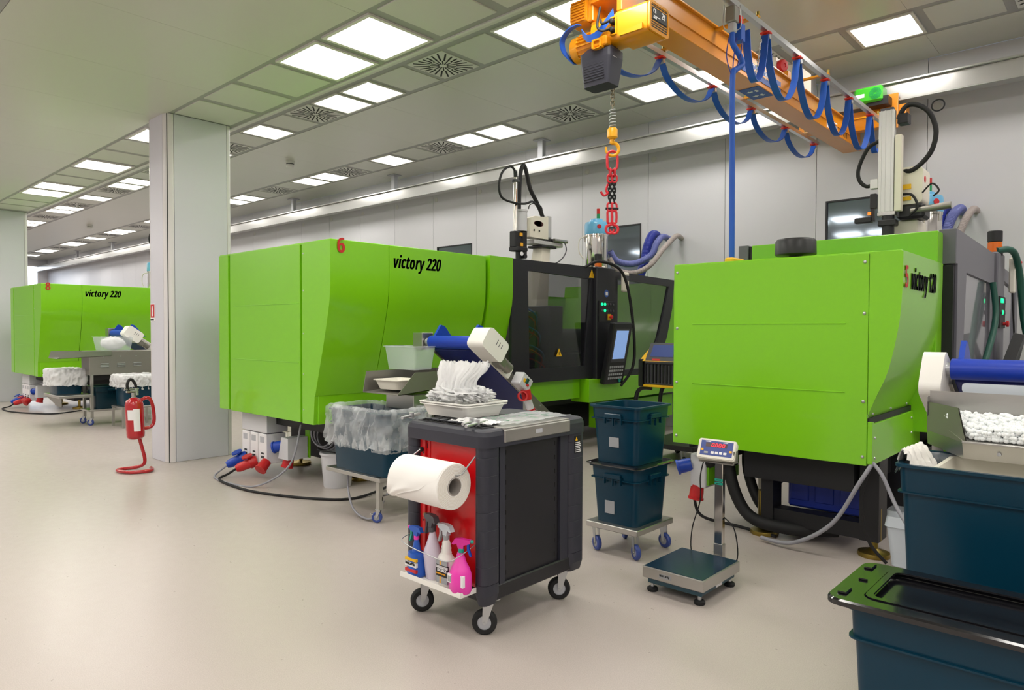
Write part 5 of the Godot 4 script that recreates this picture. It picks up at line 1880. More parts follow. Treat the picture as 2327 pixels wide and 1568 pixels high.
func on_machines() -> void:
	sprue_robot(0, 0, "cream picker robot with looping black cables on the machine numbered 6")
	sprue_robot(-8.27, 0.9, "small distant picker robot showing above the machine numbered 8", true)
	dryer(Vector3(-5.4, 2.03, -7.58), "sky blue topped chrome hopper loader on the machine numbered 6", 1.42)
	dryer(Vector3(-1.62, 1.93, -7.85), "sky blue topped chrome hopper loader behind the tall column robot", 1.71)
	dryer(Vector3(-14.0, 1.86, -5.2), "distant sky blue topped hopper loader on the machine numbered 8", 1.3)
	column_robot()
	corrugated("vacuum_hose", "thick dark blue corrugated hose dropping from the wall behind machine 6", M.hose_blue, [Vector3(-5.25, 2.74, -8.9), Vector3(-5.2, 2.76, -8.75), Vector3(-5.17, 2.73, -8.6), Vector3(-5.15, 2.56, -8.45), Vector3(-5.15, 2.31, -8.36), Vector3(-5.15, 2.1, -8.22)], 0.065)
	corrugated("vacuum_hose", "slate blue hose sagging from the wall to the loader of machine 6", M.hose_slate, [Vector3(-5.06, 2.7, -8.9), Vector3(-5.0, 2.7, -8.6), Vector3(-4.98, 2.58, -8.4), Vector3(-5.0, 2.42, -8.3), Vector3(-5.15, 2.3, -8.1), Vector3(-5.25, 2.32, -7.85), Vector3(-5.3, 2.45, -7.75)], 0.045)
	corrugated("vacuum_hose", "beige grey hose sagging lowest from the wall behind machine 6", M.hose_grey, [Vector3(-4.87, 2.7, -8.9), Vector3(-4.82, 2.7, -8.65), Vector3(-4.84, 2.5, -8.35), Vector3(-4.9, 2.26, -8.1), Vector3(-5.05, 2.16, -7.95), Vector3(-5.22, 2.2, -7.8), Vector3(-5.3, 2.36, -7.74)], 0.036)
	corrugated("vacuum_hose", "dark blue hose leaving the wall beside the chrome loader of machine 5", M.hose_blue, [Vector3(-1.64, 2.74, -8.9), Vector3(-1.63, 2.72, -8.7), Vector3(-1.62, 2.6, -8.5), Vector3(-1.62, 2.3, -8.35), Vector3(-1.6, 2.0, -8.3)], 0.06)
	corrugated("vacuum_hose", "slate blue ribbed hose leaving the wall behind machine 5", M.hose_slate, [Vector3(-1.48, 2.7, -8.9), Vector3(-1.47, 2.7, -8.7), Vector3(-1.5, 2.6, -8.5), Vector3(-1.54, 2.4, -8.4), Vector3(-1.56, 2.1, -8.35)], 0.05)
	corrugated("vacuum_hose", "beige grey hose leaving the wall behind the grey doors of machine 5", M.hose_grey, [Vector3(-1.35, 2.69, -8.9), Vector3(-1.35, 2.68, -8.7), Vector3(-1.38, 2.56, -8.5), Vector3(-1.43, 2.35, -8.4), Vector3(-1.46, 2.1, -8.35)], 0.038)
	# smoke detectors
	for q in [[-11.5, -6.6, "small white smoke detector under the panel ceiling above machine 6"], [-23.0, -6.7, "small distant smoke detector under the ceiling beyond the pillar"]]:
		var t := thing("smoke_detector", q[2], "detector", Vector3(q[0], H2 - 0.13, q[1]))
		var mb := MB.new()
		mb.lathe([Vector2(0, 0), Vector2(0.06, 0.005), Vector2(0.075, 0.03), Vector2(0.075, 0.06)], Vector3(q[0], H2 - 0.13, q[1]), Vector3.UP, 18)
		mb.lathe([Vector2(0.075, 0.075), Vector2(0.08, 0.08), Vector2(0.08, 0.13), Vector2(0, 0.13)], Vector3(q[0], H2 - 0.13, q[1]), Vector3.UP, 18)
		obj("head", mb, M.vent_white, t)
		mb = MB.new()
		mb.lathe([Vector2(0.066, 0.058), Vector2(0.066, 0.08)], Vector3(q[0], H2 - 0.13, q[1]), Vector3.UP, 18)
		obj("smoke_gap", mb, M.dark_joint, t)
	# robot hand controller on a stand between the machines
	var t := thing("robot_controller", "yellow and black robot control unit with tilted screen on a black tube stand", "controller", Vector3(-3.6, 0, -6.4))
	bx("case", M.dark_grey_plastic, t, -3.78, -3.4, 0.84, 1.08, -6.75, -6.15, 0.008)
	for k in 9:
		bx("cooling_fin", M.black_plastic, t, -3.76 + 0.04 * k, -3.745 + 0.04 * k, 0.86, 1.06, -6.15, -6.135)
	bx("corner_guard", M.black_plastic, t, -3.83, -3.78, 0.82, 1.1, -6.78, -6.12, 0.006)
	bx("yellow_trim", M.warn_yellow, t, -3.82, -3.4, 0.815, 0.84, -6.76, -6.14, 0.004)
	var mb := MB.new()
	mb.prism([Vector2(-6.12, 1.08), Vector2(-6.7, 1.08), Vector2(-6.7, 1.12), Vector2(-6.38, 1.24)], "zy", -3.82, -3.4)
	obj("console", mb, M.warn_yellow, t)
	mb = MB.new()
	mb.T = Transform3D(Basis(Vector3.RIGHT, deg_to_rad(-32)), Vector3(-3.58, 1.155, -6.2))
	mb.box(Vector3.ZERO, Vector3(0.36, 0.24, 0.05), 0.01)
	var sc := obj("hand_terminal", mb, M.dark_grey_plastic, t)
	var BT := mb.T
	mb = MB.new(); mb.T = BT
	mb.box(Vector3(0, 0.02, 0.026), Vector3(0.26, 0.14, 0.003))
	obj("terminal_screen", mb, M.panel_blue, sc)
	mb = MB.new(); mb.T = BT
	mb.box(Vector3(-0.05, -0.085, 0.026), Vector3(0.09, 0.02, 0.003))
	obj("badge", mb, M.red_plastic, sc)
	for z in [-6.2, -6.7]:
		tb("stand_tube", M.black_plastic, t, [Vector3(-3.72, 0.8, z), Vector3(-3.84, 0.79, z), Vector3(-3.9, 0.7, z), Vector3(-3.92, 0.4, z), Vector3(-3.92, 0.2, z)], 0.022, 10)
	# castored undercarriage of a cooling unit behind the bins
	bx("undercarriage", M.black_plastic, t, -3.95, -3.3, 0.17, 0.22, -7.15, -6.3, 0.006)
	bx("upright", M.black_plastic, t, -3.42, -3.36, 0.2, 0.82, -6.5, -6.44, 0.006)
	for q in [[-3.46, -6.39], [-3.46, -7.05], [-3.9, -6.39], [-3.9, -7.05]]:
		caster(t, Vector3(q[0], 0.17, q[1]), 0.05, 0.035, 0.6, M.rubber, M.zinc, M.dark_grey_plastic)

# ---------------------------------------------------------------- tool cart and what lies on it
func tool_cart() -> void:
	var t := thing("tool_cart", "charcoal tool cart with red end panel on four castors", "cart", Vector3(-2.415, 0, -2.54))
	var mb: MB
	var a := -2.69
	var b := -2.14
	var zb := -2.915
	var zf := -2.165
	# corner posts with moulded ribs
	for q in [[a, a + 0.078, zf - 0.115, zf, 0.03], [b - 0.076, b, zf - 0.115, zf, 0.035], [a, a + 0.078, zb, zb + 0.13, 0.03], [b - 0.076, b, zb, zb + 0.13, 0.035]]:
		mb = MB.new()
		var P := rr2(q[0], q[1], q[2], q[3], q[4], 4)
		var Q := rr2(q[0] + 0.012, q[1] - 0.012, q[2] + 0.012, q[3] - 0.012, q[4] * 0.7, 4)
		var G := rr2(q[0] + 0.0022, q[1] - 0.0022, q[2] + 0.0022, q[3] - 0.0022, q[4], 4)
		mb.loft([[Q, 0.155], [P, 0.2], [P, 0.25]])
		mb.cap(Q, 0.155, -1)
		var y := 0.253
		while y < 0.86:
			mb.loft([[G, y - 0.004], [P, y - 0.001], [P, minf(y + 0.078, 0.87)], [G, minf(y + 0.081, 0.873)]])
			y += 0.082
		obj("corner_post", mb, M.charcoal, t)
	# rounded top rim
	mb = MB.new()
	var R0 := rr2(a - 0.006, b + 0.006, zb - 0.006, zf + 0.006, 0.045, 5)
	var R1 := rr2(a - 0.006, b + 0.006, zb - 0.006, zf + 0.006, 0.045, 5)
	var R2 := rr2(a + 0.012, b - 0.012, zb + 0.012, zf - 0.012, 0.04, 5)
	mb.loft([[R0, 0.868], [R1, 0.92], [rr2(a, b, zb, zf, 0.045, 5), 0.94], [R2, 0.948]])
	mb.cap(R2, 0.948, 1)
	mb.cap(R0, 0.868, -1)
	obj("top_rim", mb, M.charcoal, t)
	bx("steel_band", M.steel, t, b + 0.0, b + 0.012, 0.884, 0.944, -2.77, -2.285, 0.004)
	bx("steel_top", M.steel, t, -2.35, b + 0.004, 0.94, 0.9525, -2.77, -2.285, 0.003)
	bx("band_print", M.grey_plastic, t, b + 0.0118, b + 0.0126, 0.905, 0.925, -2.55, -2.5)
	# ribbed rubber mat
	var mat_ := bx("rubber_mat", M.rubber, t, a + 0.04, b - 0.06, 0.946, 0.952, -2.66, zf - 0.045, 0.002)
	for k in 12:
		bx("mat_rib", M.rubber, mat_, a + 0.06 + 0.035 * k, a + 0.078 + 0.035 * k, 0.952, 0.957, zf - 0.2, zf - 0.055, 0.002)
	# red end panel with slotted uprights
	var rp := bx("end_panel", M.red_paint, t, a + 0.07, b - 0.07, 0.22, 0.875, zf - 0.035, zf - 0.03)
	bx("slotted_upright", M.red_paint, rp, a + 0.105, a + 0.125, 0.24, 0.87, zf - 0.032, zf - 0.02, 0.002)
	bx("flange", M.red_paint, rp, a + 0.14, a + 0.155, 0.24, 0.87, zf - 0.032, zf - 0.026, 0.002)
	for y in [0.34, 0.46, 0.6, 0.72, 0.82]:
		bx("slot", M.label_black, rp, a + 0.129, a + 0.133, y, y + 0.025, zf - 0.0302, zf - 0.0292)
	for y in [0.47, 0.8]:
		cy("hole", M.label_black, rp, Vector3(a + 0.115, y, zf - 0.021), Vector3(a + 0.115, y, zf - 0.019), 0.005, 8)
	# recessed side panels
	for s in [[b - 0.035, b - 0.028], [a + 0.028, a + 0.035]]:
		var sp := bx("side_panel", M.cart_side, t, s[0], s[1], 0.22, 0.88, zb + 0.12, zf - 0.1)
		bx("stile", M.charcoal, sp, s[0] + 0.002, s[1] + 0.012, 0.22, 0.88, zb + 0.13, zb + 0.19)
		bx("stile", M.charcoal, sp, s[0] + 0.002, s[1] + 0.014, 0.22, 0.88, zf - 0.15, zf - 0.115)
		for k in 9:
			for z in [zb + 0.215, zf - 0.175]:
				bx("slot", M.label_black, sp, s[1], s[1] + 0.0015, 0.26 + 0.07 * k, 0.282 + 0.07 * k, z, z + 0.007)
	bx("far_end_panel", M.cart_side, t, a + 0.07, b - 0.07, 0.22, 0.875, zb + 0.03, zb + 0.036)
	# warning label on the far post
	var lb := bx("warning_label", M.label_black, t, b - 0.001, b + 0.0015, 0.765, 0.855, -2.875, -2.82)
	mb = MB.new()
	mb.prism([Vector2(-2.825, 0.83), Vector2(-2.845, 0.83), Vector2(-2.835, 0.85)], "zy", b + 0.0015, b + 0.0025)
	obj("print", mb, M.warn_yellow, lb)
	for k in 6:
		bx("print", M.label_white, lb, b + 0.0015, b + 0.0022, 0.77 + 0.0095 * k, 0.774 + 0.0095 * k, -2.872 + 0.004 * (k % 3), -2.825)
	# base rails
	mb = MB.new()
	mb.bb(b - 0.045, b - 0.012, 0.165, 0.235, zb + 0.05, zf - 0.08, 0.006)
	mb.bb(a + 0.012, a + 0.045, 0.165, 0.235, zb + 0.05, zf - 0.08, 0.006)
	mb.bb(a + 0.04, b - 0.04, 0.165, 0.225, zf - 0.06, zf - 0.025, 0.006)
	mb.bb(a + 0.03, b - 0.03, 0.2, 0.215, zb + 0.05, zf - 0.05)
	obj("base_frame", mb, M.cart_side, t)
	# castors
	for q in [[a + 0.085, zf - 0.07, 2.2], [b - 0.05, zf - 0.09, 2.45], [b - 0.06, zb + 0.1, 2.35], [a + 0.08, zb + 0.085, 2.6]]:
		caster(t, Vector3(q[0], 0.163, q[1]), 0.058, 0.034, q[2], M.rubber, M.zinc, M.grey_plastic)
	# white ledge for the bottles
	mb = MB.new()
	mb.bb(-2.612, -2.192, 0.222, 0.226, -2.17, -2.07)
	mb.bb(-2.612, -2.192, 0.216, 0.24, -2.072, -2.069)
	mb.bb(-2.195, -2.192, 0.216, 0.24, -2.17, -2.07)
	obj("ledge", mb, M.white_plastic, t)
	tb("retaining_wire", M.zinc, t, [Vector3(-2.6, 0.42, -2.18), Vector3(-2.585, 0.405, -2.06), Vector3(-2.53, 0.385, -2.05), Vector3(-2.38, 0.375, -2.045), Vector3(-2.26, 0.37, -2.05), Vector3(-2.215, 0.395, -2.08), Vector3(-2.205, 0.43, -2.18)], 0.0025, 6)
	var rw := [Vector3(-2.585, 0.815, -2.17), Vector3(-2.61, 0.76, -2.09), Vector3(-2.61, 0.757, -2.065), Vector3(-2.21, 0.757, -2.065), Vector3(-2.205, 0.762, -2.09), Vector3(-2.205, 0.83, -2.175)]
	tb("roll_wire", M.zinc, t, rw, 0.004, 7, 1)
	cy("wire_eyelet", M.rubber, t, Vector3(-2.585, 0.815, -2.188), Vector3(-2.585, 0.815, -2.168), 0.012, 12)

func paper_roll() -> void:
	var C := Vector3(-2.222, 0.708, -2.06)
	var t := thing("paper_roll", "large white paper towel roll hanging on a wire at the cart's red end", "paper roll", C - Vector3(0.19, 0.1, 0))
	var mb := MB.new()
	mb.lathe([Vector2(0.04, 0), Vector2(0.1, 0), Vector2(0.103, 0.003), Vector2(0.103, 0.337), Vector2(0.1, 0.34), Vector2(0.04, 0.34)], C - Vector3(0.34, 0, 0), Vector3.RIGHT, 48)
	obj("roll", mb, M.paper, t)
	for k in 9:
		mb = MB.new()
		var r := 0.046 + 0.0062 * k
		mb.lathe([Vector2(r, 0), Vector2(r, 0.0009), Vector2(r + 0.003, 0.0012), Vector2(r + 0.0032, 0)], C, Vector3.RIGHT, 40)
		obj("paper_layer", mb, M.paper_edge, t)
	mb = MB.new()
	mb.lathe([Vector2(0.041, 0), Vector2(0.041, 0.342), Vector2(0.036, 0.344), Vector2(0.036, -0.002), Vector2(0.041, 0)], C - Vector3(0.34, 0, 0), Vector3.RIGHT, 28)
	obj("core_tube", mb, M.cardboard, t)
	# loose end that falls to a torn point
	mb = MB.new()
	var f := func(u: float, v: float) -> Vector3:
		# u across the width from the far end, v along the sheet
		var ang := deg_to_rad(60.0) - v * 1.9
		var w := lerpf(1.0, 0.16, smoothstep(0.25, 1.0, v))
		var x := -0.335 + 0.33 * u * w - 0.028 * smoothstep(0.55, 1.0, v)
		var r := 0.105 + 0.012 * smoothstep(0.4, 1.0, v)
		var y := r * sin(ang) - 0.0 * v
		var z := r * cos(ang)
		if v > 0.5:
			y = lerpf(y, -0.03 - 0.07 * (v - 0.5), 0.3)
		return C + Vector3(x, y, z + 0.004 * sin(u * 9.0 + v * 4.0) * v)
	mb.surf(14, 14, f)
	obj("loose_sheet", mb, M.paper, t)

func trigger(t: Node3D, p: Vector3, s: float, turn: float, head: Material, lever: Material, nozzle: Material, collar: Material) -> void:
	# spray trigger; p is the bottle's neck top, the nozzle points along «turn»
	var B := Basis(Vector3.UP, turn).scaled(Vector3.ONE * s)
	var mb := MB.new()
	mb.T = Transform3D(B, p)
	mb.lathe([Vector2(0.014, 0), Vector2(0.014, 0.018), Vector2(0.01, 0.02)], Vector3.ZERO, Vector3.UP, 14)
	obj("collar", mb, collar, t)
	mb = MB.new()
	mb.T = Transform3D(B, p)
	mb.prism([Vector2(-0.012, 0.018), Vector2(0.012, 0.018), Vector2(0.014, 0.034), Vector2(0.046, 0.044), Vector2(0.048, 0.06), Vector2(0.0, 0.066), Vector2(-0.03, 0.062), Vector2(-0.044, 0.04), Vector2(-0.034, 0.036), Vector2(-0.02, 0.042)], "xy", -0.011, 0.011)
	obj("spray_head", mb, head, t)
	mb = MB.new()
	mb.T = Transform3D(B, p)
	mb.prism([Vector2(0.03, 0.044), Vector2(0.042, 0.044), Vector2(0.04, 0.02), Vector2(0.052, -0.016), Vector2(0.044, -0.018), Vector2(0.03, 0.016)], "xy", -0.007, 0.007)
	obj("lever", mb, lever, t)
	mb = MB.new()
	mb.T = Transform3D(B, p)
	mb.cyl(Vector3(0.047, 0.053, 0), Vector3(0.06, 0.053, 0), 0.008, 10)
	obj("nozzle", mb, nozzle, t)

func bottles() -> void:
	var mb: MB
	var Y := 0.227
	var el := func(p: Vector3, sx: float, sz: float, turn := 0.0) -> Transform3D:
		return Transform3D(Basis(Vector3.UP, turn) * Basis.from_scale(Vector3(sx, 1, sz)), p)
	# blue bottle
	var p := Vector3(-2.545, Y, -2.115)
	var t := thing("spray_bottle", "blue spray bottle with pink collar and green trigger on the cart ledge", "spray bottle", p)
	mb = MB.new(); mb.T = el.call(p, 1.0, 0.7)
	mb.lathe([Vector2(0, 0), Vector2(0.05, 0), Vector2(0.056, 0.01), Vector2(0.05, 0.1), Vector2(0.048, 0.108), Vector2(0.026, 0.112), Vector2(0.024, 0.13), Vector2(0.014, 0.165), Vector2(0.013, 0.172), Vector2(0, 0.172)], Vector3.ZERO, Vector3.UP, 24, 30)
	var bo := obj("bottle", mb, M.spray_blue, t)
	trigger(t, p + Vector3(0, 0.17, 0), 0.95, PI, M.spray_blue, M.mint, M.pink, M.pink)
	for q in [[0.075, 0.012, M.warn_yellow], [0.048, 0.02, M.label_white], [0.022, 0.014, M.red_plastic]]:
		bx("label_band", q[2], bo, p.x - 0.04, p.x + 0.04, Y + q[0], Y + q[0] + q[1], p.z + 0.026, p.z + 0.0385)
	mb = MB.new()
	mb.text("UnicaPiù", 0.018, Transform3D(Basis(), Vector3(p.x - 0.036, Y + 0.052, p.z + 0.0388)), 0, 0.9)
	obj("lettering", mb, M.letter_black, bo)
	# lilac bottle with black trigger
	p = Vector3(-2.452, Y, -2.135)
	t = thing("spray_bottle", "pale lilac spray bottle with black trigger and brass nozzle", "spray bottle", p)
	mb = MB.new(); mb.T = el.call(p, 1.0, 0.75)
	mb.lathe([Vector2(0, 0), Vector2(0.034, 0), Vector2(0.038, 0.01), Vector2(0.05, 0.105), Vector2(0.048, 0.13), Vector2(0.03, 0.175), Vector2(0.018, 0.21), Vector2(0.014, 0.222), Vector2(0, 0.222)], Vector3.ZERO, Vector3.UP, 24, 30)
	var lil := mat("lilac_plastic", c8(214, 204, 220), 0.4)
	obj("bottle", mb, lil, t)
	trigger(t, p + Vector3(-0.004, 0.22, 0), 1.25, PI - 0.25, M.dark_grey_plastic, M.dark_grey_plastic, M.brass, M.dark_grey_plastic)
	# white degreaser bottle
	p = Vector3(-2.345, Y, -2.125)
	t = thing("spray_bottle", "white degreaser spray bottle with black and orange label on the cart ledge", "spray bottle", p)
	mb = MB.new(); mb.T = el.call(p, 1.0, 0.6)
	mb.lathe([Vector2(0, 0), Vector2(0.05, 0), Vector2(0.056, 0.012), Vector2(0.054, 0.105), Vector2(0.045, 0.13), Vector2(0.03, 0.145), Vector2(0.031, 0.152), Vector2(0.027, 0.162), Vector2(0.029, 0.172), Vector2(0.024, 0.182), Vector2(0.025, 0.19), Vector2(0.016, 0.21), Vector2(0, 0.21)], Vector3.ZERO, Vector3.UP, 24, 50)
	bo = obj("bottle", mb, M.white_plastic, t)
	trigger(t, p + Vector3(0, 0.208, 0), 1.1, PI - 0.1, M.frosted_plastic, M.label_grey, M.label_grey, M.label_grey)
	bx("label", M.label_grey, bo, p.x - 0.032, p.x + 0.042, Y + 0.015, Y + 0.12, p.z + 0.026, p.z + 0.0345)
	bx("label_band", M.label_black, bo, p.x - 0.032, p.x + 0.044, Y + 0.046, Y + 0.098, p.z + 0.026, p.z + 0.0352)
	bx("label_stripe", M.label_orange, bo, p.x - 0.008, p.x + 0.0, Y + 0.015, Y + 0.12, p.z + 0.026, p.z + 0.0348)
	mb = MB.new()
	mb.text("SGRASSATORE", 0.0165, Transform3D(Basis(), Vector3(p.x - 0.03, Y + 0.079, p.z + 0.0354)), 0, 0.72)
	mb.text("RICARICA", 0.0165, Transform3D(Basis(), Vector3(p.x - 0.022, Y + 0.065, p.z + 0.0354)), 0, 0.8)
	obj("lettering", mb, M.label_white, bo)
	mb = MB.new()
	mb.text("prodotto pronto", 0.009, Transform3D(Basis(), Vector3(p.x - 0.03, Y + 0.054, p.z + 0.0354)), 0, 0.9)
	obj("lettering", mb, M.label_orange, bo)
	# pink bottle
	p = Vector3(-2.235, Y, -2.11)
	t = thing("spray_bottle", "bright pink spray bottle with blue trigger at the ledge's outer end", "spray bottle", p)
	mb = MB.new(); mb.T = el.call(p, 1.0, 0.8)
	mb.lathe([Vector2(0, 0), Vector2(0.05, 0), Vector2(0.056, 0.012), Vector2(0.056, 0.08), Vector2(0.046, 0.108), Vector2(0.03, 0.135), Vector2(0.02, 0.165), Vector2(0.014, 0.18), Vector2(0, 0.18)], Vector3.ZERO, Vector3.UP, 26, 50)
	bo = obj("bottle", mb, M.pink, t)
	trigger(t, p + Vector3(0.004, 0.178, 0), 0.95, 0.5, M.pink_dark, M.blue_plastic, M.mint, M.mint)
	bx("label", M.label_white, bo, p.x - 0.04, p.x - 0.008, Y + 0.045, Y + 0.085, p.z + 0.036, p.z + 0.0425)
	bx("label", M.label_white, bo, p.x + 0.028, p.x + 0.05, Y + 0.035, Y + 0.085, p.z + 0.02, p.z + 0.034)
	for k in 5:
		bx("print", M.dark_joint, bo, p.x - 0.036 + 0.005 * k, p.x - 0.034 + 0.005 * k, Y + 0.05, Y + 0.075, p.z + 0.0425, p.z + 0.043)

func cart_top() -> void:
	var mb: MB
	tray("parts_tray", "white plastic tray standing on the cart mat, lower of two nested", -2.79, -2.425, -2.64, -2.325, 0.958, 0.062, M.white_plastic, "nested white trays")
	tray("parts_tray", "white plastic tray full of crumpled bags on the cart, upper of two nested", -2.792, -2.423, -2.642, -2.323, 0.966, 0.064, M.white_plastic, "nested white trays")
	# heap of clear bags: three crumpled lumps
	var f := FastNoiseLite.new()
	f.seed = 21
	f.frequency = 9.0
	f.fractal_octaves = 4
	for q in [[Vector3(-2.63, 1.06, -2.48), Vector3(0.16, 0.055, 0.125), 1, "crumpled clear plastic bag heaped in the tray"], [Vector3(-2.72, 1.05, -2.42), Vector3(0.07, 0.035, 0.06), 2, "small bulging clear bag at the tray's outer corner"], [Vector3(-2.53, 1.055, -2.5), Vector3(0.08, 0.045, 0.09), 3, "loose folded clear bag at the tray's cart side"]]:
		mb = MB.new()
		var c: Vector3 = q[0]
		var r: Vector3 = q[1]
		var sd: float = q[2] * 7.3
		var bl := func(u: float, v: float) -> Vector3:
			var a := TAU * u
			var b := PI * (v - 0.5)
			var d := Vector3(cos(a) * cos(b), sin(b), sin(a) * cos(b))
			var k := 1.0 + 0.55 * f.get_noise_3d(d.x * 0.6 + sd, d.y * 0.6, d.z * 0.6)
			return c + d * r * k
		mb.surf(48, 24, bl, true)
		lone("plastic_bag", mb, M.bag_dense, q[3], "bag", c - Vector3(0, r.y, 0), "bags in the white tray")
	# bag standing up like a chimney with a torn edge
	mb = MB.new()
	var ch := func(u: float, v: float) -> Vector3:
		var a := TAU * u
		var pleat := f.get_noise_2d(cos(a) * 0.5, sin(a) * 0.5 + 3.0)
		var fine := f.get_noise_3d(cos(a) * 1.2, sin(a) * 1.2, v * 0.25)
		var rx := lerpf(0.115, 0.1, v) * (1.0 + 0.28 * pleat + 0.16 * fine)
		var rz := lerpf(0.09, 0.06, v) * (1.0 + 0.28 * pleat + 0.16 * fine)
		var flare := 0.085 * smoothstep(0.35, 1.0, v) * smoothstep(0.2, 0.9, cos(a - 0.1))
		var y := 1.05 + 0.18 * v + 0.022 * v * f.get_noise_2d(cos(a) * 3.4, sin(a) * 3.4)
		return Vector3(-2.645 + cos(a) * rx + flare, y, -2.47 + sin(a) * rz - flare * 0.3)
	mb.surf(110, 16, ch, true)
	lone("plastic_bag", mb, M.bag_dense, "clear plastic bag standing upright with a ragged open top on the cart", "bag", Vector3(-2.61, 1.05, -2.47), "bags in the white tray")
	mb = MB.new()
	var ch2 := func(u: float, v: float) -> Vector3:
		var a := TAU * u
		var k := 1.0 + 0.5 * f.get_noise_3d(cos(a) * 0.7, sin(a) * 0.7, v * 0.5 + 5.0)
		return Vector3(-2.645 + cos(a) * 0.075 * k, 1.05 + 0.16 * v, -2.47 + sin(a) * 0.055 * k)
	mb.surf(60, 10, ch2, true)
	lone("plastic_bag", mb, M.bag_dense, "inner folds of clear film inside the upright bag", "bag", Vector3(-2.61, 1.05, -2.47), "bags in the white tray")
	# thin printed plastic sheets lying on the cart top
	mb = MB.new()
	var sh := func(u: float, v: float) -> Vector3:
		return Vector3(lerpf(-2.43, -2.17, u), 0.956 + 0.008 * (0.5 + f.get_noise_2d(u * 0.9, v * 0.9)), lerpf(-2.31, -2.84, v))
	mb.surf(24, 30, sh)
	var s := thing("printed_film", "sheet of clear film with green print lying on the cart top", "film", Vector3(-2.3, 0.953, -2.55))
	obj("film", mb, M.print_film, s)
	mb = MB.new()
	for k in 26:
		var x := -2.4 + rng.randf() * 0.2
		var z := -2.38 - rng.randf() * 0.4
		mb.bb(x, x + 0.02 + 0.03 * rng.randf(), 0.9665, 0.967, z, z - 0.006)
	var pr := obj("print", mb, M.beacon_green, s)
	pr.set_meta("kind", "stuff")
	mb = MB.new()
	var sh2 := func(u: float, v: float) -> Vector3:
		return Vector3(lerpf(-2.44, -2.2, u), 0.96 + 0.012 * (0.5 + f.get_noise_2d(u * 0.7 + 9.0, v * 0.7)), lerpf(-2.22, -2.34, v) - 0.03 * u)
	mb.surf(18, 10, sh2)
	lone("loose_film", mb, M.bag_dense, "scrap of milky film lying at the cart's near corner", "film", Vector3(-2.32, 0.958, -2.28))
	# steel bars with clamp rings
	var bars := [[Vector3(-2.668, 0.966, -2.125), Vector3(-2.735, 0.966, -2.29), "steel bar with a clamp ring beside the tray at the cart's outer edge"], [Vector3(-2.285, 0.966, -2.17), Vector3(-2.33, 0.966, -2.32), "steel bar with a clamp ring pointing off the cart beside the film scrap"], [Vector3(-2.222, 0.966, -2.13), Vector3(-2.29, 0.966, -2.33), "steel bar with a clamp ring at the cart's front corner"]]
	for q in bars:
		var t := thing("clamp_bar", q[2], "tool", (q[0] + q[1]) / 2 - Vector3(0, 0.008, 0), "steel clamp bars on the cart")
		cy("bar", M.zinc, t, q[0], q[1], 0.008, 12, 0.001)
		var m: Vector3 = q[0].lerp(q[1], 0.55)
		cy("ring", M.zinc, t, m - Vector3(0, 0.014, 0), m + Vector3(0, 0.018, 0), 0.013, 12, 0.001)
	for k in 5:
		var x := -2.6 + 0.055 * k
		mb = MB.new()
		mb.tube(spl([Vector3(x, 0.962, -2.215), Vector3(x + 0.045, 0.962, -2.23), Vector3(x + 0.05, 0.962, -2.26), Vector3(x + 0.035, 0.962, -2.29)], 4), 0.004, 6)
		lone("hex_key", mb, M.iron, ["black hex key nearest the cart's outer edge", "second black hex key on the ribbed mat", "middle black hex key on the ribbed mat", "fourth black hex key on the ribbed mat", "black hex key nearest the clamp bars"][k], "tool", Vector3(x, 0.957, -2.25), "hex keys on the mat")

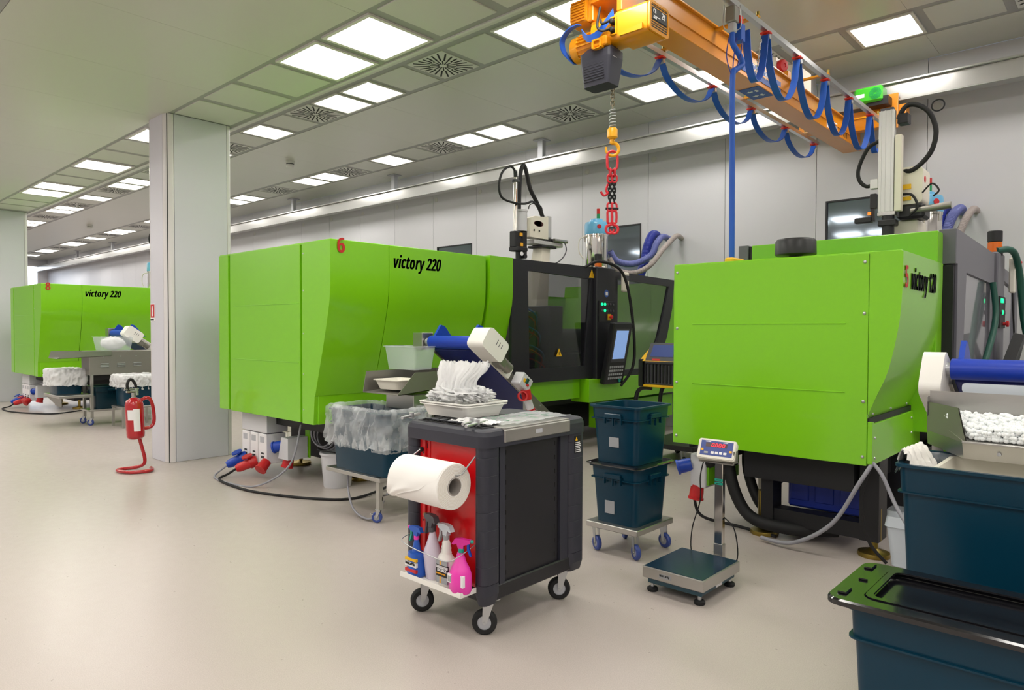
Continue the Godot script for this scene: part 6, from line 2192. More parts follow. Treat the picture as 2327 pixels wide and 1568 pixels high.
# ---------------------------------------------------------------- floor scale
func floor_scale() -> void:
	var t := thing("platform_scale", "steel platform scale with upright post and red digital readout", "scale", Vector3(-1.79, 0, -3.4))
	var x0 := -1.962
	var x1 := -1.608
	var z0 := -3.615
	var z1 := -3.19
	var mb := MB.new()
	mb.bb(x0, x1, 0.075, 0.136, z0, z1, 0.004)
	var pf := obj("platform", mb, M.steel, t)
	bx("platform_film", M.scale_top, pf, x0 + 0.008, x1 - 0.008, 0.1355, 0.1375, z0 + 0.008, z1 - 0.008)
	var lb := bx("label", M.label_grey, pf, -1.86, -1.79, 0.094, 0.116, z1 - 0.0005, z1 + 0.0015)
	mb = MB.new()
	mb.text("MAX  30 Kg", 0.014, Transform3D(Basis(), Vector3(-1.857, 0.1, z1 + 0.0015)), 0, 0.8)
	obj("lettering", mb, M.letter_black, lb)
	bx("base", M.scale_base, t, x0 + 0.02, x1 - 0.02, 0.045, 0.076, z0 + 0.02, z1 - 0.02, 0.004)
	bx("rating_label", M.label_white, t, x1 - 0.021, x1 - 0.0185, 0.05, 0.07, -3.44, -3.37)
	for q in [[x0 + 0.04, z1 - 0.04], [x1 - 0.04, z1 - 0.04], [x0 + 0.04, z0 + 0.04], [x1 - 0.04, z0 + 0.04]]:
		mb = MB.new()
		mb.lathe([Vector2(0, 0), Vector2(0.026, 0), Vector2(0.029, 0.006), Vector2(0.029, 0.016), Vector2(0.022, 0.022), Vector2(0.009, 0.024), Vector2(0.009, 0.05), Vector2(0, 0.05)], Vector3(q[0], 0, q[1]), Vector3.UP, 20)
		var ft := obj("foot", mb, M.rubber, t)
		cy("foot_stud", M.zinc, ft, Vector3(q[0], 0.022, q[1]), Vector3(q[0], 0.05, q[1]), 0.01, 10)
	# post
	mb = MB.new()
	mb.bb(-1.765, -1.717, 0.06, 0.665, -3.66, -3.625, 0.003)
	var ps := obj("post", mb, M.chrome, t)
	bx("post_shroud", M.steel, ps, -1.767, -1.714, 0.06, 0.2, -3.662, -3.622, 0.002)
	for y in [0.552, 0.532]:
		bx("tape_label", M.turquoise, ps, -1.764, -1.716, y, y + 0.014, -3.6255, -3.624)
		bx("print", M.letter_black, ps, -1.755, -1.727, y + 0.005, y + 0.0085, -3.624, -3.6236)
	# bracket and indicator, tilted back
	mb = MB.new()
	mb.bb(-1.85, -1.645, 0.655, 0.662, -3.67, -3.6)
	mb.bb(-1.85, -1.845, 0.655, 0.7, -3.66, -3.61)
	mb.bb(-1.65, -1.645, 0.655, 0.73, -3.66, -3.61)
	obj("bracket", mb, M.steel_dull, t)
	var BT := Transform3D(Basis(Vector3(0, 0, 1), deg_to_rad(-2.0)) * Basis(Vector3.UP, deg_to_rad(12)) * Basis(Vector3.RIGHT, deg_to_rad(-28)), Vector3(-1.748, 0.725, -3.62))
	mb = MB.new(); mb.T = BT
	mb.prism(rr2(-0.104, 0.104, -0.058, 0.058, 0.012, 3), "xy", -0.03, 0.016)
	mb.prism(rr2(-0.1, 0.1, -0.054, 0.054, 0.012, 3), "xy", 0.016, 0.022)
	var ind := obj("indicator", mb, M.cream_plastic, t)
	mb = MB.new(); mb.T = BT
	mb.bb(-0.088, 0.088, -0.04, 0.046, 0.022, 0.0226)
	obj("face", mb, M.panel_blue, ind)
	mb = MB.new(); mb.T = BT
	mb.bb(-0.062, 0.056, 0.01, 0.034, 0.0226, 0.0232)
	obj("display", mb, M.display_dark, ind)
	mb = MB.new(); mb.T = BT
	# seven-segment 0.000
	for d in 4:
		var ox := -0.022 + 0.0195 * d
		var sl := 0.0016
		for sg in [[0.0, 0.031, 0.011, 0.0026], [0.0, 0.0135, 0.011, 0.0026], [-0.0055, 0.0268, 0.0026, 0.0075], [0.0055, 0.0268, 0.0026, 0.0075], [-0.0055, 0.0178, 0.0026, 0.0075], [0.0055, 0.0178, 0.0026, 0.0075]]:
			mb.box(Vector3(ox + sg[0] + (sg[1] - 0.022) * 0.16, sg[1], 0.0236), Vector3(sg[2], sg[3], 0.001))
		if d == 0:
			mb.box(Vector3(ox + 0.0098, 0.0125, 0.0236), Vector3(0.0028, 0.0028, 0.001))
	obj("digits", mb, M.digit_red, ind)
	for k in 4:
		mb = MB.new(); mb.T = BT
		mb.box(Vector3(-0.02 + 0.023 * k, -0.022, 0.023), Vector3(0.017, 0.014, 0.002), 0.001)
		obj("key", mb, M.label_white, ind)
	for q in [[-0.055, -0.024, 0.022, M.label_grey], [-0.078, -0.008, 0.015, M.label_orange], [0.078, -0.008, 0.015, M.label_orange]]:
		mb = MB.new(); mb.T = BT
		mb.box(Vector3(q[0], q[1], 0.023), Vector3(q[2], 0.012, 0.002), 0.001)
		obj("key", mb, q[3], ind)
	mb = MB.new(); mb.T = BT
	mb.box(Vector3(-0.05, 0.0405, 0.0228), Vector3(0.03, 0.004, 0.0006))
	mb.box(Vector3(0.045, 0.0405, 0.0228), Vector3(0.026, 0.003, 0.0006))
	obj("print", mb, M.label_white, ind)
	tb("cable", M.rubber, t, [Vector3(-1.83, 0.67, -3.63), Vector3(-1.88, 0.55, -3.68), Vector3(-1.9, 0.4, -3.72), Vector3(-1.96, 0.22, -3.74), Vector3(-1.95, 0.08, -3.72), Vector3(-1.86, 0.03, -3.7), Vector3(-1.77, 0.06, -3.66)], 0.0035, 6)
	tb("cable", M.rubber, t, [Vector3(-1.72, 0.35, -3.65), Vector3(-1.67, 0.28, -3.68), Vector3(-1.66, 0.12, -3.7), Vector3(-1.7, 0.05, -3.67), Vector3(-1.72, 0.06, -3.65)], 0.0035, 6)

# ---------------------------------------------------------------- bins
func bins() -> void:
	# pair on a dolly
	var t := thing("bin_dolly", "low steel dolly with blue-rimmed castors under two stacked teal bins", "dolly", Vector3(-2.41, 0, -3.77))
	var mb := MB.new()
	mb.bb(-2.6, -2.22, 0.152, 0.188, -3.98, -3.55, 0.004)
	obj("frame", mb, M.steel, t)
	for q in [[-2.56, -3.6, 0.5], [-2.27, -3.6, 0.55], [-2.27, -3.93, 0.2], [-2.56, -3.93, 0.8]]:
		caster(t, Vector3(q[0], 0.152, q[1]), 0.047, 0.028, q[2], M.panel_blue, M.zinc, M.label_grey)
		bx("castor_pad", M.signal_red, t, q[0] - 0.03, q[0] + 0.03, 0.1515, 0.1545, q[1] - 0.03, q[1] + 0.03)
	var c := crate("teal_bin", "dark teal bin directly on the castored dolly, lower of two stacked", "bin", -2.585, -2.235, -3.965, -3.57, 0.188, 0.365, M.teal, "stacked teal bins")
	bx("label_pocket", M.label_grey, c, -2.48, -2.41, 0.25, 0.33, -3.594, -3.586)
	# black lid edge between them
	mb = MB.new()
	var low := c
	mb.loft([[rr2(-2.61, -2.21, -3.99, -3.545, 0.04, 3), 0.553], [rr2(-2.615, -2.205, -3.995, -3.54, 0.04, 3), 0.56], [rr2(-2.6, -2.22, -3.98, -3.555, 0.04, 3), 0.566]])
	mb.cap(rr2(-2.6, -2.22, -3.98, -3.555, 0.04, 3), 0.566, 1)
	mb.cap(rr2(-2.61, -2.21, -3.99, -3.545, 0.04, 3), 0.553, -1)
	obj("lid", mb, M.lid_black, low, "thin black lid")
	c = crate("teal_bin", "open dark teal bin on top of the stack on the dolly", "bin", -2.585, -2.235, -3.965, -3.57, 0.567, 0.36, M.teal, "stacked teal bins")
	bx("label_pocket", M.label_grey, c, -2.45, -2.38, 0.67, 0.73, -3.592, -3.584)
	# lidded bin in the corner of the view
	c = crate("teal_bin", "large teal bin under a glossy black lid in the front corner", "bin", -0.69, -0.08, -2.76, -2.37, 0.06, 0.455, M.teal, "", true, "x")
	bx("skid", M.teal_dark, c, -0.65, -0.12, 0.0, 0.06, -2.73, -2.4, 0.01)
	var l: Node3D
	mb = MB.new()
	var O := rr2(-0.755, -0.02, -2.8, -2.335, 0.05, 4)
	var O2 := rr2(-0.75, -0.025, -2.795, -2.34, 0.05, 4)
	var I := rr2(-0.66, -0.08, -2.755, -2.4, 0.04, 4)
	var I2 := rr2(-0.65, -0.09, -2.745, -2.41, 0.035, 4)
	mb.loft([[O, 0.515], [O, 0.53], [O2, 0.536], [I, 0.536], [I2, 0.518]])
	mb.cap(I2, 0.518, 1)
	mb.cap(O, 0.515, -1)
	l = obj("lid", mb, M.lid_black, c, "glossy black lid with a recessed middle")
	mb = MB.new()
	mb.ring(rr2(-0.655, -0.085, -2.75, -2.405, 0.035, 4), rr2(-0.635, -0.105, -2.73, -2.425, 0.03, 4), "xz", 0.534, 0.54)
	obj("ridge", mb, M.lid_black, l)
	for q in [[-0.72, -2.73], [-0.715, -2.42], [-0.7, -2.57]]:
		mb = MB.new()
		mb.box(Vector3(q[0], 0.539, q[1]), Vector3(0.03, 0.008, 0.06 if q[1] != -2.57 else 0.01), 0.003)
		obj("latch", mb, M.lid_black, l)
	# bin that catches the parts of machine 5
	c = crate("teal_bin", "tall teal bin holding a white tray below the pellet chute", "bin", -0.735, -0.14, -3.6, -3.15, 0.36, 0.495, M.teal, "", true, "x")
	tray("parts_tray", "cream tray sunk inside the tall teal bin", -0.62, -0.16, -3.57, -3.19, 0.76, 0.085, M.cream_plastic)
	# folded white film over its corner
	mb = MB.new()
	var f := FastNoiseLite.new()
	f.seed = 4
	f.frequency = 14.0
	var fo := func(u: float, v: float) -> Vector3:
		var pl := 0.012 * sin(u * 26.0 + f.get_noise_2d(u, v) * 2.0)
		var x := lerpf(-0.755, -0.66, v) + 0.05 * u * v
		var y := 0.87 + 0.035 * sin(PI * minf(v * 1.6, 1.0)) - 0.075 * smoothstep(0.45, 1.0, v) - 0.06 * smoothstep(0.25, 0.0, v)
		return Vector3(x + pl * 0.5, y + pl, lerpf(-3.19, -3.42, u) + 0.03 * v)
	mb.surf(44, 20, fo)
	lone("film_fold", mb, M.white_plastic, "pleated white film folded over the tall bin's outer corner", "film", Vector3(-0.7, 0.82, -3.3))
	mb = MB.new()
	var li := func(u: float, v: float) -> Vector3:
		var k := 0.008 * sin(u * 40.0 + 6.0 * f.get_noise_2d(u * 0.3, v * 0.3))
		if u < 0.4:
			return Vector3(-0.708 + k, lerpf(0.74, 0.852, v), lerpf(-3.18, -3.57, u / 0.4))
		return Vector3(lerpf(-0.7, -0.17, (u - 0.4) / 0.6), lerpf(0.74, 0.852, v), -3.572 + k)
	mb.surf(60, 6, li)
	lone("bin_liner", mb, M.bag_film, "clear liner inside the tall teal bin behind the cream tray", "bag", Vector3(-0.43, 0.74, -3.4))
	# stand under the tall bin
	t = thing("bin_stand", "low steel stand under the tall teal bin", "stand", Vector3(-0.43, 0, -3.38))
	bx("top", M.steel_dull, t, -0.74, -0.12, 0.33, 0.36, -3.62, -3.13, 0.004)
	for q in [[-0.7, -3.58], [-0.16, -3.58], [-0.7, -3.17], [-0.16, -3.17]]:
		bx("leg", M.steel_dull, t, q[0] - 0.02, q[0] + 0.02, 0, 0.33, q[1] - 0.02, q[1] + 0.02)
	# translucent pail behind it, blue crate inside the base of machine 5
	t = thing("pail", "translucent white pail on the floor beside machine five's foot", "pail", Vector3(-1.03, 0, -4.58))
	mb = MB.new()
	var a0 := rr2(-1.085, -0.975, -4.64, -4.53, 0.03, 4)
	var a1 := rr2(-1.11, -0.95, -4.665, -4.505, 0.035, 4)
	mb.loft([[a0, 0.002], [a1, 0.24], [rr2(-1.12, -0.94, -4.675, -4.495, 0.035, 4), 0.24], [a1, 0.3]])
	mb.cap(a0, 0.002, -1)
	obj("shell", mb, M.frosted_plastic, t)
	mb = MB.new()
	mb.loft([[a1, 0.3], [rr2(-1.11, -0.95, -4.665, -4.505, 0.035, 4), 0.335]])
	obj("neck", mb, M.clear_plastic, t)
	t = thing("blue_crate", "deep blue crate tucked under the machine numbered five", "crate", Vector3(-1.53, 0.2, -4.95))
	mb = MB.new()
	mb.bb(-1.78, -1.3, 0.2, 0.47, -5.25, -4.76, 0.012)
	obj("body", mb, M.blue_crate, t)
	for x in [-1.7, -1.54, -1.38]:
		bx("panel_rib", M.blue_crate, t, x - 0.06, x + 0.06, 0.25, 0.4, -4.762, -4.752, 0.004)
	bx("crate_rim", M.blue_crate, t, -1.79, -1.29, 0.43, 0.47, -5.26, -4.745, 0.006)

func fire_extinguisher() -> void:
	var t := thing("fire_extinguisher", "red fire extinguisher on a bent red tube floor stand beside the pillar", "extinguisher", Vector3(-7.28, 0, -2.5))
	var C := Vector3(-7.3, 0.315, -2.51)
	var ax := Vector3(0.0, 1, 0.04)
	var mb := MB.new()
	mb.lathe([Vector2(0, 0), Vector2(0.06, 0), Vector2(0.08, 0.02), Vector2(0.082, 0.05), Vector2(0.082, 0.34), Vector2(0.07, 0.38), Vector2(0.03, 0.405), Vector2(0.022, 0.41), Vector2(0, 0.41)], C, ax, 30, 50)
	var cyl_ := obj("cylinder", mb, M.red_gloss, t)
	var o := Vector3(0.055, 0, 0.063)
	for q in [[0.19, 0.29, 0.0, M.label_white], [0.08, 0.3, -0.75, M.label_white]]:
		mb = MB.new()
		var lab := func(u: float, v: float) -> Vector3:
			var a: float = 0.85 + q[2] * 0.9 - 0.42 + 0.72 * u
			return C + Vector3(cos(a) * 0.0835, lerpf(q[0], q[1], v), sin(a) * 0.0835 + 0.04 * lerpf(q[0], q[1], v))
		mb.surf(8, 2, lab)
		obj("label", mb, q[3], cyl_)
	mb = MB.new()
	mb.cyl(C + Vector3(0, 0.405, 0.016), C + Vector3(0, 0.45, 0.018), 0.02, 12)
	mb.box(C + Vector3(0, 0.465, 0.03), Vector3(0.03, 0.02, 0.11), 0.004)
	mb.box(C + Vector3(0, 0.49, 0.035), Vector3(0.024, 0.012, 0.13), 0.003)
	obj("valve", mb, M.steel, t)
	tb("hose", M.rubber, t, [C + Vector3(0, 0.45, 0.05), C + Vector3(0, 0.52, 0.075), C + Vector3(0, 0.575, 0.06), C + Vector3(0, 0.58, 0.03), C + Vector3(0, 0.53, 0.0), C + Vector3(0, 0.47, -0.01)], 0.014, 10)
	cy("nozzle", M.zinc, t, C + Vector3(0.0, 0.5, -0.005), C + Vector3(0.0, 0.43, -0.012), 0.017, 10)
	tb("stand", M.red_gloss, t, [Vector3(-7.3, 0.69, -2.56), Vector3(-7.3, 0.71, -2.6), Vector3(-7.3, 0.7, -2.64), Vector3(-7.3, 0.62, -2.67), Vector3(-7.3, 0.48, -2.68), Vector3(-7.3, 0.42, -2.65), Vector3(-7.3, 0.41, -2.585)], 0.017, 10)
	tb("stand", M.red_gloss, t, [Vector3(-7.3, 0.34, -2.535), Vector3(-7.3, 0.2, -2.57), Vector3(-7.3, 0.1, -2.59), Vector3(-7.32, 0.045, -2.58), Vector3(-7.37, 0.02, -2.52), Vector3(-7.4, 0.018, -2.42)], 0.017, 10)
	tb("stand", M.red_gloss, t, [Vector3(-7.4, 0.018, -2.43), Vector3(-7.36, 0.018, -2.36), Vector3(-7.26, 0.018, -2.36), Vector3(-7.14, 0.018, -2.42), Vector3(-7.1, 0.018, -2.55), Vector3(-7.16, 0.018, -2.61), Vector3(-7.25, 0.018, -2.63)], 0.017, 10)

# ---------------------------------------------------------------- take-off conveyors, chutes and crates beside the machines
func conveyor(label: String, xl: float, xr: float, y: float, z: float, dy: float, dz: float, motor_right: bool) -> Node3D:
	# inclined belt: head roller at (y, z), tail lower by dy and farther by dz
	var t := thing("belt_conveyor", label, "conveyor", Vector3((xl + xr) / 2, y - dy, z - dz / 2))
	var mb := MB.new()
	mb.cyl(Vector3(xl, y, z), Vector3(xr, y, z), 0.052, 26, 0.003)
	var r := obj("head_roller", mb, M.belt_blue, t)
	cy("roller_cap", M.charcoal, r, Vector3(xr - 0.002, y, z), Vector3(xr + 0.004, y, z), 0.05, 24)
	cy("bearing", M.zinc, r, Vector3(xl - 0.05, y, z), Vector3(xl, y, z), 0.032, 14)
	var d := Vector3(0, -dy, -dz)
	var L := d.length()
	var ang := atan2(dy, dz)
	var BT := Transform3D(Basis(Vector3.RIGHT, -ang), Vector3((xl + xr) / 2, y, z))
	mb = MB.new(); mb.T = BT
	mb.box(Vector3(0, 0.0, -L / 2 - 0.02), Vector3(xr - xl - 0.02, 0.085, L - 0.06), 0.006)
	obj("belt", mb, M.belt_dark, t)
	for s in [-1, 1]:
		mb = MB.new(); mb.T = BT
		mb.box(Vector3(s * ((xr - xl) / 2 + 0.012), -0.01, -L / 2 - 0.06), Vector3(0.018, 0.075, L - 0.04), 0.003)
		var rail := obj("side_rail", mb, M.steel_dull, t)
		for k in 5:
			mb = MB.new(); mb.T = BT
			mb.cyl(Vector3(s * ((xr - xl) / 2 + 0.02), 0, -0.2 - 0.18 * k), Vector3(s * ((xr - xl) / 2 + 0.026), 0, -0.2 - 0.18 * k), 0.007, 8)
			obj("bolt", mb, M.zinc, rail)
		# blue guide plate
		mb = MB.new(); mb.T = Transform3D(Basis(), Vector3.ZERO)
		var px: float = (xl + xr) / 2 + s * ((xr - xl) / 2 - 0.04)
		mb.prism([Vector2(z + 0.02, y + 0.03), Vector2(z - 0.06, y + 0.14), Vector2(z - 0.1, y + 0.13), Vector2(z - 0.26, y - 0.05), Vector2(z - 0.2, y - 0.05)], "zy", px - 0.012, px + 0.012)
		obj("guide_plate", mb, M.blue_plastic, t)
	# support leg
	mb = MB.new()
	mb.bb(xr - 0.02, xr + 0.02, 0, y - dy * 0.75, z - dz * 0.72, z - dz * 0.72 + 0.04)
	mb.bb(xl - 0.02, xl + 0.02, 0, y - dy * 0.75, z - dz * 0.72, z - dz * 0.72 + 0.04)
	mb.bb(xl - 0.02, xr + 0.02, 0.0, 0.03, z - dz * 0.72 - 0.25, z - dz * 0.72 + 0.25)
	obj("stand", mb, M.alu, t)
	var mx: float = xr + 0.07 if motor_right else xl - 0.07
	mb = MB.new(); mb.T = Transform3D(Basis(Vector3.RIGHT, -ang), Vector3(mx, y, z))
	if motor_right:
		mb.prism(rr2(-0.15, 0.11, -0.09, 0.085, 0.04, 4), "zy", -0.04, 0.13)
		mb.prism(rr2(-0.42, 0.0, -0.06, 0.05, 0.02, 3), "zy", -0.035, -0.01)
		var mh := obj("motor_cover", mb, M.white_plastic, t)
		for k in 3:
			mb = MB.new(); mb.T = Transform3D(Basis(Vector3.RIGHT, -ang), Vector3(mx, y, z))
			mb.box(Vector3(0.13, 0.02, -0.02 - 0.03 * k), Vector3(0.003, 0.05 - 0.008 * k, 0.006), 0.001)
			obj("vent_slit", mb, M.dark_grey_plastic, mh)
		mb = MB.new(); mb.T = Transform3D(Basis(Vector3.RIGHT, -ang), Vector3(mx, y, z))
		mb.cyl(Vector3(0.04, -0.02, -0.15), Vector3(0.04, -0.02, -0.33), 0.045, 18, 0.004)
		mb.box(Vector3(0.05, -0.04, -0.2), Vector3(0.09, 0.08, 0.08), 0.01)
		obj("gear_motor", mb, M.steel_dull, t)
		mb = MB.new(); mb.T = Transform3D(Basis(Vector3.RIGHT, -ang), Vector3(mx, y, z))
		mb.box(Vector3(0.03, -0.01, -0.53), Vector3(0.1, 0.11, 0.14), 0.008)
		var sw := obj("switch_box", mb, M.light_grey_plastic, t)
		mb = MB.new(); mb.T = Transform3D(Basis(Vector3.RIGHT, -ang), Vector3(mx, y, z))
		mb.box(Vector3(0.083, 0.0, -0.53), Vector3(0.012, 0.045, 0.03), 0.003)
		obj("switch", mb, M.hose_green, sw)
		mb = MB.new(); mb.T = Transform3D(Basis(Vector3.RIGHT, -ang), Vector3(mx, y, z))
		mb.box(Vector3(0.085, -0.025, -0.55), Vector3(0.012, 0.02, 0.025), 0.003)
		obj("switch", mb, M.red_plastic, sw)
		mb = MB.new(); mb.T = Transform3D(Basis(Vector3.RIGHT, -ang), Vector3(mx, y, z))
		mb.box(Vector3(0.081, -0.01, -0.5), Vector3(0.002, 0.03, 0.025))
		obj("sticker", mb, M.warn_yellow, sw)
		var e := Transform3D(Basis(Vector3.RIGHT, -ang), Vector3(mx, y, z)) * Vector3(0.05, -0.07, -0.6)
		mb = MB.new()
		mb.tube([e + Vector3(0, 0.03, 0.0), e + Vector3(0, -0.05, -0.02)], 0.04, 14)
		mb.lathe([Vector2(0.03, -0.01), Vector2(0.042, -0.01), Vector2(0.042, 0.012), Vector2(0.03, 0.012)], e + Vector3(0.02, -0.02, 0.06), Vector3(1, 0.3, 0.5), 16)
		obj("plug", mb, M.red_plastic, t)
		cy("plug_body", M.light_grey_plastic, t, e + Vector3(0, -0.05, -0.02), e + Vector3(0.01, -0.13, -0.05), 0.033, 14)
		cy("plug_ring", M.red_plastic, t, e + Vector3(0.01, -0.13, -0.05), e + Vector3(0.012, -0.16, -0.06), 0.036, 14)
	else:
		mb.prism(rr2(-0.2, 0.08, -0.17, 0.07, 0.05, 5), "zy", -0.045, 0.05)
		var mh := obj("motor_cover", mb, M.white_plastic, t)
		mb = MB.new()
		mb.lathe([Vector2(0.006, 0), Vector2(0, 0.001)], Vector3(mx, y - 0.05, z + 0.081), Vector3.BACK, 8)
		obj("screw_hole", mb, M.label_black, mh)
	return t

func chute_pan(t: Node3D, x0: float, x1: float, zf: float, zb: float, yf: float, yb: float, h: float, m: Material, inset := 0.0) -> void:
	# sloping sheet-metal pan open towards +z
	var th := 0.004
	var mb := MB.new()
	mb.prism([Vector2(zf, yf), Vector2(zb, yb), Vector2(zb, yb + th), Vector2(zf, yf + th)], "zy", x0, x1)
	mb.prism([Vector2(zf, yf), Vector2(zb, yb), Vector2(zb, yb + h), Vector2(zf - 0.16, yb + h), Vector2(zf, yf + 0.01)], "zy", x1 - th, x1)
	mb.prism([Vector2(zf, yf), Vector2(zb, yb), Vector2(zb, yb + h), Vector2(zf - 0.03, yb + h), Vector2(zf, yf + 0.01)], "zy", x0, x0 + th)
	mb.bb(x0, x1, yb, yb + h, zb - th, zb)
	obj("chute", mb, m, t)

func aux_six() -> void:
	var mb: MB
	# parts table with chute
	var t := thing("parts_table", "steel separating table with an open chute beside machine six", "table", Vector3(-4.3, 0, -3.45))
	chute_pan(t, -4.5, -4.06, -3.2, -3.95, 0.905, 0.96, 0.11, M.steel_dull)
	bx("table_body", M.steel, t, -4.42, -4.08, 0.78, 0.9, -4.1, -3.36, 0.006)
	for q in [[-4.05, -3.02], [-4.05, -3.9], [-4.5, -3.9]]:
		bx("leg", M.steel, t, q[0] - 0.018, q[0] + 0.018, 0.1, 0.33 if q[1] > -3.5 else 0.86, q[1] - 0.018, q[1] + 0.018)
		caster(t, Vector3(q[0], 0.1, q[1]), 0.04, 0.026, 2.6, M.panel_blue, M.zinc, M.label_grey, true)
	bx("upright", M.steel, t, -4.07, -4.03, 0.3, 0.8, -3.45, -3.41)
	bx("lower_bar", M.steel, t, -4.068, -4.032, 0.16, 0.19, -3.9, -3.03)
	bx("crate_shelf", M.steel, t, -4.69, -4.0, 0.3, 0.33, -3.44, -2.985, 0.003)
	# crate with its liner
	crate("teal_bin", "teal crate with a bag liner on the shelf beside machine six", "bin", -4.66, -3.96, -3.4, -3.0, 0.331, 0.46, M.teal)
	liner("bin_liner", "wrinkled clear bag folded over the crate beside machine six", -4.67, -3.95, -3.41, -2.99, 0.8, 0.27, 0.3, 13, M.bag_film)
	tray("parts_tray", "small white tray resting in the steel chute beside machine six", -4.44, -4.13, -3.52, -3.24, 0.935, 0.075, M.cream_plastic)
	# clear plastic box
	clear_box(Vector3(-4.44, 1.072, -3.62), 0.2, 0.11, 0.19, "clear plastic box on the table below the blue roller", "clear box beside machine six")
	var cv := conveyor("blue inclined belt conveyor with white motor cover beside machine six", -4.32, -3.8, 1.295, -3.75, 0.62, 0.85, true)
	# steel guard left of the roller
	mb = MB.new()
	mb.bb(-4.5, -4.38, 1.23, 1.37, -3.82, -3.7, 0.003)
	obj("roller_guard", mb, M.steel, cv)
	# grey pail on the floor
	t = thing("pail", "light grey plastic pail standing under machine six", "pail", Vector3(-5.28, 0, -3.48))
	mb = MB.new()
	mb.lathe([Vector2(0, 0), Vector2(0.115, 0), Vector2(0.12, 0.01), Vector2(0.145, 0.29), Vector2(0.155, 0.29), Vector2(0.155, 0.31), Vector2(0.14, 0.31), Vector2(0.112, 0.02), Vector2(0, 0.02)], Vector3(-5.28, 0, -3.48), Vector3.UP, 30)
	obj("shell", mb, M.light_grey_plastic, t)
	tb("bail", M.rubber, t, [Vector3(-5.43, 0.3, -3.48), Vector3(-5.4, 0.33, -3.36), Vector3(-5.28, 0.34, -3.31), Vector3(-5.16, 0.33, -3.36), Vector3(-5.13, 0.3, -3.48)], 0.006, 6)
	# cable from the shelf to the castor
	mb = MB.new()
	mb.tube(spl([Vector3(-4.55, 0.3, -3.1), Vector3(-4.5, 0.18, -3.06), Vector3(-4.35, 0.06, -3.0), Vector3(-4.18, 0.02, -2.98), Vector3(-4.1, 0.04, -3.02), Vector3(-4.06, 0.2, -3.1)], 8), 0.008, 8)
	lone("loose_cable", mb, M.cable_grey, "grey cable looping from the crate shelf to the floor", "cable", Vector3(-4.3, 0.012, -3.0))
	# pallet frame on castors seen under machine six
	t = thing("mold_trolley", "low cream trolley frame on castors showing under machine six", "trolley", Vector3(-7.1, 0, -4.6))
	mb = MB.new()
	mb.bb(-7.62, -6.5, 0.17, 0.25, -4.33, -4.27, 0.006)
	mb.bb(-7.62, -7.56, 0.17, 0.25, -5.0, -4.27, 0.006)
	mb.bb(-6.9, -6.8, 0.08, 0.3, -4.33, -4.27, 0.01)
	obj("frame", mb, M.cream_plastic, t)
	caster(t, Vector3(-7.56, 0.17, -4.27), 0.05, 0.03, 0.4, M.rubber, M.cream_plastic, M.grey_plastic)
	caster(t, Vector3(-6.55, 0.17, -4.9), 0.05, 0.03, 0.4, M.rubber, M.cream_plastic, M.grey_plastic)

func clear_box(c: Vector3, rx: float, rz: float, h: float, label: String, _g: String) -> void:
	var t := thing("clear_box", label, "box", c)
	var mb := MB.new()
	var A := rr2(c.x - rx * 0.85, c.x + rx * 0.85, c.z - rz * 0.85, c.z + rz * 0.85, 0.02, 3)
	var B := rr2(c.x - rx, c.x + rx, c.z - rz, c.z + rz, 0.02, 3)
	mb.loft([[A, c.y], [B, c.y + h]])
	mb.cap(A, c.y, -1)
	obj("shell", mb, M.clear_plastic, t)
	mb = MB.new()
	mb.ring(rr2(c.x - rx - 0.012, c.x + rx + 0.012, c.z - rz - 0.012, c.z + rz + 0.012, 0.025, 3), B, "xz", c.y + h - 0.006, c.y + h)
	obj("rim", mb, M.clear_plastic, t)

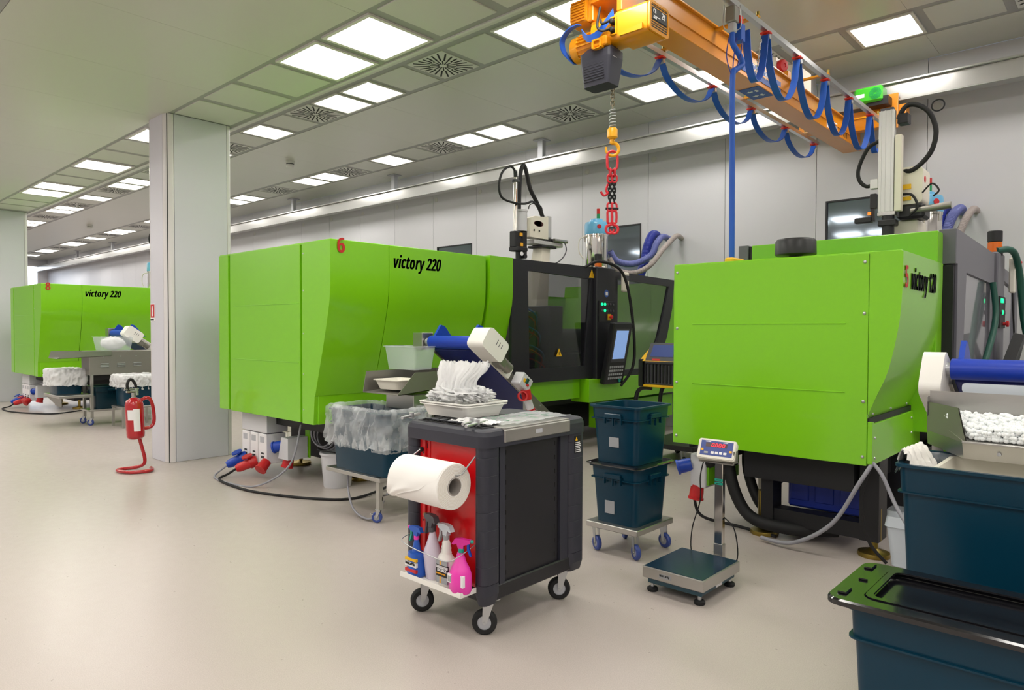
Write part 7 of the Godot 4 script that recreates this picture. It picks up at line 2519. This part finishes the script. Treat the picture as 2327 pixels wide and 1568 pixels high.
func aux_eight() -> void:
	var mb: MB
	var t := thing("parts_table", "distant steel table with louvred side and open chute beyond the pillar", "table", Vector3(-11.3, 0, -3.6))
	bx("table_body", M.steel_dull, t, -11.5, -11.13, 0.72, 1.07, -4.4, -3.22, 0.006)
	for k in 3:
		for r in 3:
			bx("louvre", M.zinc, t, -11.132, -11.118, 0.835 + 0.022 * r, 0.847 + 0.022 * r, -3.47 - 0.22 * k, -3.36 - 0.22 * k, 0.003)
		cy("rivet", M.zinc, t, Vector3(-11.132, 0.99, -3.4 - 0.22 * k), Vector3(-11.124, 0.99, -3.4 - 0.22 * k), 0.01, 8)
	chute_pan(t, -11.55, -11.12, -2.82, -3.5, 0.97, 1.0, 0.07, M.steel)
	for q in [[-11.15, -3.25], [-11.48, -3.25], [-11.15, -4.3], [-11.48, -4.3]]:
		bx("leg", M.steel, t, q[0] - 0.018, q[0] + 0.018, 0.11, 0.75, q[1] - 0.018, q[1] + 0.018)
		caster(t, Vector3(q[0], 0.11, q[1]), 0.045, 0.03, 2.3, M.panel_blue, M.zinc, M.label_grey, true)
	bx("lower_shelf", M.steel, t, -11.5, -11.13, 0.2, 0.225, -4.35, -3.2, 0.003)
	bx("crate_shelf", M.steel, t, -11.9, -11.13, 0.41, 0.45, -3.26, -2.84, 0.004)
	mb = MB.new()
	mb.prism([Vector2(-11.88, 0.41), Vector2(-11.13, 0.41), Vector2(-11.13, 0.3), Vector2(-11.3, 0.3)], "xy", -2.87, -2.86)
	obj("gusset", mb, M.steel_dull, t)
	crate("teal_bin", "distant teal crate with bag liner on the shelf beyond the pillar", "bin", -11.84, -11.36, -3.22, -2.86, 0.451, 0.34, M.teal)
	liner("bin_liner", "white wrinkled bag over the distant crate beyond the pillar", -11.85, -11.35, -3.23, -2.85, 0.795, 0.22, 0.2, 17, M.bag_dense)
	crate("teal_bin", "distant closed teal crate on the table's lower shelf", "bin", -11.49, -11.14, -3.75, -3.28, 0.226, 0.33, M.teal_dark)
	crate("teal_bin", "distant teal crate with white liner half hidden by the pillar", "bin", -10.9, -10.5, -3.9, -3.45, 0.3, 0.42, M.teal)
	liner("bin_liner", "white bag over the half hidden crate behind the extinguisher", -10.91, -10.49, -3.91, -3.44, 0.725, 0.15, 0.2, 19, M.bag_dense)
	t = thing("crate_stand", "steel stand under the half hidden distant crate", "stand", Vector3(-10.7, 0, -3.68))
	bx("top", M.steel, t, -10.92, -10.48, 0.27, 0.3, -3.92, -3.43, 0.004)
	for q in [[-10.9, -3.9], [-10.5, -3.9], [-10.9, -3.45], [-10.5, -3.45]]:
		bx("leg", M.steel, t, q[0] - 0.015, q[0] + 0.015, 0, 0.27, q[1] - 0.015, q[1] + 0.015)
	clear_box(Vector3(-11.42, 1.073, -3.62), 0.2, 0.22, 0.2, "distant clear box holding a filled bag on the louvred table", "x")
	var f := FastNoiseLite.new()
	f.seed = 31
	f.frequency = 6.0
	mb = MB.new()
	var bl := func(u: float, v: float) -> Vector3:
		var a := TAU * u
		var b := PI * (v - 0.5)
		var d := Vector3(cos(a) * cos(b), sin(b), sin(a) * cos(b))
		return Vector3(-11.42, 1.175, -3.62) + d * Vector3(0.15, 0.095, 0.16) * (1.0 + 0.3 * f.get_noise_3dv(d))
	mb.surf(28, 14, bl, true)
	lone("plastic_bag", mb, M.bag_dense, "filled clear bag inside the distant clear box", "bag", Vector3(-11.42, 1.075, -3.62))
	var cv := conveyor("distant blue belt conveyor with white motor cover beyond the pillar", -12.3, -11.62, 1.32, -3.9, 0.6, 0.85, true)
	mb = MB.new()
	mb.bb(-12.5, -12.36, 1.26, 1.4, -3.97, -3.85, 0.003)
	obj("roller_guard", mb, M.steel, cv)

func aux_five() -> void:
	var mb: MB
	conveyor("wide blue belt roller with white end cover beside machine five", -0.695, -0.05, 1.21, -3.98, 0.6, 1.0, false)
	# big drum shell of the head roller
	var t := thing("pellet_chute", "steel chute full of white granules below the wide blue roller", "chute", Vector3(-0.4, 0.85, -3.6))
	mb = MB.new()
	var th := 0.004
	# back sheet, floor, side funnel plate
	mb.bb(-0.742, -0.02, 1.0, 1.115, -3.76, -3.756)
	mb.prism([Vector2(-3.755, 1.0), Vector2(-3.36, 0.945), Vector2(-3.36, 0.941), Vector2(-3.755, 0.996)], "zy", -0.545, -0.02)
	mb.face([Vector3(-0.74, 0.998, -3.755), Vector3(-0.545, 0.998, -3.755), Vector3(-0.545, 0.944, -3.36)], Vector3.UP)
	obj("pan", mb, M.steel, t)
	mb = MB.new()
	var A := Vector3(-0.745, 0.93, -3.72)
	var B := Vector3(-0.745, 1.065, -3.72)
	var C := Vector3(-0.585, 1.065, -3.5)
	var D := Vector3(-0.53, 0.945, -3.34)
	var E2 := Vector3(-0.56, 0.925, -3.4)
	mb.face([A, B, C, D, E2], Vector3(-0.7, 0, 0.7))
	mb.face([A + Vector3(0.004, 0, -0.004), B + Vector3(0.004, 0, -0.004), C + Vector3(0.004, 0, -0.004), D + Vector3(0.004, 0, -0.004), E2 + Vector3(0.004, 0, -0.004)], Vector3(0.7, 0, -0.7))
	obj("side_plate", mb, M.steel_dull, t)
	mb = MB.new()
	mb.bb(-0.745, -0.742, 1.0, 1.09, -3.76, -3.71)
	obj("corner", mb, M.steel, t)
	mb = MB.new()
	# skirt under the pan: follows the funnel plate, then the straight lip
	mb.face([Vector3(-0.745, 0.93, -3.72), Vector3(-0.545, 0.938, -3.36), Vector3(-0.545, 0.865, -3.4), Vector3(-0.745, 0.865, -3.74)], Vector3(-0.7, 0, 0.6))
	mb.face([Vector3(-0.545, 0.938, -3.36), Vector3(-0.02, 0.938, -3.36), Vector3(-0.02, 0.865, -3.4), Vector3(-0.545, 0.865, -3.4)], Vector3(0, 0, 1))
	mb.bb(-0.545, -0.02, 0.934, 0.945, -3.375, -3.345, 0.003)
	mb.face([Vector3(-0.745, 0.866, -3.74), Vector3(-0.545, 0.866, -3.4), Vector3(-0.02, 0.866, -3.4), Vector3(-0.02, 0.866, -3.74)], Vector3.DOWN)
	mb.bb(-0.745, -0.02, 0.866, 1.0, -3.76, -3.75)
	var fr := obj("front_sheet", mb, M.steel, t)
	cy("bolt", M.zinc, fr, Vector3(-0.42, 0.9, -3.385), Vector3(-0.42, 0.9, -3.37), 0.008, 10)
	for q in [[-0.7, -3.72], [-0.08, -3.72]]:
		bx("leg", M.steel, t, q[0] - 0.02, q[0] + 0.02, 0, 0.9, q[1] - 0.02, q[1] + 0.02)
	# granules: small rounded parts spread over the pan
	var gm := MB.new()
	gm.lathe([Vector2(0, -0.009), Vector2(0.007, -0.007), Vector2(0.01, 0), Vector2(0.007, 0.007), Vector2(0, 0.009)], Vector3.ZERO, Vector3.UP, 7, 80)
	var am := ArrayMesh.new()
	var arr := []
	arr.resize(Mesh.ARRAY_MAX)
	arr[Mesh.ARRAY_VERTEX] = gm.v
	arr[Mesh.ARRAY_NORMAL] = gm.n
	am.add_surface_from_arrays(Mesh.PRIMITIVE_TRIANGLES, arr)
	am.surface_set_material(0, M.granule)
	var mm := MultiMesh.new()
	mm.transform_format = MultiMesh.TRANSFORM_3D
	mm.mesh = am
	mm.instance_count = 5200
	for i in 5200:
		var z := -3.7 + 0.33 * rng.randf()
		var lim := lerpf(-0.72, -0.53, clampf((z + 3.7) / 0.33, 0, 1))
		var x := lerpf(lim + 0.015, -0.03, rng.randf())
		var fl_ := lerpf(0.998, 0.947, (z + 3.7) / 0.33)
		var lay := int(rng.randf() * (3.4 if z > -3.64 else 1.8))
		mm.set_instance_transform(i, Transform3D(Basis.from_euler(Vector3(rng.randf() * 6, rng.randf() * 6, rng.randf() * 6)), Vector3(x, fl_ + 0.01 + lay * 0.012, z)))
	var mi := MultiMeshInstance3D.new()
	mi.name = "granules"
	mi.multimesh = mm
	add_child(mi)
	mi.set_meta("kind", "stuff")
	mi.set_meta("label", "loose white plastic granules heaped in the steel chute")
	mi.set_meta("category", "granules")
	# frosted plate and tape above the chute
	mb = MB.new()
	mb.prism(rr2(-0.62, -0.03, 1.11, 1.155, 0.015, 3), "xy", -3.8, -3.795)
	lone("splash_plate", mb, M.frosted_plastic, "milky plastic splash plate between the blue roller and the chute", "plate", Vector3(-0.33, 1.11, -3.797))

func build_all() -> void:
	machine_220(0.0, "6", "lime green moulding machine numbered 6 with black windowed doors beside the pillar", true)
	machine_220(-8.27, "8", "distant lime green moulding machine numbered 8 beyond the pillar", false)
	machine_120()
	crane()
	on_machines()
	tool_cart()
	paper_roll()
	bottles()
	cart_top()
	floor_scale()
	bins()
	fire_extinguisher()
	aux_six()
	aux_eight()
	aux_five()
